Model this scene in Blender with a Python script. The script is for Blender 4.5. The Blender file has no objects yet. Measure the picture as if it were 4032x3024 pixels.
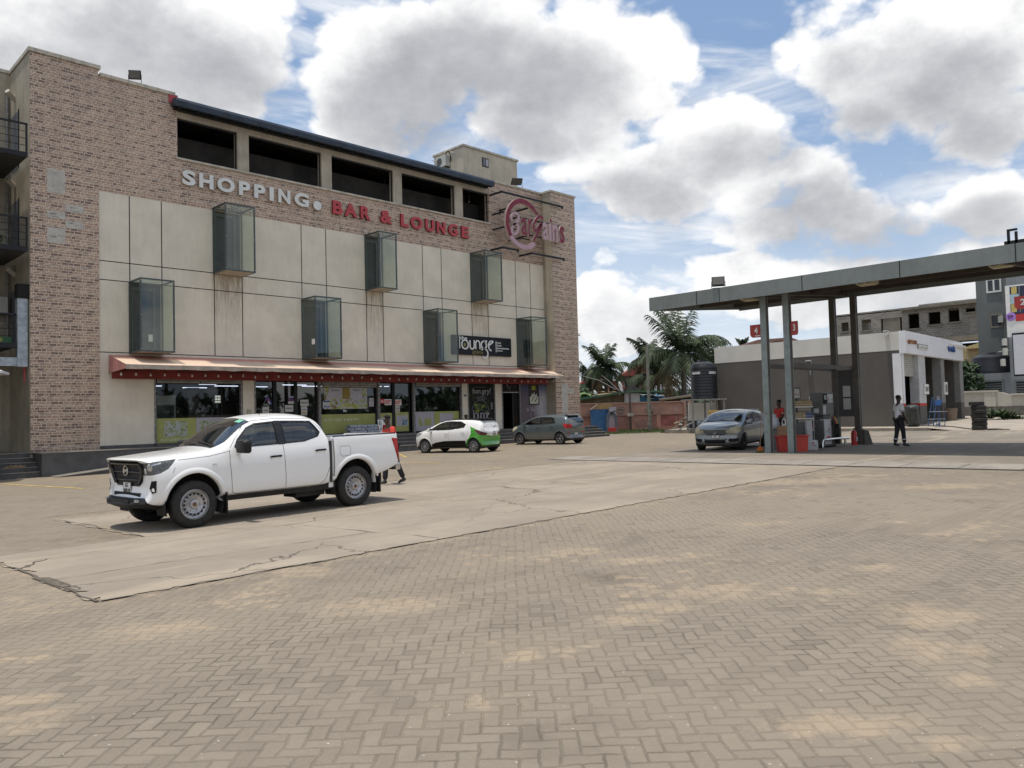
import bpy, bmesh, math, random
from mathutils import Vector, Matrix
from mathutils.bvhtree import BVHTree
from math import sin, cos, pi, radians, sqrt, atan2
random.seed(7)
SC = bpy.context.scene
COL = SC.collection
# ------------------------------------------------------------------ camera
CAMP = Vector((-7.7287, -31.9344, 1.65))
CR = Vector((0.70807008, -0.70564746, -0.02642785))
CU = Vector((-0.00960981, -0.04705152, 0.99884624))
CF = Vector((0.70607678, 0.70699917, 0.04009691))
FPX = 3116.8
cd = bpy.data.cameras.new('camera'); cam = bpy.data.objects.new('camera', cd); COL.objects.link(cam)
m3 = Matrix((CR, CU, -CF)).transposed()
cam.matrix_world = Matrix.Translation(CAMP) @ m3.to_4x4()
cd.sensor_fit = 'HORIZONTAL'; cd.sensor_width = 36; cd.lens = 36 * FPX / 4032
cd.clip_start = 0.1; cd.clip_end = 3000
SC.camera = cam
# ------------------------------------------------------------------ light
SUN_D = Vector((0.115, -0.035, -1)).normalized()      # direction the light travels
sl = bpy.data.lights.new('sun', 'SUN'); so = bpy.data.objects.new('sun', sl); COL.objects.link(so)
sl.energy = 2.7; sl.angle = radians(1.6); sl.color = (1.0, 0.93, 0.82)
so.rotation_euler = SUN_D.to_track_quat('-Z', 'Y').to_euler(); so.location = (0, 0, 60)
SC.view_settings.view_transform = 'Standard'; SC.view_settings.look = 'None'
SC.view_settings.exposure = 0.40; SC.view_settings.gamma = 1.0
SC.view_settings.use_curve_mapping = False

# ------------------------------------------------------------------ node helper
class NT:
    def __init__(s, tree): s.t = tree; s.n = tree.nodes; s.l = tree.links
    def node(s, ty, **kw):
        n = s.n.new(ty)
        for k, v in kw.items():
            if k.startswith('i_'):
                key = k[2:]
                key = int(key) if key.isdigit() else key.replace('_', ' ')
                sock = n.inputs[key]
                if hasattr(v, 'is_linked') or isinstance(v, bpy.types.NodeSocket): s.l.new(v, sock)
                else: sock.default_value = v
            else: setattr(n, k, v)
        return n
    def m(s, op, a, b=None, c=None, clamp=False):
        n = s.n.new('ShaderNodeMath'); n.operation = op; n.use_clamp = clamp
        for i, v in enumerate((a, b, c)):
            if v is None: continue
            if isinstance(v, bpy.types.NodeSocket): s.l.new(v, n.inputs[i])
            else: n.inputs[i].default_value = v
        return n.outputs[0]
    def vm(s, op, a, b=None, out=0):
        n = s.n.new('ShaderNodeVectorMath'); n.operation = op
        for i, v in enumerate((a, b)):
            if v is None: continue
            if isinstance(v, bpy.types.NodeSocket): s.l.new(v, n.inputs[i])
            else: n.inputs[i].default_value = v
        return n.outputs[out]
    def sep(s, v): n = s.node('ShaderNodeSeparateXYZ', i_0=v); return n.outputs
    def comb(s, x, y, z):
        n = s.n.new('ShaderNodeCombineXYZ')
        for i, v in enumerate((x, y, z)):
            if isinstance(v, bpy.types.NodeSocket): s.l.new(v, n.inputs[i])
            else: n.inputs[i].default_value = v
        return n.outputs[0]
    def mix(s, f, a, b):
        n = s.n.new('ShaderNodeMix'); n.data_type = 'RGBA'
        for i, v in ((0, f), (6, a), (7, b)):
            if isinstance(v, bpy.types.NodeSocket): s.l.new(v, n.inputs[i])
            else: n.inputs[i].default_value = (v if i == 0 else (tuple(v) + (1,))[:4])
        return n.outputs[2]
    def noise(s, vec, scale, detail=4, rough=0.55, dist=0.0, out='Fac'):
        n = s.node('ShaderNodeTexNoise'); s.l.new(vec, n.inputs['Vector'])
        n.inputs['Scale'].default_value = scale; n.inputs['Detail'].default_value = detail
        n.inputs['Roughness'].default_value = rough; n.inputs['Distortion'].default_value = dist
        return n.outputs[out]
    def ss(s, v, a, b, lo=0.0, hi=1.0):
        n = s.n.new('ShaderNodeMapRange'); n.interpolation_type = 'SMOOTHSTEP'
        s.l.new(v, n.inputs[0])
        for i, x in enumerate((a, b, lo, hi)): n.inputs[i + 1].default_value = x
        return n.outputs[0]

MATS = {}
def newmat(name):
    m = bpy.data.materials.new(name); m.use_nodes = True; MATS[name] = m
    N = NT(m.node_tree); b = m.node_tree.nodes['Principled BSDF']
    return m, N, b
def mat(name, col, rough=0.6, metal=0.0, var=0.12, scale=3.0, bump=0.0, spec=0.5, streak=0.0, dirt=None, coat=0.0, emit=0.0, fine=0.0):
    """plain procedural material: base colour broken up by two noises, optional vertical streaks"""
    if name in MATS: return MATS[name]
    m, N, b = newmat(name)
    tc = N.node('ShaderNodeTexCoord').outputs['Object']
    c = tuple(col)
    n1 = N.noise(tc, scale, 5, 0.6)
    f = N.ss(n1, 0.3, 0.7)
    lo = tuple(max(0, x * (1 - var)) for x in c); hi = tuple(min(1, x * (1 + var)) for x in c)
    cc = N.mix(f, lo, hi)
    if fine:
        n3 = N.noise(tc, scale * 14, 3, 0.7)
        cc = N.mix(N.ss(n3, 0.35, 0.65), N.mix(fine, cc, (0, 0, 0)), cc)
    if streak:
        sc = N.vm('MULTIPLY', tc, (2.2, 2.2, 0.14))
        n2 = N.noise(sc, 2.6, 5, 0.65)
        cc = N.mix(N.m('MULTIPLY', N.ss(n2, 0.48, 0.78), streak), cc, dirt or tuple(x * 0.35 for x in c))
    N.l.new(cc, b.inputs['Base Color'])
    b.inputs['Roughness'].default_value = rough; b.inputs['Metallic'].default_value = metal
    b.inputs['Specular IOR Level'].default_value = spec
    if coat: b.inputs['Coat Weight'].default_value = coat; b.inputs['Coat Roughness'].default_value = 0.04
    if emit:
        b.inputs['Emission Color'].default_value = c + (1,); b.inputs['Emission Strength'].default_value = emit
    if bump:
        bn = N.node('ShaderNodeBump'); bn.inputs['Strength'].default_value = bump; bn.inputs['Distance'].default_value = 0.02
        N.l.new(N.noise(tc, scale * 6, 6, 0.65), bn.inputs['Height']); N.l.new(bn.outputs[0], b.inputs['Normal'])
    return m
def glassmat(name, tint, ref=0.12, rough=0.02, refcol=(1, 1, 1)):
    m, N, b = newmat(name)
    N.n.remove(b)
    out = N.n['Material Output']
    tr = N.node('ShaderNodeBsdfTransparent'); tr.inputs[0].default_value = tuple(tint) + (1,)
    gl = N.node('ShaderNodeBsdfGlossy'); gl.inputs['Roughness'].default_value = rough; gl.inputs[0].default_value = tuple(refcol) + (1,)
    fr = N.node('ShaderNodeFresnel'); fr.inputs[0].default_value = 1.5
    geo = N.node('ShaderNodeNewGeometry')
    fr2 = N.m('MULTIPLY', fr.outputs[0], N.m('SUBTRACT', 1.0, geo.outputs['Backfacing']))
    fac = N.m('ADD', N.m('MULTIPLY', fr2, 0.9), ref * 0.4, clamp=True)
    mx = N.node('ShaderNodeMixShader'); N.l.new(fac, mx.inputs[0]); N.l.new(tr.outputs[0], mx.inputs[1]); N.l.new(gl.outputs[0], mx.inputs[2])
    N.l.new(mx.outputs[0], out.inputs[0])
    return m

# ------------------------------------------------------------------ sky
def build_world():
    w = bpy.data.worlds.new('World'); SC.world = w; w.use_nodes = True
    N = NT(w.node_tree); N.n.clear()
    out = N.node('ShaderNodeOutputWorld'); bg = N.node('ShaderNodeBackground')
    sky = N.node('ShaderNodeTexSky'); sky.sky_type = 'NISHITA'; sky.sun_disc = False
    el = math.asin(-SUN_D.z); sky.sun_elevation = el
    sky.sun_rotation = atan2(-SUN_D.x, -SUN_D.y); sky.air_density = 1.0; sky.dust_density = 1.4; sky.altitude = 50
    skc = N.vm('SCALE', sky.outputs[0]); N.n[-1].inputs['Scale'].default_value = 0.11
    # world-fixed direction coordinates of the north-east part of the sky
    d = N.vm('NORMALIZE', N.node('ShaderNodeTexCoord').outputs['Generated'])
    rx = N.vm('DOT_PRODUCT', d, (0.70768, -0.70653, 0), out=1); fx = N.vm('DOT_PRODUCT', d, (0.70653, 0.70768, 0), out=1)
    dz = N.sep(d)[2]
    fxa = N.m('MAXIMUM', fx, 0.15)
    u = N.m('DIVIDE', rx, fxa); v = N.m('DIVIDE', dz, fxa)
    p3 = N.vm('MULTIPLY', d, (1, 1, 1.5))
    warp = N.noise(p3, 3.2, 3, 0.5, out='Color')
    wx = N.sep(warp)
    uw = N.m('ADD', u, N.m('MULTIPLY', N.m('SUBTRACT', wx[0], 0.5), 0.22))
    vw = N.m('ADD', v, N.m('MULTIPLY', N.m('SUBTRACT', wx[1], 0.5), 0.15))
    def billow(vec):
        n = N.node('ShaderNodeTexVoronoi', feature='F1'); N.l.new(N.vm('ADD', vec, N.vm('MULTIPLY', N.noise(vec, 14.0, 4, 0.6, out='Color'), (.045, .045, .045))), n.inputs['Vector'])
        n.inputs['Scale'].default_value = 8.5; n.inputs['Detail'].default_value = 3.0; n.inputs['Roughness'].default_value = 0.58; n.normalize = True
        return N.m('SUBTRACT', 1.0, N.m('MULTIPLY', n.outputs['Distance'], 1.35))
    big = N.m('ADD', N.m('MULTIPLY', billow(p3), 0.62), N.m('MULTIPLY', N.noise(p3, 5.0, 6, 0.62), 0.42))
    blobs = [  # photo position (2212 px frame) of each cloud mass, half sizes
        (120, 60, 560, 290), (430, 120, 230, 190), (60, 280, 420, 160),
        (880, 150, 215, 185), (1060, 60, 360, 150), (1250, 130, 230, 200), (1180, 268, 125, 105),
        (2010, 130, 360, 215), (2120, 260, 230, 110), (1870, 240, 150, 110),
        (1540, 320, 260, 105), (1400, 400, 190, 100), (1700, 420, 300, 115), (1880, 480, 300, 85), (1900, 560, 380, 60),
        (1340, 680, 190, 120), (1640, 640, 320, 90), (1950, 640, 360, 110), (2150, 450, 170, 85),
        (1650, 560, 220, 50), 
        (-700, 500, 800, 420), (2900, 420, 560, 330), (2700, 0, 300, 150), (600, -420, 500, 160), (1700, -380, 480, 180)]
    dens = None; dens2 = None
    for (x, y, a, b_) in blobs:
        bu = (x - 1106) / 1710.0; bv = (898 - 0.0265 * (x - 1106) - y) / 1710.0
        du = N.m('DIVIDE', N.m('SUBTRACT', uw, bu), a / 1710.0); dv = N.m('DIVIDE', N.m('SUBTRACT', vw, bv), b_ / 1710.0)
        q = N.m('SUBTRACT', 1.0, N.m('ADD', N.m('MULTIPLY', du, du), N.m('MULTIPLY', dv, dv)))
        sz = min(1.0, 0.30 + b_ / 260.0)
        q = N.m('MULTIPLY', q, sz)
        dens = q if dens is None else N.m('SMOOTH_MAX', dens, q, 0.16)
        if b_ > 62 and -400 < x < 2400 and y > -100:      # the thick, shaded underside sits lower and to the right in each mass
            du2 = N.m('DIVIDE', N.m('SUBTRACT', uw, bu + a * .10 / 1710), a * .92 / 1710.0); dv2 = N.m('DIVIDE', N.m('SUBTRACT', vw, bv - b_ * .34 / 1710), b_ * .88 / 1710.0)
            q2 = N.m('SUBTRACT', 1.0, N.m('ADD', N.m('MULTIPLY', du2, du2), N.m('MULTIPLY', dv2, dv2)))
            dens2 = q2 if dens2 is None else N.m('SMOOTH_MAX', dens2, q2, 0.16)
    # elsewhere on the dome: free cloud field
    free = N.m('SUBTRACT', N.m('MULTIPLY', N.noise(p3, 2.2, 6, 0.55), 3.0), 1.35)
    front = N.ss(fx, 0.28, 0.45)
    dens = N.m('ADD', N.m('MULTIPLY', dens, front), N.m('MULTIPLY', free, N.m('SUBTRACT', 1.0, front)))
    dn = N.m('ADD', dens, N.m('MULTIPLY', N.m('SUBTRACT', big, 0.56), 3.0))
    cov = N.ss(dn, 0.04, 0.40)
    wis = N.ss(N.noise(N.vm('MULTIPLY', d, (1.2, 1.2, 5.0)), 4.0, 5, 0.62, 0.6), 0.42, 0.76, 0.0, 0.80)
    low = N.ss(v, 0.02, 0.36, 0.35, 0.0)
    cov = N.m('MAXIMUM', cov, N.m('ADD', wis, N.m('MULTIPLY', low, 1.0), clamp=True))
    # cores grey, rims bright; bumps lit from above
    off = N.vm('ADD', p3, (0.012, 0.012, 0.05))
    up = N.noise(off, 6.5, 6, 0.62); dwn = N.noise(p3, 6.5, 6, 0.62)
    relief = N.m('MULTIPLY', N.m('SUBTRACT', dwn, up), 1.3)
    dens2 = N.m('ADD', N.m('MULTIPLY', dens2, front), N.m('MULTIPLY', free, N.m('SUBTRACT', 1.0, front)))
    core = N.ss(N.m('ADD', dens2, N.m('MULTIPLY', N.m('SUBTRACT', N.noise(p3, 3.4, 6, 0.58), 0.5), 2.0)), -0.20, 1.15)
    lowb = N.ss(v, 0.05, 0.30, 0.55, 1.0)
    g = N.m('SUBTRACT', 0.90, N.m('MULTIPLY', N.m('MULTIPLY', core, lowb), 0.52))
    g = N.m('ADD', g, N.m('MULTIPLY', relief, N.m('SUBTRACT', 1.0, N.m('MULTIPLY', core, 0.62))))
    g = N.m('ADD', g, N.m('MULTIPLY', N.m('SUBTRACT', N.noise(p3, 5.0, 5, 0.55), 0.5), 0.38))
    cc = N.mix(N.ss(g, 0.12, 1.0), (0.29, 0.30, 0.33), (0.82, 0.82, 0.82))
    skyb = N.mix(N.ss(v, 0.0, 0.5), (0.41, 0.52, 0.66), (0.20, 0.31, 0.50))
    skm = N.mix(0.72, skc, skyb)
    col = N.mix(cov, skm, cc)
    # bright cloud round the hidden sun overhead
    N.l.new(col, bg.inputs[0]); bg.inputs[1].default_value = 1.0
    N.l.new(bg.outputs[0], out.inputs[0])
build_world()

# ------------------------------------------------------------------ placement helpers
G0, G1 = 0.01025558, -0.00388239
def gz(x, y):
    return max(-0.45, min(0.62, G0 * (x - CAMP.x) + G1 * (y - CAMP.y)))
def ray(px, py): return CF + CR * ((px - 2016) / FPX) - CU * ((py - 1512) / FPX)
def at(px, py, d): return CAMP + ray(px, py) * d
def onY(px, py, y=0.0):
    r = ray(px, py); p = CAMP + r * ((y - CAMP.y) / r.y); return p.x, p.z
def onX(px, py, x):
    r = ray(px, py); p = CAMP + r * ((x - CAMP.x) / r.x); return p.y, p.z
def onG(px, py):
    r = ray(px, py); t = -CAMP.z / (r.z - G0 * r.x - G1 * r.y); p = CAMP + r * t
    return p

# ------------------------------------------------------------------ mesh helpers
class MB:
    def __init__(s): s.bm = bmesh.new(); s.ml = []; s.cur = 0
    def mt(s, m):
        if m not in s.ml: s.ml.append(m)
        s.cur = s.ml.index(m); return s
    def face(s, vs):
        try: f = s.bm.faces.new(vs); f.material_index = s.cur; return f
        except ValueError: return None
    def quad(s, *pts): return s.face([s.bm.verts.new(p) for p in pts])
    def box(s, x0, x1, y0, y1, z0, z1, M=None):
        v = [Vector((x, y, z)) for z in (z0, z1) for (x, y) in ((x0, y0), (x1, y0), (x1, y1), (x0, y1))]
        if M is not None: v = [M @ p for p in v]
        v = [s.bm.verts.new(p) for p in v]
        for f in ((3, 2, 1, 0), (4, 5, 6, 7), (0, 1, 5, 4), (1, 2, 6, 5), (2, 3, 7, 6), (3, 0, 4, 7)): s.face([v[i] for i in f])
        return s
    def prism(s, poly, axis, a0, a1, M=None):
        """poly 2-D; axis 'y': (x,z) extruded in y; 'x': (y,z); 'z': (x,y)"""
        def P(p, a):
            q = {'y': (p[0], a, p[1]), 'x': (a, p[0], p[1]), 'z': (p[0], p[1], a)}[axis]
            return M @ Vector(q) if M is not None else Vector(q)
        A = [s.bm.verts.new(P(p, a0)) for p in poly]; B = [s.bm.verts.new(P(p, a1)) for p in poly]
        s.face(A); s.face(B[::-1]); n = len(poly)
        for i in range(n): s.face([A[i], B[i], B[(i + 1) % n], A[(i + 1) % n]])
        return s
    def tube(s, pts, r, seg=8, cap=True, closed=False):
        pts = [Vector(p) for p in pts]; n = len(pts); rings = []
        rr = r if isinstance(r, (list, tuple)) else [r] * n
        prev = None
        for i, p in enumerate(pts):
            if closed: t = pts[(i + 1) % n] - pts[i - 1]
            else: t = (pts[min(i + 1, n - 1)] - pts[max(i - 1, 0)])
            t.normalize()
            if prev is None:
                a = Vector((0, 0, 1)) if abs(t.z) < 0.9 else Vector((1, 0, 0))
                u = t.cross(a).normalized()
            else: u = (prev - t * prev.dot(t)).normalized()
            prev = u; w = t.cross(u)
            rings.append([s.bm.verts.new(p + (u * cos(2 * pi * k / seg) + w * sin(2 * pi * k / seg)) * rr[i]) for k in range(seg)])
        for i in range(n if closed else n - 1):
            A, B = rings[i], rings[(i + 1) % n]
            for k in range(seg): s.face([A[k], A[(k + 1) % seg], B[(k + 1) % seg], B[k]])
        if cap and not closed: s.face(rings[0][::-1]); s.face(rings[-1])
        return s
    def lathe(s, prof, c=(0, 0, 0), axis='z', seg=24, M=None):
        """prof [(r, h)] revolved round axis through c"""
        rings = []
        for (r, h) in prof:
            ring = []
            for k in range(seg):
                a = 2 * pi * k / seg; x, y = r * cos(a), r * sin(a)
                p = {'z': (x, y, h), 'y': (x, h, y), 'x': (h, x, y)}[axis]
                p = Vector(p) + Vector(c)
                if M is not None: p = M @ p
                ring.append(p)
            rings.append([s.bm.verts.new(p) for p in ring] if r > 1e-6 else [s.bm.verts.new(ring[0])])
        for A, B in zip(rings, rings[1:]):
            for k in range(seg):
                a, b = A[k % len(A)], A[(k + 1) % len(A)]; c_, d = B[(k + 1) % len(B)], B[k % len(B)]
                q = []
                for v in (a, b, c_, d):
                    if v not in q: q.append(v)
                if len(q) > 2: s.face(q)
        return s
    def build(s, name, parent=None, m=None, smooth=False, bevel=0.0, loc=None, rotz=0.0):
        if m is not None and not s.ml: s.ml = [m]
        me = bpy.data.meshes.new(name)
        bmesh.ops.recalc_face_normals(s.bm, faces=s.bm.faces)
        if bevel: 
            bmesh.ops.bevel(s.bm, geom=[e for e in s.bm.edges if e.is_manifold and e.calc_face_angle(0) > 0.6], offset=bevel, segments=2, affect='EDGES', profile=0.6)
        s.bm.to_mesh(me); s.bm.free()
        for q in s.ml: me.materials.append(q)
        if smooth:
            for p in me.polygons: p.use_smooth = True
            if smooth is not True: me.set_sharp_from_angle(angle=radians(smooth))
        o = bpy.data.objects.new(name, me); COL.objects.link(o)
        if parent is not None: o.parent = parent
        if loc is not None: o.location = loc
        o.rotation_euler.z = rotz
        return o
def thing(name, label, cat, loc=(0, 0, 0), rotz=0.0, group=None):
    o = bpy.data.objects.new(name, None); COL.objects.link(o); o.location = loc; o.rotation_euler = (0, 0, rotz)
    o.empty_display_size = 0.2
    o['label'] = label; o['category'] = cat
    if group: o['group'] = group
    return o
def tag(o, label, cat, group=None):
    o['label'] = label; o['category'] = cat
    if group: o['group'] = group
    return o
def struct(o, kind='structure'): o['kind'] = kind; return o
def dup(root, loc, rotz=None, label=None, group=None):
    r = root.copy(); COL.objects.link(r); r.location = loc
    if rotz is not None: r.rotation_euler.z = rotz
    if label: r['label'] = label
    if group: r['group'] = group
    for ch in list(root.children):
        c = ch.copy(); COL.objects.link(c); c.parent = r
        for g in list(ch.children):
            d = g.copy(); COL.objects.link(d); d.parent = c
    return r
def textmesh(s, bold=0.0, shear=0.0, extr=0.0, res=4):
    cu = bpy.data.curves.new('t', 'FONT'); cu.body = s; cu.offset = bold; cu.shear = shear; cu.extrude = extr
    cu.resolution_u = res; cu.size = 1.0
    o = bpy.data.objects.new('t', cu); COL.objects.link(o)
    dg = bpy.context.evaluated_depsgraph_get(); dg.update()
    me = bpy.data.meshes.new_from_object(o.evaluated_get(dg)); bpy.data.objects.remove(o); bpy.data.curves.remove(cu)
    return me
def fit_text(mb, s, x0, x1, z0, z1, yf, depth=0.004, bold=0.0, shear=0.0, M=None, keep=False):
    """text as solid letters in the x-z plane facing -y; front face at yf"""
    me = textmesh(s, bold, shear, 0.5)
    xs = [v.co.x for v in me.vertices]; ys = [v.co.y for v in me.vertices]
    if not xs: return
    a0, a1, b0, b1 = min(xs), max(xs), min(ys), max(ys)
    sx = (x1 - x0) / (a1 - a0); sz = (z1 - z0) / (b1 - b0)
    vs = []
    for v in me.vertices:
        p = Vector((x0 + (v.co.x - a0) * sx, yf + (0.5 - v.co.z) * depth, z0 + (v.co.y - b0) * sz))
        if M is not None: p = M @ p
        vs.append(mb.bm.verts.new(p))
    for p in me.polygons: mb.face([vs[i] for i in p.vertices])
    bpy.data.meshes.remove(me)
def stroke(mb, pts, w, y0, y1, M=None, ends=True):
    """thick ribbon along 2-D (x,z) points, extruded y0..y1"""
    # smooth by Catmull-Rom
    P = [Vector((p[0], p[1])) for p in pts]; Q = []
    for i in range(len(P) - 1):
        a = P[max(i - 1, 0)]; b = P[i]; c = P[i + 1]; d = P[min(i + 2, len(P) - 1)]
        for k in range(6):
            t = k / 6
            Q.append(0.5 * ((2 * b) + (c - a) * t + (2 * a - 5 * b + 4 * c - d) * t * t + (3 * b - a - 3 * c + d) * t ** 3))
    Q.append(P[-1]); L = []; R = []
    for i, q in enumerate(Q):
        t = (Q[min(i + 1, len(Q) - 1)] - Q[max(i - 1, 0)]).normalized(); n = Vector((-t.y, t.x)) * w / 2
        L.append(q + n); R.append(q - n)
    def V(p, y):
        p = Vector((p.x, y, p.y)); return mb.bm.verts.new(M @ p if M is not None else p)
    A = [(V(l, y0), V(r, y0), V(r, y1), V(l, y1)) for l, r in zip(L, R)]
    for a, b in zip(A, A[1:]):
        for k in range(4): mb.face([a[k], b[k], b[(k + 1) % 4], a[(k + 1) % 4]])
    mb.face(list(A[0])); mb.face(list(A[-1])[::-1])
# ------------------------------------------------------------------ materials of the place
def paver_mat(name, base, alt, sand, joint, cell=0.1, rot=45, sandamt=0.5, jd=1.0, soft=0.0, patch=0.28, spots=False):
    m, N, b = newmat(name)
    tc = N.node('ShaderNodeTexCoord').outputs['Object']
    wob = N.noise(tc, 1.3, 3, 0.6, out='Color')
    tcw = N.vm('ADD', tc, N.vm('MULTIPLY', N.vm('SUBTRACT', wob, (0.5, 0.5, 0.5)), (0.10, 0.10, 0)))
    wob2 = N.noise(tc, 14.0, 3, 0.6, out='Color')
    tcw = N.vm('ADD', tcw, N.vm('MULTIPLY', N.vm('SUBTRACT', wob2, (0.5, 0.5, 0.5)), (0.022, 0.022, 0)))
    rt = N.node('ShaderNodeVectorRotate', rotation_type='Z_AXIS'); N.l.new(tcw, rt.inputs[0]); rt.inputs['Angle'].default_value = radians(rot)
    s = N.sep(N.vm('SCALE', rt.outputs[0])); N.n[-2].inputs['Scale'].default_value = 1 / cell
    u, v = s[0], s[1]
    i, j = N.m('FLOOR', u), N.m('FLOOR', v); fx, fy = N.m('SUBTRACT', u, i), N.m('SUBTRACT', v, j)
    k = N.m('FLOORED_MODULO', N.m('SUBTRACT', i, j), 4.0)
    def eq(n): return N.m('COMPARE', k, float(n), 0.3)
    k0, k1, k2, k3 = eq(0), eq(1), eq(2), eq(3)
    L = N.m('ADD', fx, k1); R = N.m('ADD', N.m('SUBTRACT', 1.0, fx), k0)
    B = N.m('ADD', fy, k2); T = N.m('ADD', N.m('SUBTRACT', 1.0, fy), k3)
    d = N.m('MINIMUM', N.m('MINIMUM', L, R), N.m('MINIMUM', B, T))
    idv = N.comb(N.m('SUBTRACT', i, k1), N.m('SUBTRACT', j, k2), 0.0)
    wn = N.node('ShaderNodeTexWhiteNoise'); N.l.new(idv, wn.inputs[0])
    nfine = N.noise(tc, 42.0, 4, 0.7)
    nmid = N.noise(tc, 5.0, 5, 0.65)
    nbig = N.noise(tc, 0.42, 5, 0.60, 0.3)
    nb2 = N.noise(tc, 0.16, 4, 0.55)
    dj = N.m('ADD', d, N.m('MULTIPLY', N.m('SUBTRACT', nfine, 0.5), 0.09))
    wear = N.ss(nmid, 0.35, 0.7)
    jm = N.m('SUBTRACT', 1.0, N.ss(dj, 0.02, 0.105))           # 1 in the joint
    jm = N.m('MULTIPLY', jm, N.m('MULTIPLY', N.m('ADD', 0.18, N.m('MULTIPLY', N.ss(N.noise(tc, 0.9, 5, 0.65), 0.38, 0.64), 0.82)), N.m('ADD', 0.35, N.m('MULTIPLY', wear, 0.65))))
    col = N.mix(N.sep(wn.outputs['Color'])[0], tuple(x * 0.90 for x in base), tuple(x * 1.08 for x in base))
    col = N.mix(N.ss(nb2, 0.42, 0.62), col, alt)
    col = N.mix(N.m('MULTIPLY', N.ss(nmid, 0.40, 0.75), 0.30), col, tuple(x * 0.72 for x in base))
    col = N.mix(N.m('MULTIPLY', N.ss(nfine, 0.3, 0.75), 0.35), col, tuple(x * 1.28 for x in base))
    col = N.mix(N.m('MULTIPLY', N.m('GREATER_THAN', N.sep(wn.outputs['Color'])[2], 0.94), 0.30), col, tuple(x * 0.55 for x in base))
    sp = None; oil = None
    if spots:
        s0 = N.sep(tc); la = N.m('MULTIPLY', N.m('SUBTRACT', s0[0], s0[1]), .70711); dp = N.m('MULTIPLY', N.m('ADD', s0[0], s0[1]), .70711)
        def blob(px, py, hw, hd):
            p = onG(px, py); d = (p - CAMP).dot(CF); a0 = (p.x - p.y) * .70711; b0 = (p.x + p.y) * .70711
            u_ = N.m('DIVIDE', N.m('SUBTRACT', la, a0), hw * d / FPX); v_ = N.m('DIVIDE', N.m('SUBTRACT', dp, b0), hd)
            return N.m('SUBTRACT', 1.0, N.m('ADD', N.m('MULTIPLY', u_, u_), N.m('MULTIPLY', v_, v_)))
        for q in [(2300, 2170, 200, .35), (2520, 2205, 240, .3), (2820, 2330, 320, .5), (2560, 2390, 260, .3), (2450, 2440, 200, .25), (1500, 2385, 380, .5), (3650, 2420, 260, .5), (3700, 2560, 220, .45), (3780, 2680, 160, .25), (3350, 2850, 420, .25), (3700, 2930, 260, .15), (90, 2830, 240, .3), (80, 2760, 200, .2), (3150, 1895, 420, .9), (3450, 2235, 120, .25), (3700, 1915, 300, .8), (1180, 2250, 200, .6), (620, 2480, 300, .4), (3250, 2330, 160, .2)]:
            b_ = blob(*q); sp = b_ if sp is None else N.m('MAXIMUM', sp, b_)
        oil = blob(2420, 2275, 150, .42)
        eg = N.m('MULTIPLY', N.ss(s0[1], -24.7, -23.75, 0.0, 1.1), N.ss(s0[0], 11.5, 12.5, 1.0, 0.0)); sp = N.m('MAXIMUM', sp, N.m('SUBTRACT', eg, .55))
        tk = N.ss(N.noise(N.vm('MULTIPLY', tc, (.12, .9, 1)), 1.3, 4, .6), .5, .66)
    # oil and damp blotches
    nd = N.noise(tc, 0.75, 5, 0.62, 0.4)
    col = N.mix(N.m('MULTIPLY', N.ss(nd, 0.54, 0.72), 0.38), col, tuple(x * 0.55 for x in base))
    if spots: col = N.mix(N.m('MULTIPLY', tk, .20), col, tuple(x * .62 for x in base))
    if spots: col = N.mix(N.m('MULTIPLY', N.ss(N.m('ADD', oil, N.m('MULTIPLY', N.m('SUBTRACT', nmid, .5), 3.0)), .1, 1.3), .62), col, tuple(x * .38 for x in base))
    col = N.mix(N.m('MULTIPLY', jm, 0.64 * jd), col, joint)
    # wind-blown sand: fills joints first, then lies in patches
    sj = N.m('MULTIPLY', N.ss(nbig, 0.46, 0.60), N.m('ADD', N.m('MULTIPLY', jm, 1.1), N.ss(N.m('ADD', nbig, N.m('MULTIPLY', N.m('SUBTRACT', nmid, 0.5), patch)), 0.60, 0.74)), clamp=True)
    if spots:
        edge = N.m('ADD', N.m('MULTIPLY', N.m('SUBTRACT', nmid, .5), 3.4), N.m('ADD', N.m('MULTIPLY', jm, .55), N.m('MULTIPLY', N.m('SUBTRACT', nfine, .5), 1.1)))
        sj = N.m('MAXIMUM', sj, N.m('MULTIPLY', N.ss(N.m('ADD', sp, edge), 0.15, 1.5), 1.15), clamp=True)
    col = N.mix(N.m('MULTIPLY', sj, sandamt), col, sand)
    # small pale chips
    vo = N.node('ShaderNodeTexVoronoi'); N.l.new(tc, vo.inputs['Vector']); vo.inputs['Scale'].default_value = 7.0
    chip = N.m('MULTIPLY', N.m('LESS_THAN', vo.outputs['Distance'], 0.055), N.m('GREATER_THAN', N.sep(vo.outputs['Color'])[0], 0.72))
    col = N.mix(N.m('MULTIPLY', chip, 0.55), col, (0.52, 0.49, 0.42))
    N.l.new(col, b.inputs['Base Color']); b.inputs['Roughness'].default_value = 0.86; b.inputs['Specular IOR Level'].default_value = 0.3
    tilt = N.m('MULTIPLY', N.sep(wn.outputs['Color'])[1], 0.5)
    h = N.m('ADD', N.m('MULTIPLY', N.ss(dj, 0.0, 0.13), 1.0), N.m('ADD', N.m('MULTIPLY', nfine, 0.35), tilt))
    h = N.m('SUBTRACT', h, N.m('MULTIPLY', sj, 0.4))
    bn = N.node('ShaderNodeBump'); bn.inputs['Strength'].default_value = 0.75; bn.inputs['Distance'].default_value = 0.009
    N.l.new(h, bn.inputs['Height']); N.l.new(bn.outputs[0], b.inputs['Normal'])
    return m
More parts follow.
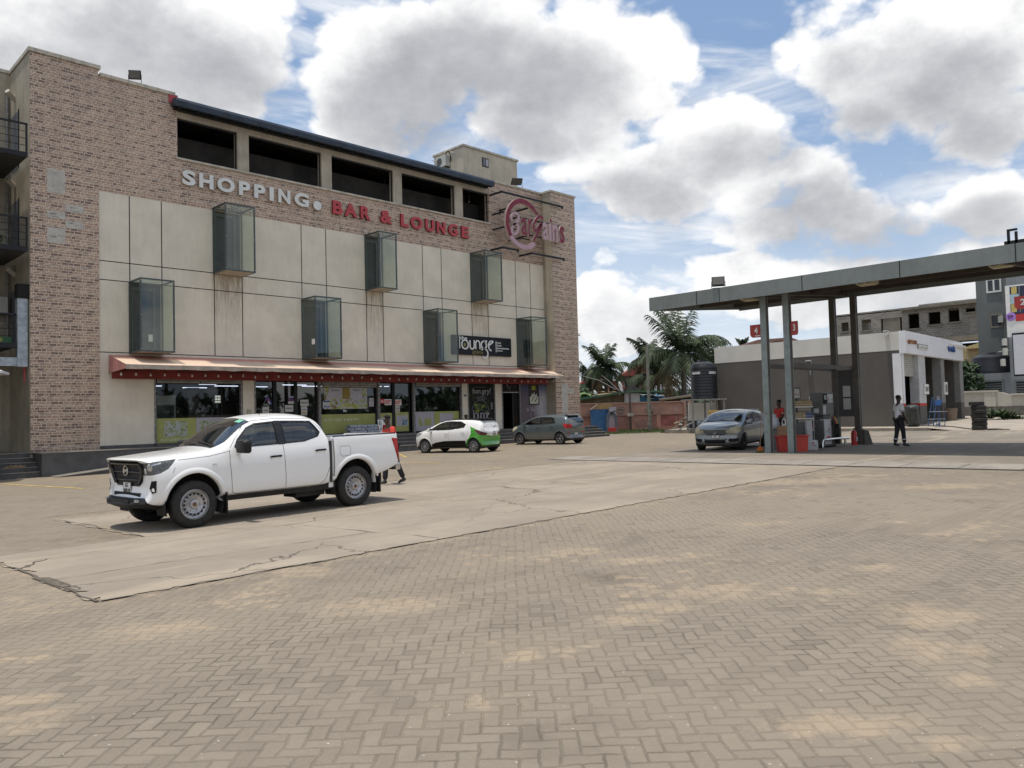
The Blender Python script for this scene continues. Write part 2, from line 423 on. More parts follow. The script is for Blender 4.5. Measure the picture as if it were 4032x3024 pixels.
def concrete_ground(name, base, sand, crack=1.0, cscale=0.28):
    m, N, b = newmat(name)
    tc = N.node('ShaderNodeTexCoord').outputs['Object']
    n1 = N.noise(tc, 0.5, 6, 0.62, 0.3); n2 = N.noise(tc, 3.5, 6, 0.65); n3 = N.noise(tc, 40, 3, 0.7)
    col = N.mix(N.ss(n1, 0.35, 0.68), tuple(x * 0.84 for x in base), tuple(x * 1.1 for x in base))
    col = N.mix(N.m('MULTIPLY', N.ss(n2, 0.45, 0.72), 0.28), col, tuple(x * 0.70 for x in base))
    col = N.mix(N.m('MULTIPLY', N.ss(n3, 0.35, 0.7), 0.14), col, tuple(x * 1.3 for x in base))
    nb = N.noise(N.vm('MULTIPLY', tc, (0.35, 1.4, 1)), 0.8, 6, 0.62, 0.4)
    col = N.mix(N.m('MULTIPLY', N.ss(nb, 0.53, 0.66), 0.6), col, sand)
    # tyre-darkened streaks along the drive
    st = N.noise(N.vm('MULTIPLY', tc, (0.10, 1.1, 1)), 1.6, 4, 0.6)
    col = N.mix(N.m('MULTIPLY', N.ss(st, 0.50, 0.68), 0.22), col, tuple(x * 0.6 for x in base))
    w = N.vm('ADD', tc, N.vm('MULTIPLY', N.vm('SUBTRACT', N.noise(tc, 1.1, 5, 0.6, out='Color'), (0.5, 0.5, 0.5)), (1.1, 1.1, 0)))
    vo = N.node('ShaderNodeTexVoronoi', feature='DISTANCE_TO_EDGE'); N.l.new(w, vo.inputs['Vector']); vo.inputs['Scale'].default_value = cscale
    ck = N.m('SUBTRACT', 1.0, N.ss(N.m('ADD', vo.outputs['Distance'], N.m('MULTIPLY', n3, 0.002)), 0.002, 0.007))
    ck = N.m('MULTIPLY', ck, N.ss(N.noise(tc, 0.35, 2, 0.5), 0.44, 0.56), clamp=True)
    col = N.mix(N.m('MULTIPLY', ck, crack * 0.8), col, (0.07, 0.06, 0.05))
    N.l.new(col, b.inputs['Base Color']); b.inputs['Roughness'].default_value = 0.9; b.inputs['Specular IOR Level'].default_value = 0.25
    bn = N.node('ShaderNodeBump'); bn.inputs['Strength'].default_value = 0.35; bn.inputs['Distance'].default_value = 0.006
    N.l.new(N.m('SUBTRACT', N.m('ADD', n3, N.m('MULTIPLY', n2, 1.2)), N.m('MULTIPLY', ck, 2.0)), bn.inputs['Height']); N.l.new(bn.outputs[0], b.inputs['Normal'])
    return m
def brick_tile():
    m, N, b = newmat('brick_tile')
    tc = N.node('ShaderNodeTexCoord').outputs['Object']; s = N.sep(tc)
    hx = N.m('ADD', s[0], s[1]); z = N.m('ADD', s[2], 20.0)
    zt = N.m('FLOORED_MODULO', z, 0.30); row = N.m('FLOOR', N.m('DIVIDE', z, 0.30))
    thin = N.m('GREATER_THAN', zt, 0.20)
    hz = N.m('ADD', N.m('MULTIPLY', N.m('SUBTRACT', 1.0, thin), 0.10), N.m('MULTIPLY', thin, 0.05))
    zz = N.m('SUBTRACT', zt, N.m('MULTIPLY', thin, 0.20))
    r = N.m('FLOOR', N.m('DIVIDE', zz, hz)); fz = N.m('SUBTRACT', N.m('DIVIDE', zz, hz), r)
    rid = N.m('ADD', N.m('MULTIPLY', row, 4.0), N.m('ADD', r, N.m('MULTIPLY', thin, 2.0)))
    w1 = N.node('ShaderNodeTexWhiteNoise', noise_dimensions='1D'); N.l.new(N.m('FLOORED_MODULO', rid, 12.0), w1.inputs['W'])
    off = w1.outputs[0]
    bw = 0.2
    xx = N.m('ADD', N.m('DIVIDE', hx, bw), N.m('MULTIPLY', off, 3.0))
    # alternate long and short bricks
    pair = N.m('FLOOR', N.m('DIVIDE', xx, 2.0)); px = N.m('SUBTRACT', xx, N.m('MULTIPLY', pair, 2.0))
    lng = N.m('GREATER_THAN', px, 0.78)
    wl = N.m('ADD', 0.78, N.m('MULTIPLY', lng, 0.44)); lx = N.m('SUBTRACT', px, N.m('MULTIPLY', lng, 0.78))
    ex = N.m('MULTIPLY', N.m('MINIMUM', lx, N.m('SUBTRACT', wl, lx)), bw)
    ez = N.m('MULTIPLY', N.m('MINIMUM', fz, N.m('SUBTRACT', 1.0, fz)), hz)
    e = N.m('MINIMUM', ex, ez)
    mort = N.m('SUBTRACT', 1.0, N.ss(e, 0.0045, 0.0100))
    wn = N.node('ShaderNodeTexWhiteNoise'); N.l.new(N.comb(N.m('ADD', N.m('MULTIPLY', pair, 2.0), lng), N.m('FLOORED_MODULO', rid, 8.0), 0.0), wn.inputs[0])
    c = N.sep(wn.outputs['Color'])
    col = N.mix(c[0], (0.305, 0.200, 0.145), (0.44, 0.312, 0.228))
    col = N.mix(N.m('GREATER_THAN', N.m('ADD', c[1], N.m('MULTIPLY', thin, 0.10)), 0.76), col, (0.175, 0.116, 0.094))
    st = N.noise(N.vm('MULTIPLY', tc, (1, 1, 8)), 6.0, 4, 0.6)
    col = N.mix(N.m('MULTIPLY', N.ss(st, 0.4, 0.7), 0.35), col, (0.16, 0.10, 0.075))
    col = N.mix(mort, col, (0.76, 0.645, 0.52))
    seam = N.m('LESS_THAN', N.m('FLOORED_MODULO', N.m('ADD', hx, 0.07), 0.6), 0.009)
    col = N.mix(N.m('MULTIPLY', seam, 0.8), col, (0.47, 0.40, 0.34))
    gr = N.noise(N.vm('MULTIPLY', tc, (1, 1, 0.25)), 0.7, 5, 0.6)
    col = N.mix(N.m('MULTIPLY', N.ss(gr, 0.45, 0.7), 0.25), col, (0.20, 0.16, 0.13))
    N.l.new(col, b.inputs['Base Color']); b.inputs['Roughness'].default_value = 0.55
    bn = N.node('ShaderNodeBump'); bn.inputs['Strength'].default_value = 0.4; bn.inputs['Distance'].default_value = 0.004
    N.l.new(N.m('SUBTRACT', 1.0, mort), bn.inputs['Height']); N.l.new(bn.outputs[0], b.inputs['Normal'])
    return m
BOXES = [(3.35, 4.64, 4.43, 7.23), (6.71, 8.01, 7.89, 10.68), (10.80, 12.15, 4.43, 7.20), (14.28, 15.33, 7.89, 10.62),
         (17.80, 19.13, 4.46, 7.18), (21.16, 22.44, 7.90, 10.60), (24.62, 25.91, 4.47, 7.25)]
def panel_mat():
    m, N, b = newmat('render_panel')
    tc = N.node('ShaderNodeTexCoord').outputs['Object']; s = N.sep(tc)
    base = (0.71, 0.65, 0.545)
    n1 = N.noise(tc, 0.9, 6, 0.62); n2 = N.noise(N.vm('MULTIPLY', tc, (3.0, 3.0, 0.35)), 2.5, 6, 0.7); n3 = N.noise(tc, 26, 4, 0.7)
    col = N.mix(N.ss(n1, 0.35, 0.68), tuple(x * 0.92 for x in base), tuple(x * 1.05 for x in base))
    col = N.mix(N.m('MULTIPLY', N.ss(n2, 0.46, 0.75), 0.24), col, (0.46, 0.39, 0.30))
    col = N.mix(N.m('MULTIPLY', N.ss(n3, 0.4, 0.7), 0.16), col, (0.36, 0.32, 0.26))
    # run-off stains below the three upper glass boxes
    st = None
    for (x0, x1, z0, z1) in (BOXES[1], BOXES[3], BOXES[5]):
        q = N.m('MULTIPLY', N.ss(s[0], x0 - 0.15, x0 + 0.1), N.ss(s[0], x1 - 0.1, x1 + 0.15, 1.0, 0.0))
        q = N.m('MULTIPLY', q, N.m('MULTIPLY', N.ss(s[2], 4.9, 7.6), N.m('LESS_THAN', s[2], 7.92)))
        st = q if st is None else N.m('MAXIMUM', st, q)
    col = N.mix(N.m('MULTIPLY', st, N.ss(n2, 0.30, 0.80)), col, (0.22, 0.18, 0.13))
    N.l.new(col, b.inputs['Base Color']); b.inputs['Roughness'].default_value = 0.82
    bn = N.node('ShaderNodeBump'); bn.inputs['Strength'].default_value = 0.25; bn.inputs['Distance'].default_value = 0.01
    N.l.new(n3, bn.inputs['Height']); N.l.new(bn.outputs[0], b.inputs['Normal'])
    return m
M_PAVE = paver_mat('forecourt_pavers', (0.222, 0.189, 0.149), (0.256, 0.216, 0.168), (0.39, 0.305, 0.213), (0.055, 0.046, 0.034), sandamt=0.62, patch=0.9, spots=True)
M_PARK = paver_mat('parking_pavers', (0.228, 0.194, 0.153), (0.258, 0.212, 0.158), (0.36, 0.285, 0.185), (0.12, 0.10, 0.075), sandamt=0.62, jd=0.45, patch=0.5)
M_SLAB = concrete_ground('drive_concrete', (0.298, 0.256, 0.207), (0.39, 0.325, 0.248))
M_COURT = concrete_ground('pump_court_concrete', (0.235, 0.206, 0.170), (0.37, 0.315, 0.240), crack=0.2, cscale=0.15)
M_BRICK = brick_tile(); M_PANEL = panel_mat()
M_WALL2 = mat('side_wall_render', (0.40, 0.355, 0.275), 0.85, var=0.16, scale=0.8, streak=0.5, bump=0.2, fine=0.15)
M_COPE = mat('coping', (0.55, 0.51, 0.43), 0.85, var=0.2, scale=3, streak=0.5, dirt=(0.16, 0.14, 0.12), bump=0.3, fine=0.3)
M_CEM = mat('bare_cement', (0.50, 0.48, 0.435), 0.9, var=0.14, scale=4, bump=0.4, fine=0.2)
M_BLACK = mat('black_joint', (0.016, 0.016, 0.016), 0.8, spec=.2)
M_FRAME = mat('box_steel', (0.065, 0.080, 0.085), 0.42, metal=0.3, var=0.12, scale=5)
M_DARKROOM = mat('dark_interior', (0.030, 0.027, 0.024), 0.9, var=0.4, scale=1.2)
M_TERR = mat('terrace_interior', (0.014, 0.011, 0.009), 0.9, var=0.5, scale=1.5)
M_GLASS = glassmat('shop_glass', (0.70, 0.73, 0.71), 0.13)
M_BOXGLASS = glassmat('box_glass', (0.76, 0.80, 0.74), 0.14, refcol=(0.84, 0.88, 0.84))
M_SHUT = mat('roller_shutter', (0.27, 0.255, 0.225), 0.6, metal=0.2, var=0.2, scale=4, streak=0.4)
M_JAMB = mat('steel_jamb', (0.24, 0.235, 0.225), 0.6, metal=0.2, var=0.3, scale=8, streak=0.5)
M_DKMET = mat('dark_metal', (0.018, 0.020, 0.024), 0.55, metal=0.2, spec=.3)
M_NAVY = mat('navy_sheet', (0.030, 0.045, 0.070), 0.45, metal=0.3, var=0.25, scale=2)
M_GRANITE = mat('dark_tile', (0.085, 0.085, 0.087), 0.45, var=0.22, scale=2.2, fine=0.3, streak=0.15)
M_TREAD = mat('step_tread', (0.21, 0.195, 0.17), 0.6, var=0.2, scale=3)
M_WHITE = mat('white_paint', (0.72, 0.72, 0.70), 0.5, var=0.05)
M_LETW = mat('white_letter', (0.66, 0.68, 0.66), 0.45, var=0.05)
M_LETS = mat('letter_return', (0.40, 0.33, 0.27), 0.6)
M_RED = mat('red_letter', (0.42, 0.035, 0.045), 0.4, var=0.1)
M_MAG = mat('maroon_face', (0.19, 0.022, 0.050), 0.5, var=0.12, streak=0.2, dirt=(0.28, 0.08, 0.11), spec=.3)
M_PINK = mat('pink_face', (0.45, 0.29, 0.345), 0.4, var=0.08, streak=0.3, dirt=(0.36, 0.22, 0.27))
M_RETURN = mat('sign_return', (0.52, 0.42, 0.38), 0.5)
M_GREENY = mat('shop_yellow', (0.34, 0.355, 0.105), 0.5, var=0.08)
M_LAV = mat('shop_lavender', (0.40, 0.38, 0.42), 0.5, var=0.06)
M_RUBBER = mat('rubber', (0.022, 0.021, 0.020), 0.75, var=0.3, scale=10, fine=0.3)
def picture(name, bg, spots, scale=7, dens=0.5):
    """printed photo-like panel: blotches of a few colours on a ground"""
    m, N, b = newmat(name); tc = N.node('ShaderNodeTexCoord').outputs['Object']
    col = N.mix(0.0, bg, bg)
    for i, c in enumerate(spots):
        n = N.noise(N.vm('ADD', tc, (i * 7.3, i * 3.1, i * 5.7)), scale * (1 + 0.3 * i), 5, 0.6, 0.5)
        col = N.mix(N.ss(n, dens, dens + 0.05), col, c)
    N.l.new(col, b.inputs['Base Color']); b.inputs['Roughness'].default_value = 0.6; b.inputs['Specular IOR Level'].default_value = .2
    return m

# ------------------------------------------------------------------ ground
def ground_sheet(name, x0, x1, y0, y1, m, lift=0.0, step=None, kind='structure'):
    mb = MB(); mb.mt(m)
    def lin(a, b):
        n = max(1, int(abs(b - a) / (step or 1000))); return [a + (b - a) * i / n for i in range(n + 1)]
    X, Y = lin(x0, x1), lin(y0, y1)
    V = [[mb.bm.verts.new((x, y, gz(x, y) + lift)) for y in Y] for x in X]
    for i in range(len(X) - 1):
        for j in range(len(Y) - 1): mb.face([V[i][j], V[i + 1][j], V[i + 1][j + 1], V[i][j + 1]])
    o = mb.build(name); struct(o, kind); return o
mb = MB(); mb.mt(M_PAVE)
XS = [-600, -200, -90] + list(range(-60, 61, 4)) + [80, 120, 300, 900]; YS = [-400, -150, -70] + list(range(-60, 61, 4)) + [90, 200, 500, 900]
V = [[mb.bm.verts.new((x, y, gz(x, y))) for y in YS] for x in XS]
for i in range(len(XS) - 1):
    for j in range(len(YS) - 1): mb.face([V[i][j], V[i + 1][j], V[i + 1][j + 1], V[i][j + 1]])
struct(mb.build('ground'))
ground_sheet('parking_area', -40, 36, -15.25, 14, M_PARK, 0.004, 4)
ground_sheet('parking_area', -40, -3.45, -19.75, -15.25, M_PARK, 0.004, 4)
# concrete drive
def poly_sheet(name, pts, m, lift):
    mb = MB(); mb.mt(m); mb.face([mb.bm.verts.new((x, y, gz(x, y) + lift)) for x, y in pts]); return struct(mb.build(name))
def jag(a, b, n, amp):
    r = random.Random(int(a[0] * 10 + b[1] * 7)); out = []
    for i in range(n):
        t = i / n; out.append((a[0] + (b[0] - a[0]) * t + r.uniform(-amp, amp) * (i > 0), a[1] + (b[1] - a[1]) * t + r.uniform(-amp, amp) * (i > 0)))
    return out
outline = jag((-5.17, -23.78), (11.9, -23.7), 140, 0.045) + jag((11.9, -23.7), (11.95, -15.3), 30, 0.02) + jag((11.95, -15.3), (-3.5, -15.9), 50, 0.035) + jag((-3.5, -15.9), (-3.3, -19.72), 18, 0.05) + jag((-3.3, -19.72), (-5.25, -19.78), 8, 0.03) + jag((-5.25, -19.78), (-5.17, -23.78), 40, 0.10)
poly_sheet('driveway', outline, M_SLAB, 0.009)
mb = MB(); mb.mt(M_BLACK)
M_GAP = mat('open_crack', (0.105, 0.09, 0.07), 0.95)
mb.ml = [M_GAP]
def crack(mb, a, b, w, n=24, amp=0.03, lift=0.013):
    r = random.Random(int(abs(a[0] * 13 + a[1] * 31 + b[0] * 3)) + 1); d = Vector((b[0] - a[0], b[1] - a[1])); t = d.normalized(); nn = Vector((-t.y, t.x)); P = []
    off = 0
    for i in range(n + 1):
        off = off * 0.8 + r.uniform(-amp, amp)
        c = Vector(a) + d * i / n + nn * (off if 0 < i < n else 0); ww = w * (0.12 + .75 * r.random() ** 2)
        P.append((c + nn * ww, c - nn * ww))
    for p, q in zip(P, P[1:]):
        mb.quad(*[(v.x, v.y, gz(v.x, v.y) + lift) for v in (p[0], q[0], q[1], p[1])])
for a, b, w, am in [((-5.25, -20.55), (11.9, -20.45), .008, .02), ((-3.3, -19.76), (11.9, -19.68), .006, .02), ((-1.35, -20.5), (-0.95, -23.7), .014, .06), ((3.9, -20.5), (4.0, -23.7), .008, .05),
                    ((8.2, -19.7), (8.6, -23.6), .008, .05), ((2.3, -19.7), (2.6, -15.8), .008, .04), ((7.2, -15.4), (7.6, -19.7), .008, .04), ((-5.2, -22.2), (-1.2, -22.4), .012, .07),
                    ((0.3, -21.6), (3.9, -22.3), .007, .12), ((0.2, -22.9), (2.2, -21.4), .006, .1), ((-5.17, -23.80), (11.9, -23.73), .020, .03), ((-3.5, -15.85), (11.9, -15.28), .012, .03),
                    ((-5.28, -19.8), (-5.2, -23.8), .045, .05), ((-3.42, -16.0), (-3.3, -19.72), .035, .05), ((-3.4, -18.1), (-1.4, -17.4), .012, .06), ((-4.8, -20.6), (-5.2, -21.1), .05, .06), ((4.4, -17.6), (8.9, -18.0), .006, .08), ((8.4, -21.9), (11.9, -22.0), .006, .05)] + [((A.x, A.y), (B.x, B.y), .012, .07) for A, B in ((onG(0, 1978), onG(330, 1960)), (onG(1600, 1838), onG(2047, 1803)), (onG(2047, 1803), onG(2480, 1760)))]:
    crack(mb, a, b, w, n=max(12, int(Vector((b[0] - a[0], b[1] - a[1])).length * 5)), amp=am * .7)
struct(mb.build('driveway_joints'))
# channel strip between drive and pump court
mb = MB(); mb.mt(mat('channel_concrete', (0.30, 0.27, 0.235), 0.9, var=0.16, scale=1.5, fine=0.25, bump=0.3)); y = -60.0
rr = random.Random(4)
while y < -14.9:
    L = 1.25 + rr.uniform(-.05, .05); q = 0.012
    pts = [(12.02, y + q), (13.25, y + q), (13.25, y + L - q), (12.02, y + L - q)]
    a = [(px, py, gz(px, py) + 0.02 + (0.03 if px > 13 else 0)) for px, py in pts]; mb.quad(*a); y += L
struct(mb.build('kerb_channel'))
ground_sheet('channel_bed', 11.96, 13.3, -60, -14.9, M_GAP, 0.006, 4)
ground_sheet('pump_court', 13.26, 33.4, -60, -14.9, M_COURT, 0.03, 4)
ground_sheet('approach_road', 33.4, 60, -60, -14.9, mat('pale_road', (0.37, 0.315, 0.245), 0.9, var=0.14, scale=0.5, fine=0.2), 0.012, 4)
# worn yellow bay lines
mb = MB(); mb.mt(mat('worn_yellow', (0.50, 0.36, 0.10), 0.9, var=0.35, scale=5))
for (p, q) in [((0, 1906), (330, 1925)), ((1575, 1790), (1600, 1802)), ((1628, 1790), (1700, 1788)), ((1610, 1822), (1740, 1826))]:
    a, b = onG(*p), onG(*q); d = (b - a).normalized(); n = Vector((-d.y, d.x, 0)) * .05
    mb.quad(*[(v.x, v.y, gz(v.x, v.y) + 0.011) for v in (a + n, b + n, b - n, a - n)])
struct(mb.build('bay_lines'))
# loose litter and stones on the pavers
rr = random.Random(11)
mb = MB(); mb.mt(mat('pebble', (0.50, 0.46, 0.40), 0.9, var=0.3, scale=9))
for i in range(160):
    px, py = rr.uniform(0, 4032), 2000 + 1020 * rr.random(); p = onG(px, py); r = rr.uniform(.003, .007)
    mb.lathe([(0, r * .7), (r, r * .2), (r * .8, 0)], (p.x, p.y, gz(p.x, p.y)), seg=5)
struct(mb.build('grit'), 'stuff')

# ------------------------------------------------------------------ shopping building
B = thing('shopping_building', 'four storey brick tiled shopping building with pale panels, glass boxes and open terrace', 'building')
ZT, ZP = 10.58, 3.52
mb = MB(); mb.mt(M_BRICK)
# left pilaster, upper brick band, end pieces
mb.box(0, 2.28, -0.04, 0.35, 0.6, 15.26)
mb.box(2.28, 5.28, 0.0, 0.35, ZT, 15.02)                   # brick left of terrace
mb.box(5.28, 22.7, 0.0, 0.35, ZT, 12.42)                   # band with the lettering
mb.box(22.7, 27.07, 0.0, 0.35, ZT, 14.90)
mb.box(27.07, 29.25, -0.74, 0.4, 0.6, 14.92)               # right pilaster
mb.build('brick_wall', B)
mb = MB(); mb.mt(M_WALL2)
mb.box(27.055, 27.068, -0.735, 0.02, 0.6, 14.9)           # plastered reveal of the pilaster
mb.box(-0.012, -0.001, -0.035, 2.7, 0.6, 15.26)            # plastered end wall
mb.box(-9, -0.0, 2.72, 3.0, 0.6, 15.3); mb.box(-9.0, -8.7, -1, 2.72, .6, 15.3)
mb.box(29.0, 29.2, .4, 13, .6, 14.9); mb.box(-0.001, .2, .35, 13, .6, 15.1); mb.box(0.2, 29, 12.8, 13, .6, 14.9)
mb.build('side_wall', B)
mb = MB(); mb.mt(M_PANEL)
mb.box(2.28, 4.30, 0, .3, .6, ZP); mb.box(7.96, 8.50, 0, .3, .6, ZP); mb.box(20.36, 20.78, 0, .3, .6, ZP)
mb.box(22.80, 23.34, 0, .3, .6, ZP); mb.box(2.28, 27.06, 0, .3, ZP, 4.43)
# panels round the box openings
xs = 2.28
for zr in ((4.43, 7.21), (7.21, 7.9), (7.9, ZT)):
    cuts = [b for b in BOXES if abs(b[2] - zr[0]) < .2 and zr[1] - zr[0] > 1]
    x = 2.28
    for b in cuts: mb.box(x, b[0] + .06, 0, .3, zr[0], zr[1]); x = b[1] - .06
    mb.box(x, 27.06, 0, .3, zr[0], zr[1])
mb.build('panel_wall', B)
mb = MB(); mb.mt(M_BLACK)
for z in (4.46, 7.215, 7.935):
    x = 2.3
    for b in BOXES:
        if b[2] - .1 < z < b[3] + .1: mb.box(x, b[0], -.004, .01, z - .016, z + .016); x = b[1]
    mb.box(x, 27.05, -.004, .01, z - .016, z + .016)
def vj(x, z0, z1): mb.box(x - .017, x + .017, -.005, .01, z0, z1)
for i, b in enumerate(BOXES):
    if i % 2 == 0:
        vj(b[0] + .05, 7.2, ZT); vj(b[1] - .02, 7.2, ZT)
    else:
        vj(b[0] + .05, 4.46, 7.9); vj(b[1] - .02, 4.46, 7.9)
mb.box(2.25, 2.285, -.03, .0, 4.4, ZT)
mb.build('panel_joint', B)
# cement patches where tiles have dropped off
for (x0, x1, z0, z1, y) in [(0.54, 1.13, 10.22, 11.09, -.045), (1.14, 1.75, 9.59, 9.87, -.045), (0.54, 1.13, 9.28, 9.56, -.045), (1.14, 1.74, 8.99, 9.26, -.045), (.54, 1.13, 8.37, 8.94, -.045), (27.57, 28.11, 1.73, 3.47, -.745), (28.13, 28.70, 2.91, 3.19, -.745)]:
    mb = MB(); mb.mt(M_CEM); mb.box(x0, x1, y - .004, y + .01, z0, z1); mb.mt(M_BLACK)
    r = random.Random(int(x0 * 100 + z0 * 10))
    for k in range(4):
        xx = r.uniform(x0 + .05, x1 - .2); zz = r.uniform(z0 + .05, z1 - .05); mb.box(xx, xx + r.uniform(.04, .22), y - .007, y, zz, zz + .008)
    mb.build('cement_patch', B)
# copings
for q_ in ((-.06, 2.36, -.10, .45, 15.26, 15.40), (-.06, .2, .45, 13, 15.26, 15.40), (-9, -.06, 2.66, 3.05, 15.3, 15.42), (2.36, 5.20, -.06, .45, 15.02, 15.15), (22.6, 27.02, -.06, .45, 14.90, 15.0), (27.02, 29.32, -.80, .45, 14.92, 15.03)):
    mb = MB(); mb.mt(M_COPE); mb.box(*q_); mb.build('coping', B)
mb = MB(); mb.mt(M_RED); mb.box(4.95, 5.30, -.05, .06, 14.72, 15.05); mb.build('red_flashing', B)
# terrace frame
M_COLM = mat('terrace_column', (0.40, 0.355, 0.285), 0.85, var=0.15, scale=1.2, streak=0.55, bump=.2)
mb = MB(); mb.mt(M_COLM)
OP = [(5.29, 7.87), (8.39, 11.99), (12.54, 16.11), (16.65, 20.20), (20.77, 22.70)]
for (a, b_), (c, d) in zip(OP, OP[1:]): mb.box(b_, c, .03, .35, 12.50, 14.17)
mb.box(5.29, 22.7, .03, .35, 14.17, 14.62)
mb.build('terrace_frame', B)
mb = MB(); mb.mt(M_COPE); mb.box(5.2, 22.78, -.09, .4, 12.42, 12.50); mb.build('terrace_sill', B)
mb = MB(); mb.mt(M_DKMET)
for a, b_ in OP: 
    mb.box(a, a + .05, .12, .17, 12.5, 14.17); mb.box(b_ - .05, b_, .12, .17, 12.5, 14.17); mb.box(a, b_, .12, .17, 14.10, 14.17)
mb.build('terrace_opening_trim', B)
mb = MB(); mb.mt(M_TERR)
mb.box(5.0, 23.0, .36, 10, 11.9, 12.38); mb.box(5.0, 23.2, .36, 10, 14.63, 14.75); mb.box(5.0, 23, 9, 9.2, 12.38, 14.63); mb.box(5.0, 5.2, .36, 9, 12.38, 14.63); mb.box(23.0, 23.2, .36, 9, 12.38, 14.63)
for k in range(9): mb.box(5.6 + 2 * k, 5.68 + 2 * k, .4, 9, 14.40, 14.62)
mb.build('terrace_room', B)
mb = MB(); mb.mt(mat('hide_print', (0.14, 0.10, 0.075), 0.8, var=.5, scale=2.5)); mb.box(22.0, 22.9, 2.2, 2.3, 12.4, 14.6); mb.mt(M_COLM); mb.box(21.95, 22.12, 2.05, 2.19, 12.4, 14.6); mb.build('terrace_screen', B)
for (x, z, y) in [(6.3, 13.1, 3), (6.9, 12.9, 4.2), (7.1, 13.9, 3.4), (9.3, 13.9, 3.2), (13.1, 13.8, 2.5), (17.3, 13.9, 2.4), (22.3, 13.9, 1.2)]:
    mb = MB(); mb.mt(M_WHITE); mb.lathe([(0, .045), (.04, .02), (.045, -.02), (0, -.05)], (x, y, z), seg=8); mb.tube([(x, y, z), (x, y, 14.6)], .006, 4); mb.build('terrace_lamp', B, smooth=True)
# navy eave sheet with brackets
mb = MB(); mb.mt(M_NAVY)
mb.prism([(-.62, 14.42), (-.60, 14.50), (.9, 15.02), (9.5, 15.4), (9.5, 15.3), (.9, 14.9), (-.45, 14.44)], 'x', 5.02, 22.55)
mb.prism([(-.62, 14.42), (-.66, 14.62), (-.60, 14.74), (-.2, 14.78), (-.2, 14.7)], 'x', 5.0, 22.58)
for k in range(24): mb.prism([(-.64, 14.40), (-.40, 14.40), (.02, 14.56), (.02, 14.62), (-.6, 14.46)], 'x', 5.2 + .75 * k, 5.26 + .75 * k)
mb.mt(M_DKMET); mb.box(5.1, 22.5, -.2, .03, 14.42, 14.62); mb.build('roof_eave', B)
# rooftop room
mb = MB(); mb.mt(mat('rooftop_render', (0.50, 0.45, 0.355), 0.85, var=.1, scale=1.2, streak=.3, bump=.15)); mb.box(24.45, 29.15, 4, 6.8, 14, 18.34)
mb.box(28.0 - 1.1, 28.0 - 1.08, 3.985, 4.0, 14.9, 17.6)
rr_ = mb.build('rooftop_room', B)
mb = MB(); mb.mt(M_COPE); mb.box(24.37, 29.23, 3.92, 6.88, 18.34, 18.46); mb.build('coping', rr_)
mb = MB(); mb.mt(M_DKMET); mb.box(26.02, 26.56, 3.97, 4.0, 17.40, 17.98); mb.mt(mat('pane_grey', (.12, .13, .15), .2)); mb.box(26.07, 26.27, 3.955, 3.965, 17.45, 17.93); mb.mt(M_LAV); mb.box(26.31, 26.51, 3.95, 3.96, 17.45, 17.90); mb.build('window', rr_)
mb = MB(); mb.mt(M_WHITE); mb.tube([(24.4, 6.6, 18.0), (24.1, 6.6, 18.02)], .03, 6); mb.tube([(24.4, 4.8, 18.1), (24.15, 4.8, 18.12)], .03, 6); mb.build('spout', rr_)
# interior of the shop
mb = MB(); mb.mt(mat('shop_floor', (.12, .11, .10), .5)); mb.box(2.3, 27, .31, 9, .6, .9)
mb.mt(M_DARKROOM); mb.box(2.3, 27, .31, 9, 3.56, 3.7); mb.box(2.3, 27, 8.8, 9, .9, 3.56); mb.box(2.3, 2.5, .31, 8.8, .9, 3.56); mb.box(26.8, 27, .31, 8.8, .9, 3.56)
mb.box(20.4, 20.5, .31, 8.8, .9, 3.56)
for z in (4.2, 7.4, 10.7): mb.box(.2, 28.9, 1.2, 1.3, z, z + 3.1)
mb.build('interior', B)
for k, (x, y, L) in enumerate([(9.0, 5, 1.2), (10.6, 5.5, 1.4), (11.7, 3.4, 1.3), (13.4, 4.5, 1.2), (15.2, 4.8, 1.2), (16.6, 6.2, 1.2), (8.3, 7, 1.2), (17.6, 4, .4), (18.2, 4, .3), (7.6, 3.5, .8), (6.2, 5.5, .5)]):
    mb = MB(); mb.mt(mat('tube_light', (.75, .8, 1.0), .5, emit=1.3)); mb.box(x, x + L, y, y + .06, 3.44, 3.48); mb.build('tube_light', B)
for (x0, x1, y0, z1, c) in [(9.6, 10.4, 3.5, 2.6, (.10, .08, .06)), (10.9, 11.6, 4.2, 2.2, (.16, .16, .15)), (12.2, 14.6, 5.5, 2.4, (.12, .12, .11)), (15.2, 15.9, 4.2, 2.2, (.05, .06, .12)), (16.2, 16.8, 5.5, 2.1, (.14, .10, .03)), (17.4, 20, 6.2, 2.4, (.10, .12, .12)), (5.7, 6.8, 4.2, 3.2, (.14, .12, .10)), (7.1, 7.6, 3.5, 3.3, (.20, .19, .17)), (4.5, 5.0, 6.5, 3.0, (.10, .08, .06))]:
    mb = MB(); mb.mt(mat('shelf_%d' % int(x0 * 10), c, .7, var=.5, scale=3)); mb.box(x0, x1, y0, y0 + .5, .9, z1)
    for k in range(4): mb.box(x0 - .02, x1 + .02, y0 - .06, y0 + .5, 1.2 + k * .4, 1.23 + k * .4)
    mb.build('shop_shelf', B)
for (x, z) in [(4.34, 2.85), (4.85, 2.85), (7.4, 2.8), (10.7, 2.85)]:
    mb = MB(); mb.mt(mat('back_window', (.75, .78, .70), .5, emit=.55))
    for i in range(3):
        for j in range(2): mb.box(x + j * .16, x + j * .16 + .12, 8.7, 8.75, z + i * .14 - .1, z + i * .14)
    mb.build('back_window', B)
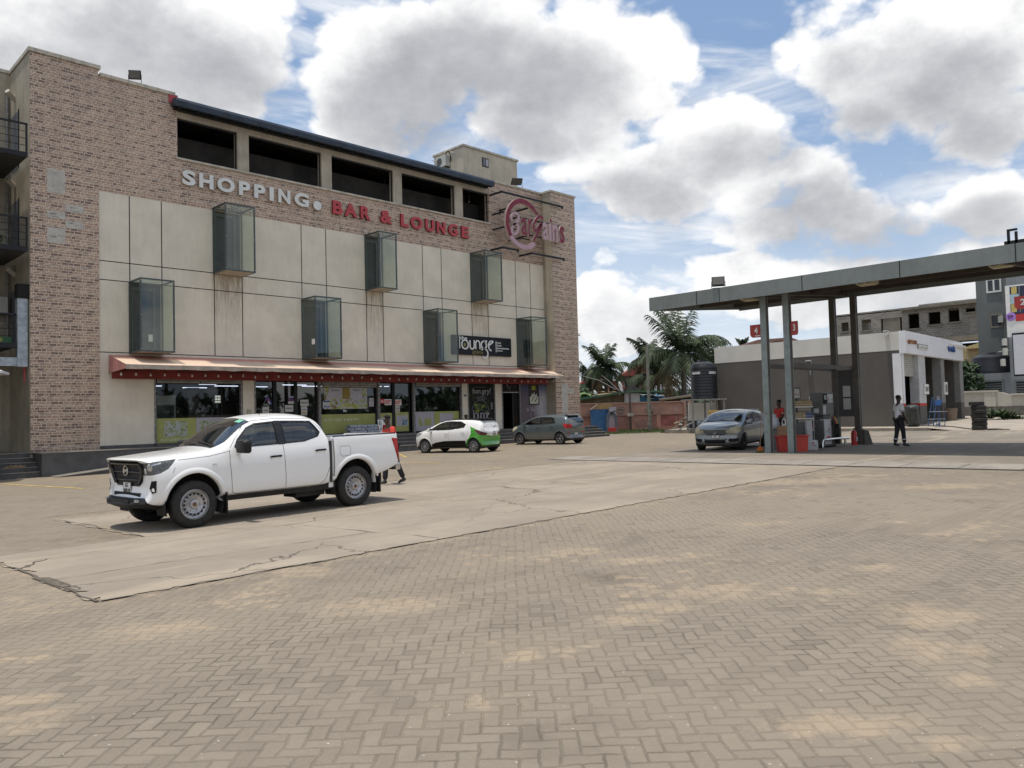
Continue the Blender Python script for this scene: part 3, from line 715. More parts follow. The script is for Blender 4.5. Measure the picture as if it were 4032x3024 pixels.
# glazing of the shop front
def glaze(x0, x1, z0, z1, name='shop_window', nm=1):
    mb = MB(); mb.mt(M_DKMET)
    mb.box(x0, x0 + .05, .14, .20, z0, z1); mb.box(x1 - .05, x1, .14, .20, z0, z1); mb.box(x0 + .05, x1 - .05, .14, .20, z0, z0 + .07); mb.box(x0 + .05, x1 - .05, .14, .20, z1 - .05, z1)
    for k in range(1, nm): xx = x0 + (x1 - x0) * k / nm; mb.box(xx - .025, xx + .025, .14, .20, z0 + .07, z1 - .05)
    f = mb.build(name, B)
    g = MB(); g.mt(M_GLASS); g.quad((x0 + .05, .17, z0 + .07), (x1 - .05, .17, z0 + .07), (x1 - .05, .17, z1 - .05), (x0 + .05, .17, z1 - .05)); g.build('pane', f)
    return f
def plate(x0, x1, z0, z1, m, name='poster', y=.155, parent=None, th=.004):
    mb = MB(); mb.mt(m); mb.box(x0, x1, y - th, y, z0, z1); return mb.build(name, parent or B)
def shutter(x0, x1, z0, z1):
    mb = MB(); mb.mt(M_SHUT); n = max(1, int((z1 - z0) / .085)); h = (z1 - z0) / n
    for k in range(n): mb.prism([(.02, z0 + k * h), (-.01, z0 + k * h + h * .25), (-.01, z0 + k * h + h * .75), (.02, z0 + (k + 1) * h)], 'x', x0 + .04, x1 - .04)
    mb.mt(M_BLACK); mb.lathe([(0, -.03), (.03, -.02)], ((x0 + x1) / 2, 0, z0 + .04), 'y', 10); mb.build('roller_shutter', B)
def jamb(x, w=.11, z1=ZP):
    mb = MB(); mb.mt(M_JAMB); mb.box(x, x + w, -.03, .12, .85, z1)
    for k in range(9): mb.mt(M_BLACK); mb.box(x + w * .35, x + w * .6, -.034, -.029, 1.2 + k * .26, 1.26 + k * .26)
    mb.build('shutter_rail', B)
glaze(4.36, 7.90, .86, 3.34); shutter(4.36, 7.90, 3.31, ZP)
f = glaze(8.56, 11.60, .95, ZP, 'entrance_door', 3)
glaze(11.76, 14.88, .95, 3.24); shutter(11.76, 14.88, 3.20, ZP)
glaze(15.04, 16.94, .95, ZP, 'exit_door', 2)
glaze(17.20, 20.30, .92, 3.30); shutter(17.20, 20.30, 3.27, ZP)
for x in (4.28, 7.86, 8.48, 11.62, 14.90, 17.06, 20.28, 20.76, 22.74, 23.32, 24.76): jamb(x, .11 if x in (11.62, 14.90, 17.06) else .06)
for x in (9.42, 10.44): mb = MB(); mb.mt(M_DKMET); mb.box(x, x + .16, .10, .16, .95, ZP); mb.build('door_stile', B)
mb = MB(); mb.mt(M_DKMET); mb.box(15.84, 16.0, .10, .16, .95, ZP); mb.build('door_stile', B)
# graphics on the glass
M_VEG = picture('vegetable_print', (.44, .43, .48), [(.16, .24, .07), (.30, .34, .14), (.42, .44, .38)], 6, .50)
M_VEG2 = picture('food_print', (.42, .42, .44), [(.38, .42, .12), (.20, .14, .06), (.30, .36, .12)], 4, .53)
M_TEXT = mat('print_black', (.02, .02, .02), .6); M_TXW = mat('print_white', (.62, .64, .50), .6)
p = plate(4.42, 6.0, .93, 1.91, M_GREENY, 'window_graphic'); plate(4.70, 5.64, 1.17, 1.80, M_VEG, 'print', .150, p)
mb = MB(); mb.mt(M_TXW); fit_text(mb, 'FRUITS & VEGETABLES', 4.57, 5.75, 1.0, 1.10, .149); mb.build('lettering', p)
p = plate(6.005, 7.84, .93, 1.91, M_LAV, 'window_graphic'); plate(6.15, 6.8, 1.2, 1.78, M_VEG, 'print', .150, p)
p = plate(11.83, 14.84, 1.02, 1.94, M_GREENY, 'window_graphic'); 
mb = MB(); mb.mt(M_TXW); fit_text(mb, 'BUTCHERY & BAKERY', 12.0, 13.9, 1.62, 1.74, .149); mb.build('lettering', p)
p = plate(11.99, 14.38, 2.18, 3.22, M_VEG2, 'window_poster'); plate(12.25, 12.95, 2.66, 3.20, M_LAV, 'print', .150, p); plate(13.42, 14.11, 2.66, 3.20, M_LAV, 'print', .150, p)
plate(12.99, 13.38, 2.66, 3.2, mat('mustard', (.24, .17, .03), .6), 'print', .150, p)
mb = MB(); mb.mt(M_TEXT); fit_text(mb, 'Butchery', 12.4, 12.82, 2.98, 3.12, .145); fit_text(mb, 'Bakery', 13.6, 13.95, 3.0, 3.13, .145); mb.mt(mat('dull_yellow', (.42, .42, .08), .6)); mb.box(12.9, 13.8, .143, .149, 2.28, 2.38); mb.mt(M_TEXT); fit_text(mb, '020 0946 8740', 13.05, 13.65, 2.31, 2.35, .142); mb.build('lettering', p)
def notice(x0, x1, z0, z1, txt, bg=M_LAV, fg=M_TEXT, fr=(.15, .85, .35, .65), bold=.03, extra=None, name='notice'):
    p = plate(x0, x1, z0, z1, bg, name, .135)
    mb = MB(); mb.mt(fg); w, h = x1 - x0, z1 - z0
    fit_text(mb, txt, x0 + w * fr[0], x0 + w * fr[1], z0 + h * fr[2], z0 + h * fr[3], .130, bold=bold)
    if extra: mb.mt(extra); mb.box(x0 + w * .15, x0 + w * .85, .1305, .134, z0 + h * .12, z0 + h * .38)
    mb.build('lettering', p); return p
M_PAPER = mat('paper', (.48, .48, .46), .6, var=.04); M_PEACH = mat('peach', (.42, .28, .14), .6); M_SIGNRED = mat('sign_red', (.45, .03, .03), .5)
notice(8.91, 9.22, 1.92, 2.32, 'OPEN', M_PAPER, M_TEXT, (.15, .85, .56, .70), .04, M_PEACH); notice(10.79, 11.09, 1.92, 2.32, 'OPEN', M_PAPER, M_TEXT, (.15, .85, .56, .70), .04, M_PEACH)
notice(9.99, 10.40, 2.09, 2.39, 'ENTRANCE', M_PAPER, M_TEXT, (.06, .94, .38, .64)); notice(10.75, 11.17, 2.34, 2.63, 'ENTRANCE', M_PAPER, M_TEXT, (.06, .94, .38, .64))
notice(15.39, 15.80, 2.34, 2.63, 'EXIT', M_WHITE, M_SIGNRED, (.08, .92, .14, .86), .05); notice(16.0, 16.41, 2.32, 2.61, 'EXIT', M_WHITE, M_SIGNRED, (.08, .92, .14, .86), .05)
notice(15.08, 15.38, 2.42, 2.65, 'Exit', M_SIGNRED, M_WHITE, (.3, .8, .25, .75)); notice(16.01, 16.30, 1.97, 2.30, 'OPEN', M_PAPER, M_TEXT, (.15, .85, .56, .70), .04, M_PEACH)
plate(10.15, 10.45, 2.44, 2.56, M_PAPER, 'notice', .135); plate(10.17, 10.45, 2.57, 2.67, mat('purple', (.12, .03, .14), .6), 'notice', .135); notice(10.15, 10.45, 2.70, 2.80, 'FOOD', mat('deep_blue', (.02, .03, .16), .6), M_WHITE, (.08, .92, .2, .8))
mb = MB(); mb.mt(mat('can_blue', (.02, .035, .20), .5))
R_ = Matrix.Translation((9.2, .13, 2.62)) @ Matrix.Rotation(radians(-33), 4, 'Y')
mb.box(-.075, .075, 0, .01, -.23, .23, R_); mb.mt(M_LAV); mb.box(-.075, .075, -.003, .0, .19, .23, R_); mb.box(-.075, .0, -.003, 0, -.19, -.05, R_); mb.mt(M_SIGNRED); mb.box(-.05, .05, -.005, -.002, -.03, .03, R_); mb.build('can_sticker', B)
notice(11.91, 12.29, 2.22, 2.55, 'Blue', M_PAPER, mat('script_blue', (.02, .06, .3), .6), (.2, .9, .1, .45)); plate(11.95, 12.27, 2.50, 2.57, mat('teal_blue', (.03, .12, .25), .6), 'notice', .130)
notice(14.46, 14.75, 2.28, 2.70, '? ? ?', M_LAV, M_TEXT, (.15, .85, .6, .8)); plate(13.0, 13.18, 2.04, 2.14, M_PAPER, 'notice', .135)
p = plate(15.10, 15.83, 1.02, 1.95, M_GREENY, 'window_graphic', .15); plate(15.14, 15.75, 1.24, 1.74, M_LAV, 'print', .144, p)
mb = MB(); mb.mt(M_TEXT); mb.lathe([(0, .1385), (.11, .1385)], (15.44, 0, 1.60), 'y', 14); mb.box(15.55, 15.69, .137, .139, 1.62, 1.65); mb.box(15.55, 15.69, .137, .139, 1.54, 1.56); mb.build('figure_print', p)
p = plate(16.04, 16.86, 1.0, 1.98, M_GREENY, 'window_graphic', .15); plate(16.1, 16.8, 1.29, 1.82, M_LAV, 'print', .144, p); plate(16.45, 16.76, 1.34, 1.62, picture('blue_print', (.32, .38, .45), [(.1, .25, .35), (.02, .05, .08)], 12, .52), 'print', .140, p)
p = plate(17.27, 18.51, 1.0, 1.98, M_LAV, 'window_graphic', .15)
mb = MB(); mb.mt(M_GREENY); mb.prism([(17.5, 1.30), (17.5, 1.76), (17.62, 1.64), (17.75, 1.35), (17.7, 1.22)], 'y', .142, .146); mb.prism([(17.9, 1.25), (17.85, 1.55), (18.0, 1.68), (18.1, 1.6), (18.3, 1.70), (18.33, 1.28)], 'y', .142, .146); mb.build('fruit_print', p)
p = plate(18.52, 20.24, 1.0, 1.98, M_GREENY, 'window_graphic', .15); plate(18.9, 19.82, 1.35, 1.88, M_LAV, 'print', .144, p)
# lounge end of the shop front
M_HANG = picture('dark_food_print', (.012, .013, .013), [(.03, .045, .02)], 3, .55)
p = plate(20.86, 22.74, .9, ZP, M_HANG, 'dark_poster', .05)
mb = MB(); mb.mt(M_LAV); fit_text(mb, 'han.gry!', 21.18, 22.5, 2.82, 3.20, .042, bold=-.004); 
fit_text(mb, 'Enjoy our delicious meals', 21.4, 22.15, 3.25, 3.28, .042)
for k, z in enumerate((2.72, 2.65, 2.58)): fit_text(mb, ['breakfast', 'lunch dinner and drinks', 'every single day'][k], 21.5 - .1 * (k == 1), 22.1 + .1 * (k == 1), z, z + .035, .042)
for k in range(3): stroke(mb, [(22.50, 2.05 + .13 * k), (22.57, 2.15 + .13 * k), (22.64, 2.05 + .13 * k)], .025, .038, .044)
mb.build('lettering', p)
mb = MB(); mb.mt(mat('steel_grey', (.20, .21, .21), .5)); stroke(mb, [(21.72 + .62 * cos(radians(a)), 1.95 + .60 * sin(radians(a))) for a in range(0, 181, 15)], .02, .036, .044)
for i in range(34):
    r = random.Random(i); x = 21.72 + r.uniform(-.5, .5); z = 1.9 + r.uniform(0, .42); mb.mt([mat('leaf_print', (.05, .09, .03), .7), mat('yellow_print', (.26, .27, .03), .7), mat('leaf_print2', (.09, .13, .05), .7)][0 if i % 3 else 2] if i > 8 else MATS['yellow_print'] if 'yellow_print' in MATS else mat('yellow_print', (.26, .27, .03), .7)); mb.lathe([(0, .0415), (r.uniform(.04, .1), .0415)], (x, -.003 * (i % 3), z), 'y', 9)
mb.build('bowl_print', p)
def lounge_word(mb, x0, x1, z0, z1, w, y0, y1):
    """the lower-case word drawn as in the sign: l o u n g e with a dropping g tail"""
    W, H = x1 - x0, z1 - z0
    def P(a, b): return (x0 + a * W, z0 + b * H)
    stroke(mb, [P(.0, 1.35), P(.0, .0)], w, y0, y1)
    def ov(cx, cy, rx, ry, a0=0, a1=360, st=20): return [P(cx + rx * cos(radians(a)), cy + ry * sin(radians(a))) for a in range(a0, a1 + 1, st)]
    stroke(mb, ov(.155, .5, .105, .5), w, y0, y1)
    stroke(mb, [P(.29, 1.0), P(.29, .35), P(.33, .05), P(.38, .02), P(.43, .12), P(.44, .35), P(.44, 1.0)], w, y0, y1)
    stroke(mb, [P(.48, 0), P(.48, .65), P(.51, .95), P(.57, 1.0), P(.62, .85), P(.63, .6), P(.63, 0)], w, y0, y1)
    stroke(mb, ov(.75, .55, .085, .42), w, y0, y1); stroke(mb, [P(.75, .98), P(.84, .98)], w, y0, y1)
    stroke(mb, [P(.68, .05), P(.75, .1), P(.82, -.1), P(.845, -.5), P(.80, -.85), P(.74, -.9), P(.70, -.8)], w, y0, y1)
    stroke(mb, [P(.88, .45), P(.93, .7), P(1.0, .88), P(.97, .98), P(.92, .95), P(.88, .6), P(.885, .35), P(.92, .05), P(.95, -.02)], w, y0, y1)
mb = MB(); mb.mt(M_LAV); lounge_word(mb, 21.2, 22.35, 1.5, 1.85, .035, .036, .044); fit_text(mb, 'the', 21.25, 21.42, 1.9, 1.99, .04); mb.build('lettering', p)
# small plates on the pillars, meter box
plate(20.46, 20.68, 2.72, 2.90, M_PAPER, 'small_plate', -.0035); plate(20.5, 20.64, 2.77, 2.85, M_TEXT, 'small_plate', -.0085, None, .004)
mb = MB(); mb.mt(mat('cream_box', (.45, .42, .32), .5)); mb.box(8.14, 8.31, -.10, -.001, 1.97, 2.22); mb.mt(M_TEXT); mb.box(8.21, 8.23, -.104, -.1, 2.06, 2.16); mb.build('meter_box', B, bevel=.008)
# lounge doorway
mb = MB(); mb.mt(M_DKMET); mb.box(23.40, 23.46, .05, .12, .9, 3.5); mb.box(24.70, 24.76, .05, .12, .9, 3.5); mb.box(24.2, 24.28, .05, .12, .9, 2.96); mb.mt(M_LAV); mb.box(23.46, 24.7, .03, .1, 2.96, 3.01); d_ = mb.build('lounge_door', B)
mb = MB(); mb.mt(M_GLASS); mb.quad((24.28, .09, .95), (24.70, .09, .95), (24.70, .09, 2.96), (24.28, .09, 2.96)); mb.quad((23.46, .09, 3.02), (24.70, .09, 3.02), (24.70, .09, 3.5), (23.46, .09, 3.5)); mb.build('pane', d_)
mb = MB(); mb.mt(M_LAV); stroke(mb, [(23.8, 3.4), (23.9, 3.45), (23.85, 3.3), (24.1, 3.25), (24.0, 3.15)], .015, .08, .085); mb.build('door_sticker', d_)
# painted mural wall beside the lounge door
def mural():
    m, N, b = newmat('splash_mural'); tc = N.node('ShaderNodeTexCoord').outputs['Object']; s = N.sep(tc)
    n = N.noise(N.vm('MULTIPLY', tc, (1.4, 1, .45)), 1.6, 7, .65, .6); n2 = N.noise(tc, 4, 6, .7)
    c = N.mix(N.ss(s[2], 2.3, 3.5), (.11, .085, .10), (.045, .05, .11))
    lx = N.ss(N.m('ADD', s[0], N.m('MULTIPLY', N.m('SUBTRACT', n, .5), 1.6)), 25.7, 26.9)
    c = N.mix(N.m('MULTIPLY', lx, N.ss(s[2], 3.6, 2.6)), c, (.40, .40, .43)); c = N.mix(N.m('MULTIPLY', lx, N.ss(s[2], 2.8, 3.5, 0, .7)), c, (.07, .14, .26))
    c = N.mix(N.m('MULTIPLY', N.ss(n2, .5, .68), N.m('MULTIPLY', lx, .6)), c, (.52, .52, .54))
    N.l.new(c, b.inputs['Base Color']); b.inputs['Roughness'].default_value = .5; return m
p = plate(24.88, 27.05, .9, ZP, mural(), 'mural_panel', .03, None, .02)
mb = MB(); mb.mt(M_LAV); fit_text(mb, '@', 25.30, 25.52, 1.90, 2.08, .004); stroke(mb, [(25.68, 2.2), (25.66, 1.5)], .02, .0, .008)
stroke(mb, [(25.72, 1.9), (25.82, 2.12), (25.78, 1.88), (25.86, 2.0), (25.88, 1.86), (25.95, 2.0), (26.02, 2.02), (25.96, 1.9), (26.06, 1.92), (26.2, 2.1)], .02, .0, .008)
for k in range(2): stroke(mb, [(26.55, 1.85 + .24 * k), (26.72, 2.15 + .24 * k), (26.9, 1.85 + .24 * k)], .06, .0, .008)
mb.build('lettering', p)
p2 = plate(25.52, 26.39, 2.25, 3.5, picture('menu_print', (.04, .035, .035), [(.05, .05, .04)], 4, .6), 'menu_poster', .0, None, .006)
mb = MB(); mb.mt(mat('cream_print', (.50, .50, .44), .6)); mb.prism([(25.62, 2.32), (25.58, 2.75), (25.72, 2.72), (25.76, 2.95), (25.88, 2.80), (25.96, 3.02), (26.05, 2.80), (26.2, 2.92), (26.2, 2.72), (26.33, 2.74), (26.3, 2.32)], 'y', -.010, -.006)
mb.mt(MATS['leaf_print2']); [mb.lathe([(0, -.0115), (.06, -.0115)], (25.75 + .1 * k, -.001 * k, 2.5 + .12 * (k % 3)), 'y', 8) for k in range(5)]
mb.mt(MATS['yellow_print']); mb.box(25.78, 26.1, -.011, -.006, 3.12, 3.38); mb.build('print', p2)
# fridge and counter behind the first window
fr = thing('display_fridge', 'white display fridge behind the first shop window', 'fridge', (4.92, .75, .9))
mb = MB(); mb.mt(mat('fridge_white', (.36, .39, .39), .4)); mb.box(-.52, .52, 0, .6, 1.55, 1.95); mb.box(-.52, -.24, 0, .6, 0, 1.55); mb.box(.44, .5, 0, .6, 0, 1.55); mb.box(-.24, .44, .5, .6, 0, 1.55); mb.box(-.24, .44, .05, .5, .95, .98); mb.box(-.24, .44, .05, .5, 1.25, 1.28); mb.build('cabinet', fr, bevel=.03)
mb = MB(); mb.mt(M_GLASS); mb.quad((-.24, .02, .1), (.44, .02, .1), (.44, .02, 1.5), (-.24, .02, 1.5)); mb.build('glass_door', fr)
tag((lambda m_: (m_.mt(mat('brown_counter', (.13, .09, .06), .6)), m_.box(0, 2.0, 0, .6, 1.0, 1.12), m_.box(.1, .2, .1, .5, 0, 1.0), m_.box(1.8, 1.9, .1, .5, 0, 1.0), m_.build('counter', None, loc=(5.85, .6, .9)))[-1])(MB()), 'long brown counter top behind the first shop window', 'counter')
# ------------------------------------------------------------------ glass boxes
M_BLIND = mat('box_back', (0.035, 0.045, 0.062), 0.6, var=0.25, scale=2)
M_SOFF = mat('box_soffit', (0.42, 0.36, 0.28), 0.8, var=.15)
for bi, (x0, x1, z0, z1) in enumerate(BOXES):
    D = 1.2; t = .055
    mb = MB(); mb.mt(M_FRAME)
    for x in (x0, x1 - t):
        mb.box(x, x + t, -D, -D + t, z0, z1); mb.box(x, x + t, -t, -.002, z0, z1)
        mb.box(x, x + t, -D + t, -t, z1 - t, z1); mb.box(x, x + t, -D + t, -t, z0 + .0, z0 + t)
    for y in (-D, -t):
        mb.box(x0 + t, x1 - t, y, y + t - (.002 if y > -.1 else 0), z1 - t, z1); mb.box(x0 + t, x1 - t, y, y + t - (.002 if y > -.1 else 0), z0, z0 + t)
    # inner door-like frame against the wall
    mb.box(x0 + .10, x0 + .17, .02, .08, z0 + t, z1 - .15); mb.box(x1 - .38, x1 - .28, .0, .08, z0 + t, z1 - .15); mb.box(x0 + .17, x1 - .38, .02, .08, z1 - .32, z1 - .2)
    f = mb.build('glass_box', B)
    g = MB(); g.mt(M_BOXGLASS); e = .012
    g.quad((x0 + t, -D + e, z0 + t), (x1 - t, -D + e, z0 + t), (x1 - t, -D + e, z1 - t), (x0 + t, -D + e, z1 - t))
    for x in (x0 + e, x1 - e):
        q = [(x, -t, z0 + t), (x, -D + t, z0 + t), (x, -D + t, z1 - t), (x, -t, z1 - t)]; g.quad(*(q if x < x0 + .1 else q[::-1]))
    g.quad((x0 + t, -t, z1 - e), (x0 + t, -D + t, z1 - e), (x1 - t, -D + t, z1 - e), (x1 - t, -t, z1 - e)); g.build('glass', f)
    s = MB(); s.mt(M_SOFF); s.box(x0 + t, x1 - t, -D + t, -t, z0 + .005, z0 + .03); s.build('floor_panel', f)
    s = MB(); s.mt(M_BLIND); s.box(x0 + .06, x1 - .06, .09, .12, z0, z1 - .02); s.build('back_panel', f)
    s = MB(); s.mt(M_WHITE)
    for z in (z0 + .1, (z0 + z1) / 2, z1 - .1):
        for x in (x0 + .03, x1 - .03): s.lathe([(0, -D - .012), (.014, -D)], (x, 0, z), 'y', 6)
    s.build('screw', f)
    if bi in (0, 2):
        s = MB(); s.mt(M_WHITE); xx = x0 + (.72 if bi == 0 else .12)
        if bi == 0: s.box(xx, xx + .16, -.04, -.03, z0 + .5, z0 + .78)
        else: s.box(x0 + .004, x0 + .008, -1.1, -.85, z0 + .62, z0 + .86)
        s.build('paper_notice', f)
    if bi in (0, 2, 4, 6):
        s = MB(); s.mt(M_BLACK); s.tube([(x0 + .2, -.3, z0 + .95), (x0 + .45, -.3, z0 + .5), (x0 + .6, -.28, z0 + .35), (x1 - .2, -.28, z0 + .3)], .008, 5); s.build('cable', f)

# ------------------------------------------------------------------ awning
M_AWN = mat('awning_cloth', (0.66, 0.50, 0.40), 0.85, var=0.10, scale=1.4, fine=.1, streak=.0)
def awn_mat():
    m, N, b = newmat('faded_awning'); tc = N.node('ShaderNodeTexCoord').outputs['Object']; s = N.sep(tc)
    n = N.noise(tc, .9, 6, .6); n2 = N.noise(tc, 6, 5, .65)
    f = N.m('ADD', N.ss(s[1], -.9, -.05), N.m('MULTIPLY', N.m('SUBTRACT', n, .5), 1.1))      # sun-bleached outer edge, redder by the wall
    c = N.mix(N.ss(f, .15, .95), (0.63, 0.485, 0.375), (0.52, 0.235, 0.19)); c = N.mix(N.m('MULTIPLY', N.ss(n2, .5, .75), .22), c, (.30, .20, .16))
    N.l.new(c, b.inputs['Base Color']); b.inputs['Roughness'].default_value = .85; return m
M_AWT = awn_mat(); M_AWV = mat('awning_valance', (.40, .345, .295), .85, var=.22, scale=2.4, streak=.4); M_AWR = mat('awning_red', (.20, .035, .03), .85, var=.15, scale=2)
A = thing('awning', 'long faded red and cream cloth awning over the shop front', 'awning', (0, 0, 0))
NX = 60; X0, X1 = 2.62, 27.35
def aw(i, j):
    t = i / NX; x = X0 + (X1 - X0) * t; u = j / 6
    y = -.02 - 1.75 * u
    if i == NX or x > 26.6: pass
    sag = -.035 * sin(pi * u) - .018 * abs(sin(pi * t * 12)) * u
    return (min(x, X1 - .75 * u) if t > .95 else x, y, 4.36 - .46 * u + sag)
mb = MB(); mb.mt(M_AWT)
V = [[mb.bm.verts.new(aw(i, j)) for j in range(7)] for i in range(NX + 1)]
for i in range(NX):
    for j in range(6): mb.face([V[i][j], V[i + 1][j], V[i + 1][j + 1], V[i][j + 1]])
mb.build('canopy_cloth', A, smooth=True)
mb = MB(); mb.mt(M_AWV)
P = [aw(i, 6) for i in range(NX + 1)]
T = [mb.bm.verts.new((p[0], p[1] - .004, p[2])) for p in P]; L = [mb.bm.verts.new((p[0], p[1] + .01 * sin(i * 1.3), p[2] - .155 - .012 * sin(i * 2.1) - (.02 if i % 5 == 0 else 0))) for i, p in enumerate(P)]
for i in range(NX): mb.face([T[i], T[i + 1], L[i + 1], L[i]])
mb.build('valance', A)
mb = MB(); mb.mt(mat('awning_end', (.45, .20, .18), .85, var=.15)); mb.face([mb.bm.verts.new(p) for p in [(X0, -.02, 4.36), (X0, -1.77, 3.9), (X0, -1.77, 3.745), (X0 - .02, -.02, 3.66)]]); mb.build('side_cloth', A)
mb = MB(); mb.mt(M_AWR)
q = [(X0 + .0, -.30, 3.44), (26.9, -.30, 3.44), (26.9, -.32, 3.98), (X0 + .0, -.32, 3.98)]; mb.quad(*q)
mb.quad((X0, -1.72, 3.84), (26.3, -1.72, 3.84), (26.8, -.32, 3.98), (X0, -.32, 3.98)); mb.build('red_lining', A)
mb = MB(); mb.mt(M_DKMET)
for k in range(12): x = 3.0 + 2.15 * k; mb.tube([(x, -.02, 3.72), (x + .05, -1.74, 3.80)], .018, 5); mb.tube([(x, -.02, 3.72), (x + 1.6, -1.6, 3.80)], .01, 4)
mb.tube([(X0, -1.74, 3.88), (26.5, -1.74, 3.88)], .02, 5); mb.build('frame', A)
# bulbs hung under it
M_BULB = mat('bulb_glass', (.52, .50, .46), .25, var=.02); S = thing('string_lights', 'string of white pear bulbs along the awning', 'string lights', (2.7, -1.0, 3.66))
mb = MB(); mb.mt(M_BLACK); pts = []
for i in range(47): x = .53 * i; pts += [(x, 0.0, .05 + .02 * sin(i * 2.3)), (x + .26, 0, .0)]
mb.tube(pts, .006, 4); mb.build('cable', S)
bulb = None
for i in range(46):
    if bulb is None:
        mb = MB(); mb.mt(M_DKMET); mb.lathe([(0, .0), (.018, 0), (.018, -.05), (.014, -.055)], seg=8); mb.mt(M_BULB); mb.lathe([(.014, -.055), (.03, -.10), (.042, -.135), (.038, -.16), (.02, -.178), (0, -.182)], seg=8); bulb = mb.build('bulb', S, smooth=True); o = bulb
    else: o = bulb.copy(); COL.objects.link(o); o.parent = S
    o.location = (.53 * i + .02, -.0, .045 + .02 * sin(i * 2.3) + random.uniform(-.02, .02))

# ------------------------------------------------------------------ lettering on the brick band
def letters(name, label, cat, items, m, yb=-.01, yf=-.13, side=M_LETS):
    t = thing(name, label, cat, (items[0][1], 0, items[0][3]))
    ox, oz = items[0][1], items[0][3]
    for ch, x0, x1, z0, z1 in items:
        mb = MB(); mb.mt(m)
        if ch == 'dot': mb.lathe([(0, yf), ((x1 - x0) / 2, yf), ((x1 - x0) / 2, yf + .1), (0, yf + .1)], ((x0 + x1) / 2 - ox, 0, (z0 + z1) / 2 - oz), 'y', 28)
        elif ch == 'I': mb.box(x0 - ox, x1 - ox, yf, yf + .1, z0 - oz, z1 - oz)
        else: fit_text(mb, ch, x0 - ox, x1 - ox, z0 - oz, z1 - oz, yf, .1, bold=.042)
        mb.ml.append(side)
        for f in mb.bm.faces:
            f.normal_update()
            if abs(f.normal.y) < .5: f.material_index = 1
        o = mb.build('letter', t)
    return t
LS = [('S', 5.42, 5.97), ('H', 6.12, 6.72), ('O', 6.89, 7.65), ('P', 7.84, 8.36), ('P', 8.54, 9.06), ('I', 9.26, 9.46), ('N', 9.68, 10.27), ('G', 10.48, 11.21)]
letters('shopping_sign', 'large white letters SHOPPING and a dot on the brick band', 'sign', [(c, a, b_, 11.41, 12.02) for c, a, b_ in LS] + [('dot', 11.44, 11.86, 11.38, 11.80)], M_LETW)
LB = [('B', 12.47, 13.01), ('A', 13.12, 13.82), ('R', 14.02, 14.60), ('&', 15.19, 15.90), ('L', 16.44, 16.91), ('O', 17.06, 17.82), ('U', 18.02, 18.60), ('N', 18.77, 19.36), ('G', 19.58, 20.24), ('E', 20.51, 21.02)]
letters('bar_lounge_sign', 'large red letters BAR & LOUNGE on the brick band', 'sign', [(c, a, b_, 11.36, 12.0) for c, a, b_ in LB], M_RED, side=mat('red_return', (.17, .01, .015), .5))
# round script sign on steel arms
T = thing('round_script_sign', 'maroon and pink Bargains script sign with open ring on steel arms', 'sign', (25.3, -.5, 12.4))
O_ = Matrix.Translation((-25.3, .5, -12.4))
def tb(mb, *a): mb.box(*a, M=O_)
mb = MB(); mb.mt(M_DKMET)
for z, xa, xb in ((14.09, 22.75, 27.9), (10.97, 22.72, 24.0), (10.94, 25.05, 27.9)):
    tb(mb, xa, xa + .07, -1.0, .0, z - .05, z + .05); tb(mb, xa + .07, xb, -1.0, -.93, z - .05, z + .05); tb(mb, xb - .1, xb, -1.0, -.93, z - .12, z + .05)
for z, xa, xb in ((13.0, 22.9, 24.1), (12.15, 22.9, 24.0), (12.9, 24.1, 27.6), (12.0, 25.0, 27.6), (11.72, 24.2, 25.0)):
    tb(mb, xa, xa + .07, -.92, .0, z - .04, z + .04); tb(mb, xa + .07, xb, -.92, -.87, z - .03, z + .03)
for z, xa in ((13.35, 23.5), (13.55, 24.9)): tb(mb, xa, xa + .06, -.9, .0, z - .05, z + .05); tb(mb, xa, xa + .05, -.04, .0, z - .25, z + .05)
mb.build('steel_arm', T)
cx, cz, r0, r1 = 24.36, 12.49, 1.17, 1.44
def arc(a0, a1, m, name):
    mb = MB(); mb.mt(m); n = 30; pr = []
    for i in range(n + 1):
        a = radians(a0 + (a1 - a0) * i / n); w = 1 if i < n - 4 and i > 3 or True else .3
        rr0 = r0 + (.13 * max(0, 1 - i / 5) if name == 'ring_upper' else .13 * max(0, 1 - (n - i) / 5) * 0)
        pr.append((Vector((cx + r1 * cos(a), 0, cz + r1 * sin(a))), Vector((cx + rr0 * cos(a), 0, cz + rr0 * sin(a)))))
    vs = [[mb.bm.verts.new(O_ @ (p + Vector((0, y, 0)))) for p in (a, b_) for y in (-1.08, -.95)] for a, b_ in pr]
    for A_, B_ in zip(vs, vs[1:]):
        mb.face([A_[0], B_[0], B_[2], A_[2]]); mb.face([A_[1], A_[3], B_[3], B_[1]])
        mb.mt(M_RETURN); mb.face([A_[0], A_[1], B_[1], B_[0]]); mb.face([A_[2], B_[2], B_[3], A_[3]]); mb.mt(m)
    mb.build(name, T)
arc(32, 218, M_MAG, 'ring_upper'); arc(218, 312, M_PINK, 'ring_lower')
zz = lambda x, y: onY(1850 + x / 3.949, 680 + y / 3.949, -1.1)
def side2(mb):
    mb.ml.append(M_RETURN)
    for f in mb.bm.faces:
        f.normal_update()
        if abs(f.normal.y) < .6: f.material_index = 1
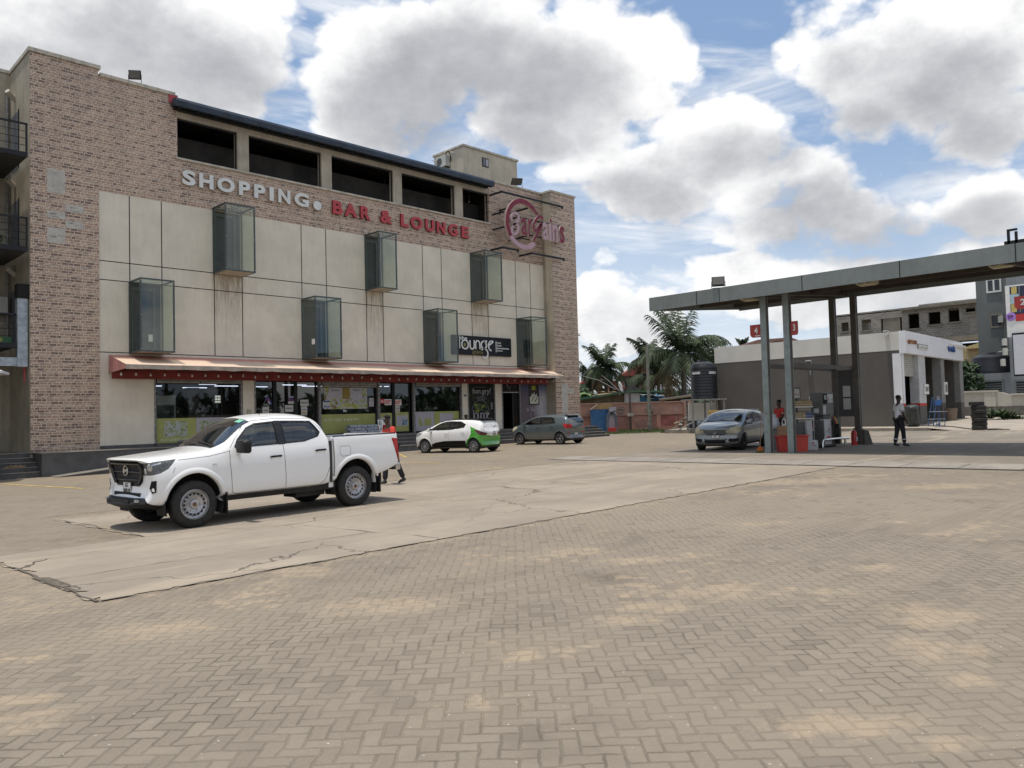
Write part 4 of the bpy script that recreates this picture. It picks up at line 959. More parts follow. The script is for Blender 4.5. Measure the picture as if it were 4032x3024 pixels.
for nm, m, path, w in [('letter_b', M_PINK, [(655, 745), (640, 690), (670, 640), (720, 632), (758, 665), (755, 720), (715, 775), (668, 805), (720, 800), (752, 840), (745, 910), (705, 955), (662, 940), (652, 885), (670, 830), (700, 800)], .15),
                       ('letter_g', M_MAG, [(1128, 730), (1115, 690), (1060, 690), (1008, 760), (985, 850), (1005, 900), (1045, 880), (1108, 790), (1085, 870), (1045, 950), (1005, 1020), (985, 1062)], .17)]:
    mb = MB(); mb.mt(m); stroke(mb, [zz(*p) for p in path], w * .92, -1.13, -1.0, M=O_); side2(mb); mb.build(nm, T)
for ch, m, (xa, ya, xb, yb) in [('a', M_MAG, (790, 705, 888, 990)), ('r', M_MAG, (900, 715, 962, 998)), ('a', M_PINK, (1130, 782, 1222, 1060)), ('l', M_PINK, (1232, 800, 1268, 1068)), ('n', M_PINK, (1282, 812, 1372, 1095)), ('s', M_MAG, (1388, 838, 1472, 1118)), ('.', M_MAG, (1234, 725, 1266, 780))]:
    x0, za = zz(xa, ya); x1, zb_ = zz(xb, yb); mb = MB(); mb.mt(m)
    z0, z1 = min(za, zb_) , max(za, zb_)
    z0 = {'.': 12.95}.get(ch, 11.83); z1 = {'.': 13.13}.get(ch, 12.85)
    if ch in '.l': mb.box(x0, x1, -1.13, -1.0, z0, z1, M=O_)
    else: fit_text(mb, ch, x0, x1, z0, z1, -1.13, .13, bold=.018, M=O_)
    side2(mb); mb.build('letter', T)
# lounge board
T = thing('lounge_sign', 'black board reading the lounge @BGs Food Music Entertainment Sports', 'sign', (19.66, -.13, 5.0))
O_ = Matrix.Translation((-19.66, .13, -5.0))
mb = MB(); mb.mt(mat('gloss_black', (.010, .012, .018), .4, spec=.2)); mb.box(19.66, 24.06, -.12, -.004, 5.0, 6.04, M=O_); mb.build('board', T)
zl = lambda x, y: onY(1740 + x / 6.144, 1270 + y / 6.144, -.15)
mb = MB(); mb.mt(M_LETW)
x0, _ = zl(385, 0); mb.box(20.12, 20.17, -.16, -.125, 5.33, 6.02, M=O_)
fit_text(mb, 'the', 20.2, 20.70, 5.80, 6.0, -.15, .03, bold=.01, M=O_)
lounge_word(mb, 20.06, 22.45, 5.34, 5.80, .075, -.165, -.125, ) if False else None
def ovl(c, r, n=18): return [(c[0] + r[0] * cos(2 * pi * k / n), c[1] + r[1] * sin(2 * pi * k / n)) for k in range(n + 1)]
W_ = .075
for path in [ovl((20.52, 5.55), (.235, .235)), [(20.88, 5.80), (20.88, 5.50), (20.93, 5.36), (21.05, 5.33), (21.16, 5.40), (21.19, 5.52), (21.19, 5.81)],
             [(21.29, 5.33), (21.29, 5.62), (21.35, 5.76), (21.46, 5.79), (21.57, 5.72), (21.60, 5.58), (21.60, 5.34)], ovl((21.90, 5.58), (.19, .21)), [(21.9, 5.80), (22.14, 5.80)],
             [(21.72, 5.30), (21.85, 5.37), (22.02, 5.36), (22.16, 5.22), (22.18, 5.02), (22.05, 4.88), (21.92, 4.86), (21.80, 4.93)],
             [(22.28, 5.56), (22.42, 5.66), (22.60, 5.78), (22.50, 5.82), (22.36, 5.78), (22.26, 5.64), (22.25, 5.48), (22.33, 5.35), (22.46, 5.28)]]:
    stroke(mb, path, W_, -.17, -.125, M=O_)
mb.box(22.83, 22.87, -.14, -.12, 5.22, 5.82, M=O_)
for s, xb, z in (('Food', 23.22, 5.70), ('Music', 23.28, 5.55), ('Entertainment', 23.86, 5.40), ('Sports', 23.35, 5.25)): fit_text(mb, s, 22.92, xb, z, z + .10, -.14, .02, bold=.012, M=O_)
mb.build('lettering', T)
mb = MB(); mb.mt(mat('olive_gold', (.20, .17, .06), .4)); mb.lathe([(0, -.14), (.10, -.14), (.10, -.12)], (20.52 - 19.66, .13, 5.54 - 5.0), 'y', 16); fit_text(mb, '@BGs', 21.06, 21.86, 5.03, 5.26, -.14, .02, bold=.005, M=O_); mb.build('gold_lettering', T)

# ------------------------------------------------------------------ floodlights, camera, AC on the building
def floodlight(name, label, loc, rz, tilt=-35, w=.45, stand=.22):
    t = thing(name, label, 'floodlight', loc, rz); R_ = Matrix.Translation((0, 0, stand + .12)) @ Matrix.Rotation(radians(tilt), 4, 'X')
    mb = MB(); mb.mt(M_DKMET); mb.box(-w / 2, w / 2, -.03, .06, -w * .38, w * .38, R_)
    for k in range(8): mb.box(-w / 2 + .03 + k * w * .115, -w / 2 + .045 + k * w * .115, .06, .09, -w * .34, w * .34, R_)
    mb.build('housing', t)
    mb = MB(); mb.mt(mat('lamp_lens', (.10, .095, .085), .3, var=.05)); mb.box(-w / 2 + .03, w / 2 - .03, -.036, -.031, -w * .3, w * .34, R_); mb.build('lens', t)
    mb = MB(); mb.mt(M_DKMET)
    for x in (-w / 2 - .02, w / 2 + .005): mb.box(x, x + .015, -.02, .02, 0, stand + .12)
    mb.box(-w / 2 - .02, w / 2 + .02, -.02, .02, 0, .012); mb.build('bracket', t); return t
floodlight('floodlight', 'small black floodlight on the parapet above the brick wall at left', (3.68, .1, 15.15), radians(-35), 14)
floodlight('floodlight', 'flat black floodlight on the parapet by the rooftop room', (25.1, .1, 15.0), radians(-30), 58, .62)
def ac_unit(label, loc, rz, s=1.0, group=None):
    t = thing('air_conditioner', label, 'air conditioner', loc, rz, group)
    mb = MB(); mb.mt(mat('ac_cream', (.52, .52, .47), .5, var=.08, streak=.3)); mb.box(-.42 * s, .42 * s, -.15 * s, .15 * s, 0, .6 * s); mb.build('casing', t, bevel=.01)
    mb = MB(); mb.mt(M_DKMET); mb.lathe([(0, -.155 * s), (.22 * s, -.158 * s)], (-.12 * s, 0, .3 * s), 'y', 20)
    mb.mt(MATS['ac_cream']); [mb.lathe([(r - .006, -.165 * s), (r + .006, -.165 * s)], (-.12 * s, 0, .3 * s), 'y', 20) for r in (.06 * s, .12 * s, .18 * s)]; mb.build('fan_grille', t)
    mb = MB(); mb.mt(M_DKMET); mb.box(-.35 * s, -.31 * s, -.15 * s, .25 * s, -.05, -.0); mb.box(.31 * s, .35 * s, -.15 * s, .25 * s, -.05, 0); mb.build('bracket', t); return t
ac_unit('cream air conditioner on the side of the rooftop room', (24.22, 5.7, 17.35), radians(-90), 1.15)
mb = MB(); mb.mt(M_BLACK); mb.tube([(24.2, 5.35, 18.0), (24.1, 5.2, 18.2), (24.1, 5.0, 18.2), (24.15, 4.85, 17.9), (24.2, 4.9, 17.5)], .03, 6); tag(mb.build('drain_hose'), 'black hose looped beside the rooftop air conditioner', 'hose')
ac_unit('air conditioner on the end wall below the balconies, at the left edge', (-.6, 2.4, 6.0), 0, 1.0)
def camera_cctv(label, loc, rz, s=1.0):
    t = thing('security_camera', label, 'security camera', loc, rz)
    mb = MB(); mb.mt(M_WHITE); mb.lathe([(0, -.14 * s), (.04 * s, -.14 * s), (.045 * s, .12 * s), (0, .13 * s)], (0, 0, 0), 'y', 12, Matrix.Rotation(radians(12), 4, 'X')); mb.box(-.05 * s, .05 * s, -.18 * s, .12 * s, .045 * s, .06 * s); mb.build('body', t, smooth=40)
    mb = MB(); mb.mt(M_WHITE); mb.tube([(0, .06 * s, -.03 * s), (0, .16 * s, -.1 * s), (0, .26 * s, -.1 * s)], .018 * s, 6); mb.build('bracket', t); return t
camera_cctv('white security camera on the far edge of the brick pilaster', (29.35, -.6, 6.5), radians(60), 1.2)

# ------------------------------------------------------------------ balconies (end wall, left)
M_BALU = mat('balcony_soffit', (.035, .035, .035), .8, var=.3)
for k, zf in enumerate((11.34, 8.0, 4.66)):
    xe = -.22 if k < 2 else -.45; y0 = -.65 if k < 2 else -.1
    b = thing('steel_balcony', ['top steel balcony with three-bar railing on the end wall', 'middle steel balcony with plants on the end wall', 'lowest steel balcony with green box on the end wall'][k], 'balcony', (xe, y0, zf), 0, 'stacked balconies on the end wall')
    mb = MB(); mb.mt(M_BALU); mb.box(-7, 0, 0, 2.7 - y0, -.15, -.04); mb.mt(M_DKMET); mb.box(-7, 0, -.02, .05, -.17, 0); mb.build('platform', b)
    mb = MB(); mb.mt(M_DKMET); mb.box(-.06, 0, 0, .06, 0, 1.02)
    for x in (-1.6, -3.2, -5): mb.box(x, x + .04, 0, .05, 0, 1.0)
    mb.box(-7, 0, 0, .05, .98, 1.04)
    for z in (.25, .5, .75): mb.tube([(-7, .03, z), (-.03, .03, z)], .012, 5)
    mb.build('railing', b)
    mb = MB(); mb.mt(mat('flush_door', (.13, .14, .16), .6, var=.08)); mb.box(-.03, -.014, 1.42, 2.44, zf - .02 + .05, zf + 2.15); mb.mt(M_DKMET); mb.box(-.04, -.014, 1.36, 1.42, zf, zf + 2.2); mb.build('balcony_door', B)
    mb = MB(); mb.mt(M_COPE); mb.tube([(-.01, 2.0, zf + 2.75), (-.3, 1.8, zf + 2.95)], .10, 8); mb.build('wall_spout', B)
    mb = MB(); mb.mt(M_JAMB); mb.tube([(-.12, 2.62, zf), (-.12, 2.62, zf + 3.3)], .05, 6); mb.build('downpipe', B)
t = thing('potted_plant', 'bushy potted plants on the middle balcony', 'plant', (-1.0, .5, 8.0)); 
mb = MB(); mb.mt(mat('pot', (.12, .05, .03), .8)); mb.lathe([(.12, 0), (.17, .25), (.15, .25), (0, .2)]); mb.build('pot', t)
def leafball(mb, c, r, n, ls, rnd, flat=1.0):
    for i in range(n):
        a = rnd.uniform(0, 2 * pi); z = rnd.uniform(-1, 1); q = sqrt(1 - z * z); d = Vector((q * cos(a), q * sin(a), z * flat)); p = Vector(c) + Vector((d.x * r[0], d.y * r[1], d.z * r[2])) * rnd.uniform(.45, 1.0) ** .5
        u = Vector((rnd.uniform(-1, 1), rnd.uniform(-1, 1), rnd.uniform(-1, 1))).normalized(); w = u.orthogonal().normalized(); l = ls * rnd.uniform(.6, 1.3)
        mb.quad(p - u * l, p - w * l * .35, p + u * l, p + w * l * .35)
M_LEAF = mat('leaf_green', (.055, .095, .035), .7, var=.4, scale=2.5); M_LEAF2 = mat('leaf_dark', (.030, .060, .025), .7, var=.4, scale=2.5); M_LEAF3 = mat('leaf_light', (.095, .145, .045), .7, var=.35, scale=2.5)
mb = MB(); mb.mt(M_LEAF2); leafball(mb, (0, 0, .42), (.3, .3, .25), 160, .08, random.Random(3)); mb.build('foliage', t)
t = thing('green_box', 'green crate with round emblem on the lowest balcony', 'crate', (-1.0, .1, 4.66)); mb = MB(); mb.mt(mat('crate_green', (.02, .09, .035), .6)); mb.box(-.45, .45, 0, .3, 0, .22); mb.build('crate', t); mb = MB(); mb.mt(MATS['dull_yellow']); mb.lathe([(.05, -.006), (.075, -.006)], (.1, 0, .11), 'y', 14); mb.box(.09, .11, -.006, -.002, .05, .17); mb.build('emblem', t)
# galvanised duct
t = thing('exhaust_duct', 'galvanised exhaust duct with black cowl beside the brick pilaster', 'duct', (-.2, .25, 3.84))
M_GALV = mat('galvanised', (.34, .38, .42), .45, metal=.5, var=.25, scale=5)
mb = MB(); mb.mt(M_GALV); mb.box(-.17, .16, -.15, .15, 0, 2.45); mb.box(-1.3, -.17, -.12, .12, .02, .33); mb.build('duct', t, bevel=.01)
mb = MB(); mb.mt(M_BLACK); mb.box(-.19, .20, -.24, .16, 2.45, 2.95); mb.build('cowl', t, bevel=.02)
mb = MB(); mb.mt(M_RED); mb.box(.06, .1, 0, .04, -.55, 0); mb.build('strut', t)
t = thing('parasol', 'pale edge of a parasol at the far left of the photo', 'parasol', (-2.3, -1.4, .75))
mb = MB(); mb.mt(mat('parasol_cloth', (.60, .60, .62), .8)); mb.lathe([(0, 3.25), (1.35, 2.78), (1.35, 2.70)], seg=8); mb.build('canopy_cloth', t)
mb = MB(); mb.mt(M_JAMB); mb.tube([(0, 0, -.7), (0, 0, 3.2)], .025, 8); mb.build('pole', t)

# ------------------------------------------------------------------ podium, steps, ramp
P = thing('podium', 'dark tiled podium with front steps along the shops', 'steps', (0, 0, 0)); gr = lambda x, y: gz(x, y) - .05
mb = MB(); mb.mt(M_GRANITE); mb.box(.06, 9.0, -1.2, .02, -.2, .775); mb.box(9.0, 30.3, -1.2, .0, -.2, .87); mb.box(22, 30.3, 0, 3, -.1, .87)
mb.box(-9, -1.25, -1.2, 2.7, -.2, .775); mb.box(-1.25, .06, -.02, 2.7, -.2, .775)
mb.build('plinth', P)
mb = MB(); mb.mt(M_TREAD); mb.box(.02, 9.0, -1.24, -.045, .776, .80); mb.box(8.98, 30.34, -1.24, -.002, .871, .90); mb.box(29.26, 30.34, -.002, 3, .871, .90); mb.box(-9, -1.21, -1.24, 2.7, .776, .80); mb.box(-1.21, .02, -.06, 2.7, .776, .80); mb.build('top_tread', P)
for k in range(3):
    y0 = -1.2 - .3 * (k + 1); z = .87 - .165 * (k + 1)
    mb = MB(); mb.mt(M_GRANITE); mb.box(9.6, 30.3, y0, y0 + .3, -.2, z); mb.mt(M_TREAD); mb.box(9.58, 30.34, y0 - .03, y0 + .3, z + .001, z + .028); mb.build('step', P)
for k in range(4):
    y0 = -.02 - .24 * (k + 1); z = .775 - .16 * (k + 1)
    mb = MB(); mb.mt(M_GRANITE); mb.box(-1.25, .055, y0, y0 + .24, -.2, z); mb.mt(M_TREAD); mb.box(-1.25, .055, y0 - .03, y0 + .24, z + .001, z + .025); mb.build('stair_tread', P)
mb = MB(); mb.mt(M_GRANITE); mb.box(2.28, 27.0, -.03, -.001, .80, .93); mb.build('skirting', P)
mb = MB(); mb.mt(M_GRANITE); mb.prism([(.3, -.2), (.3, -.03), (8.5, .74), (8.5, -.2)], 'y', -2.0, -1.21); mb.mt(M_TREAD); mb.prism([(.3, -.03), (.3, -.005), (8.5, .765), (8.5, .74)], 'y', -2.04, -1.21); mb.build('ramp', P)
mb = MB(); mb.mt(mat('brown_cloth', (.30, .22, .12), .9, var=.3, scale=8)); leafball(mb, (-.6, -.62, .33), (.32, .16, .05), 90, .09, random.Random(8)); tag(mb.build('crumpled_cloth'), 'crumpled tan cloth lying on the left steps', 'cloth')
# stacked water sacks and a leaning sign board by the shop
sk = thing('stacked_water_sacks', 'grey pile of shrink-wrapped water packs on the steps behind the truck', 'water packs', (13.5, -.75, .9))
r = random.Random(5); M_SACK = mat('water_pack', (.27, .30, .36), .3, var=.3, scale=9)
for j in range(4):
    for i in range(5):
        mb = MB(); mb.mt(M_SACK); x = -.75 + i * .32 + (.1 if j % 2 else 0) + r.uniform(-.03, .03); mb.box(-.155, .155, -.2, .2, 0, .125); mb.build('water_pack', sk, bevel=.035, loc=(x, r.uniform(-.05, .05), j * .13), rotz=r.uniform(-.1, .1))
t = thing('leaning_board', 'white board with black letters leaning beside the exit doors', 'sign board', (14.78, -.55, .9))
mb = MB(); mb.mt(M_WHITE); R_ = Matrix.Rotation(radians(-12), 4, 'X'); mb.box(-.2, .2, 0, .02, 0, .75, R_); mb.build('board', t); mb = MB(); mb.mt(M_TEXT); fit_text(mb, 'E', -.14, .0, .48, .68, -.004, M=R_); fit_text(mb, 'A', -.14, .0, .2, .4, -.004, M=R_); fit_text(mb, 'R', .02, .14, .2, .4, -.004, M=R_); mb.build('lettering', t)
# ------------------------------------------------------------------ vehicles
def inpoly(p, poly):
    x, y = p; c = False; n = len(poly)
    for i in range(n):
        x0, y0 = poly[i]; x1, y1 = poly[i - 1]
        if (y0 > y) != (y1 > y) and x < (x1 - x0) * (y - y0) / (y1 - y0) + x0: c = not c
    return c
def nearest(p, poly):
    P = Vector(p); best = None
    for i in range(len(poly)):
        a = Vector(poly[i - 1]); b = Vector(poly[i]); d = b - a; t = max(0, min(1, (P - a).dot(d) / max(d.length_squared, 1e-9))); q = a + d * t; L = (q - P).length
        if best is None or L < best[0]: best = (L, q)
    return best
AX = {'side': (0, 2), 'top': (0, 1), 'front': (1, 2)}
def loft_body(stations, sub=3, cap0=True, cap1=True):
    """stations: (x, [(y,z)...]) half sections from bottom centre to top centre -> closed smooth bmesh"""
    bm = bmesh.new(); rows = []
    for x, pts in stations:
        full = [(y, z) for y, z in pts] + [(-y, z) for y, z in pts[-2:0:-1]]
        rows.append([bm.verts.new((x(y) if callable(x) else x, y, z)) for y, z in full])
    n = len(rows[0])
    for A, B_ in zip(rows, rows[1:]):
        for k in range(n): bm.faces.new([A[k], A[(k + 1) % n], B_[(k + 1) % n], B_[k]])
    m = n // 2
    def cap(R, flip):
        for i in range(m):
            a, b = R[i], R[i + 1]; c, d = R[(n - i - 1) % n], R[(n - i) % n]
            vs = []
            for v in (a, b, c, d):
                if v not in vs: vs.append(v)
            if len(vs) > 2:
                try: bm.faces.new(vs if flip else vs[::-1])
                except ValueError: pass
    if cap0: cap(rows[0], False)
    if cap1: cap(rows[-1], True)
    bmesh.ops.recalc_face_normals(bm, faces=bm.faces)
    me = bpy.data.meshes.new('b'); bm.to_mesh(me); bm.free()
    o = bpy.data.objects.new('b', me); COL.objects.link(o); md = o.modifiers.new('s', 'SUBSURF'); md.levels = sub; md.render_levels = sub
    dg = bpy.context.evaluated_depsgraph_get(); dg.update(); e = bpy.data.meshes.new_from_object(o.evaluated_get(dg)); bpy.data.objects.remove(o); bpy.data.meshes.remove(me)
    bm = bmesh.new(); bm.from_mesh(e); bpy.data.meshes.remove(e); bm.normal_update(); return bm
def cut_regions(bm, regions):
    """regions: dict(name, axis, poly, ok) ; snaps the mesh to the outline, returns face sets; later regions win"""
    lay = bm.faces.layers.int.new('reg')
    for ri, R in enumerate(regions):
        a, b = AX[R['axis']]; ok = R['ok']; poly = R['poly']
        ins = set()
        for f in bm.faces:
            c = f.calc_center_median()
            if ok(c, f.normal) and inpoly((c[a], c[b]), poly): ins.add(f)
        vs = set()
        for f in ins:
            for e in f.edges:
                if any(g not in ins for g in e.link_faces): vs.update(e.verts)
        for v in vs:
            L, q = nearest((v.co[a], v.co[b]), poly)
            if L < .07: v.co[a], v.co[b] = q.x, q.y
        for f in ins: f[lay] = ri + 1
    return lay
SIDED = ('door_pillar', 'front_window', 'rear_window', 'headlight', 'tail_light', 'fog_recess', 'black_sill_wrap')
def split_mesh(bm, lay, idx, name, parent, m, inset=0.0, smooth=True, side=0):
    if name in SIDED and not side: return [split_mesh(bm, lay, idx, name, parent, m, inset, smooth, q) for q in (-1, 1)][0]
    ob = bmesh.new(); vm = {}
    for f in bm.faces:
        if f[lay] in idx and (not side or f.calc_center_median().y * side > 0):
            vs = []
            for v in f.verts:
                if v not in vm: vm[v] = ob.verts.new(v.co - v.normal * inset)
                vs.append(vm[v])
            try: ob.faces.new(vs)
            except ValueError: pass
    me = bpy.data.meshes.new(name); ob.to_mesh(me); ob.free(); me.materials.append(m)
    for p in me.polygons: p.use_smooth = smooth
    o = bpy.data.objects.new(name, me); COL.objects.link(o); o.parent = parent; return o
def circle(cx, cz, r, n=40): return [(cx + r * cos(2 * pi * k / n), cz + r * sin(2 * pi * k / n)) for k in range(n)]
def ribbon(mb, bvh, pts, w, axis='side', sgn=1, off=.002, step=.03):
    """strip that follows the body surface along 2-D points; sgn = side"""
    P = []
    for a, b in zip(pts, pts[1:]):
        a, b = Vector(a), Vector(b); n = max(1, int((b - a).length / step))
        for i in range(n): P.append(a + (b - a) * i / n)
    P.append(Vector(pts[-1])); prev = None
    for i, p in enumerate(P):
        t = (P[min(i + 1, len(P) - 1)] - P[max(i - 1, 0)])
        if t.length < 1e-6: continue
        t.normalize(); nn = Vector((-t.y, t.x)) * w / 2; row = []
        for q in (p + nn, p - nn):
            if axis == 'side': o = Vector((q.x, 1.5 * sgn, q.y)); d = Vector((0, -sgn, 0))
            elif axis == 'top': o = Vector((q.x, q.y, 3)); d = Vector((0, 0, -1))
            else: o = Vector((3 * sgn, q.x, q.y)); d = Vector((-sgn, 0, 0))
            h = bvh.ray_cast(o, d)
            row.append(None if h[0] is None else h[0] + h[1] * (off if h[1].dot(d) < 0 else -off))
        if None in row: prev = None; continue
        if prev: mb.quad(prev[0], prev[1], row[1], row[0])
        prev = row
def wheel(parent, loc, R, W, side, style, rimr):
    """wheel with axle along y; side=-1: outer face towards -y"""
    t = MB(); t.mt(M_RUBBER); h = W / 2
    prof = [(rimr, -h * .8), (rimr + .02, -h), (R - .05, -h), (R - .015, -h * .82), (R, -h * .55), (R, h * .55), (R - .015, h * .82), (R - .05, h), (rimr + .02, h), (rimr, h * .8)]
    t.lathe(prof, (0, 0, 0), 'y', 40)
    for g_ in (-.4, 0, .4): t.mt(M_BLACK); t.lathe([(R + .001, h * g_ - .004), (R + .001, h * g_ + .004)], (0, 0, 0), 'y', 40)
    w = t.build('wheel', parent, smooth=35, loc=loc)
    s = side; m = MATS['rim_' + style]; r = MB(); r.mt(m)
    def F(p): return [(a, s * b) for a, b in p]
    if style == 'steel':
        r.lathe(F([(rimr + .004, h * .80), (rimr - .012, h * .86), (rimr - .02, h * .5), (rimr - .055, h * .38), (rimr - .075, h * .52), (rimr * .62, h * .60), (rimr * .48, h * .42), (.075, h * .40), (.065, h * .62), (.05, h * .66), (0, h * .66)]), (0, 0, 0), 'y', 36)
        r.mt(M_BLACK)
        for k in range(16):
            a = 2 * pi * k / 16; M = Matrix.Rotation(a, 4, 'Y'); r.lathe([(0, s * (h * .58 + .006)), (.0185, s * (h * .58 + .006))], (rimr * .71, 0, 0), 'y', 10, M)
        r.mt(mat('hub_rust', (.14, .07, .035), .7)); r.lathe(F([(0, h * .70), (.035, h * .69), (.036, h * .5)]), (0, 0, 0), 'y', 14)
        r.mt(m)
        for k in range(6):
            a = 2 * pi * k / 6; M = Matrix.Rotation(a, 4, 'Y'); r.lathe(F([(0, h * .56), (.012, h * .55), (.013, h * .4)]), (.10, 0, 0), 'y', 8, M)
    else:
        n = {'alloy': 6, 'dark': 7, 'cap': 9}[style]
        r.lathe(F([(rimr + .004, h * .80), (rimr - .012, h * .86), (rimr - .022, h * .5)]), (0, 0, 0), 'y', 36)
        for k in range(n):
            a0 = 2 * pi * k / n; tw = .22 if style == 'cap' else .0; wd = .30 if style == 'cap' else (.15 if style == 'alloy' else .17)
            for d in ((-.09, .09) if style == 'alloy' else (0,)):
                p = []
                for (rr_, aa, ww) in ((.03, 0, .022 / .03), (rimr * .55, tw * .5, wd), (rimr - .01, tw, wd * .72)):
                    ww = min(ww, .5); p.append((rr_, a0 + d * (rr_ / rimr) + aa, ww / 2))
                q = [(rr_ * cos(a - ww), rr_ * sin(a - ww)) for rr_, a, ww in p] + [(rr_ * cos(a + ww), rr_ * sin(a + ww)) for rr_, a, ww in p[::-1]]
                r.prism(q, 'y', s * h * .66, s * h * .80)
        r.lathe(F([(0, h * .86), (.045, h * .85), (.055, h * .7)]), (0, 0, 0), 'y', 16)
        r.mt(M_BLACK); r.lathe(F([(rimr - .02, h * .52), (0, h * .45)]), (0, 0, 0), 'y', 24)
    r.build('rim', w, smooth=35)
    return w
def plate_no(parent, M, l1, l2=None, w=.30, h=.17, name='number_plate'):
    mb = MB(); mb.mt(M_WHITE); mb.box(-w / 2, w / 2, -.006, 0, -h / 2, h / 2, M); mb.mt(M_TEXT)
    e = .006
    for a in ((-w / 2, w / 2, h / 2 - e, h / 2), (-w / 2, w / 2, -h / 2, -h / 2 + e), (-w / 2, -w / 2 + e, -h / 2 + e, h / 2 - e), (w / 2 - e, w / 2, -h / 2 + e, h / 2 - e)): mb.box(a[0], a[1], -.008, -.006, a[2], a[3], M)
    if l2: fit_text(mb, l1, -w * .20, w * .14, .015, h / 2 - .018, -.010, .003, .03, M=M); fit_text(mb, l2, -w * .42, w * .42, -h / 2 + .018, -.005, -.010, .003, .03, M=M)
    else: fit_text(mb, l1, -w * .44, w * .44, -h * .28, h * .28, -.010, .003, .03, M=M)
    mb.build(name, parent)
def carpaint(name, col, rough=.28, coat=.8, dust=.15, dustc=(.30, .24, .17), metal=0.0):
    m, N, b = newmat(name); tc = N.node('ShaderNodeTexCoord').outputs['Object']; s = N.sep(tc)
    n = N.noise(tc, 2.2, 5, .6); f = N.m('MULTIPLY', N.ss(N.m('ADD', s[2], N.m('MULTIPLY', n, .45)), 1.0, .50), dust * 2.2)
    n2 = N.noise(tc, 26, 4, .7); f = N.m('ADD', f, N.m('MULTIPLY', N.ss(n2, .55, .8), dust * .45), clamp=True)
    N.l.new(N.mix(f, col, dustc), b.inputs['Base Color']); b.inputs['Roughness'].default_value = rough; b.inputs['Metallic'].default_value = metal
    b.inputs['Coat Weight'].default_value = coat; b.inputs['Coat Roughness'].default_value = .05
    return m
M_PWHITE = carpaint('paint_white', (.84, .845, .845), dust=.05); M_PGREY = carpaint('paint_grey', (.115, .145, .160), metal=.35, rough=.34, dust=.12)
M_PSILV = carpaint('paint_silver', (.235, .265, .275), metal=.35, rough=.32, dust=.12); M_PGREEN = carpaint('paint_green', (.07, .36, .035), dust=.06); M_PBLK = carpaint('paint_black', (.010, .010, .010), dust=.0, coat=.05, rough=.5)
M_PBLK.node_tree.nodes['Principled BSDF'].inputs['Specular IOR Level'].default_value = .1
M_CGLASS = glassmat('car_glass', (.42, .46, .45), .14); M_WSGLASS = glassmat('windscreen_glass', (.42, .45, .44), .28); M_FILM = mat('white_window', (.62, .62, .62), .25)
M_TRIM = mat('black_trim', (.014, .014, .015), .55, spec=.3); M_TRIMG = mat('gloss_trim', (.010, .010, .011), .22)
M_SEAM = mat('panel_gap', (.05, .05, .05), .8); M_CHROME = mat('chrome', (.62, .63, .64), .18, metal=1.0, var=.02); M_HL = mat('headlamp', (.50, .52, .54), .08, metal=.6, var=.25, scale=9); M_HLY = mat('yellowed_lamp', (.50, .47, .34), .15, var=.10)
M_TAIL = mat('tail_red', (.40, .012, .012), .12, var=.2, scale=9); M_UNDER = mat('underbody', (.022, .020, .018), .9, var=.3); M_SEAT = mat('seat_cloth', (.16, .16, .165), .8, var=.2)
MATS['rim_steel'] = mat('wheel_silver', (.42, .42, .43), .35, metal=.6, var=.2, scale=8); MATS['rim_alloy'] = mat('alloy_silver', (.50, .51, .52), .28, metal=.8, var=.08); MATS['rim_dark'] = mat('alloy_dark', (.055, .055, .06), .4, metal=.5); MATS['rim_cap'] = mat('hubcap', (.36, .37, .38), .35, metal=.5)
def seats(parent, xs, z, w=.52, ys=(-.36, .36), col=None):
    for x in xs:
        for y in ys:
            mb = MB(); mb.mt(col or M_SEAT); mb.box(x - .08, x + .07, y - w / 2, y + w / 2, z, z + .62); mb.box(x - .5, x - .05, y - w / 2, y + w / 2, z - .12, z + .04); mb.build('seat', parent, bevel=.05)
            mb = MB(); mb.mt(col or M_SEAT); mb.box(x - .05, x + .06, y - .13, y + .13, z + .66, z + .86); mb.tube([(x, y - .06, z + .6), (x, y - .06, z + .7)], .01, 5); mb.tube([(x, y + .06, z + .6), (x, y + .06, z + .7)], .01, 5); mb.build('headrest', parent, bevel=.04)
def steering(parent, x, y, z):
    mb = MB(); mb.mt(M_TRIM); M = Matrix.Translation((x, y, z)) @ Matrix.Rotation(radians(-65), 4, 'Y')
    mb.tube([M @ Vector((.18 * cos(a * pi / 10), .18 * sin(a * pi / 10), 0)) for a in range(20)], .014, 6, closed=True); mb.tube([M @ Vector((-.17, 0, 0)), M @ Vector((.17, 0, 0))], .015, 5); mb.build('steering_wheel', parent)
def mirror(parent, x, y, z, s, m, big=1.0, nm='mirror'):
    mb = MB(); mb.mt(m); a = .16 * big; b_ = .11 * big; M = Matrix.Translation((x, y + s * a * 1.05, z)) 
    def rr(q, k=.62): return [(a * (1 if abs(u) > 0 else 0) * 0 + a * max(-1, min(1, cos(t_) * 1.25)) * q, b_ * max(-1, min(1, sin(t_) * 1.25)) * q) for t_ in [2 * pi * i / 24 for i in range(24)] for u in (1,)]
    rings = [[mb.bm.verts.new(M @ Vector((h, y_, z_))) for y_, z_ in rr(q)] for h, q in ((-.075, .55), (-.06, .80), (-.01, .97), (.04, 1.0), (.055, .96))]
    for A_, B_ in zip(rings, rings[1:]):
        for i in range(24): mb.face([A_[i], A_[(i + 1) % 24], B_[(i + 1) % 24], B_[i]])
    mb.face(rings[0][::-1]); mb.face(rings[-1])
    mb.mt(M_TRIM); mb.box(x - .03, x + .03, min(y, y + s * a * .5), max(y, y + s * a * .5), z - b_ * .9, z - b_ * .4); o = mb.build(nm, parent, smooth=40)
    g = MB(); g.mt(M_CHROME); g.box(.056, .058, -a * .82, a * .82, -b_ * .8, b_ * .8, M); g.build('mirror_glass', o)
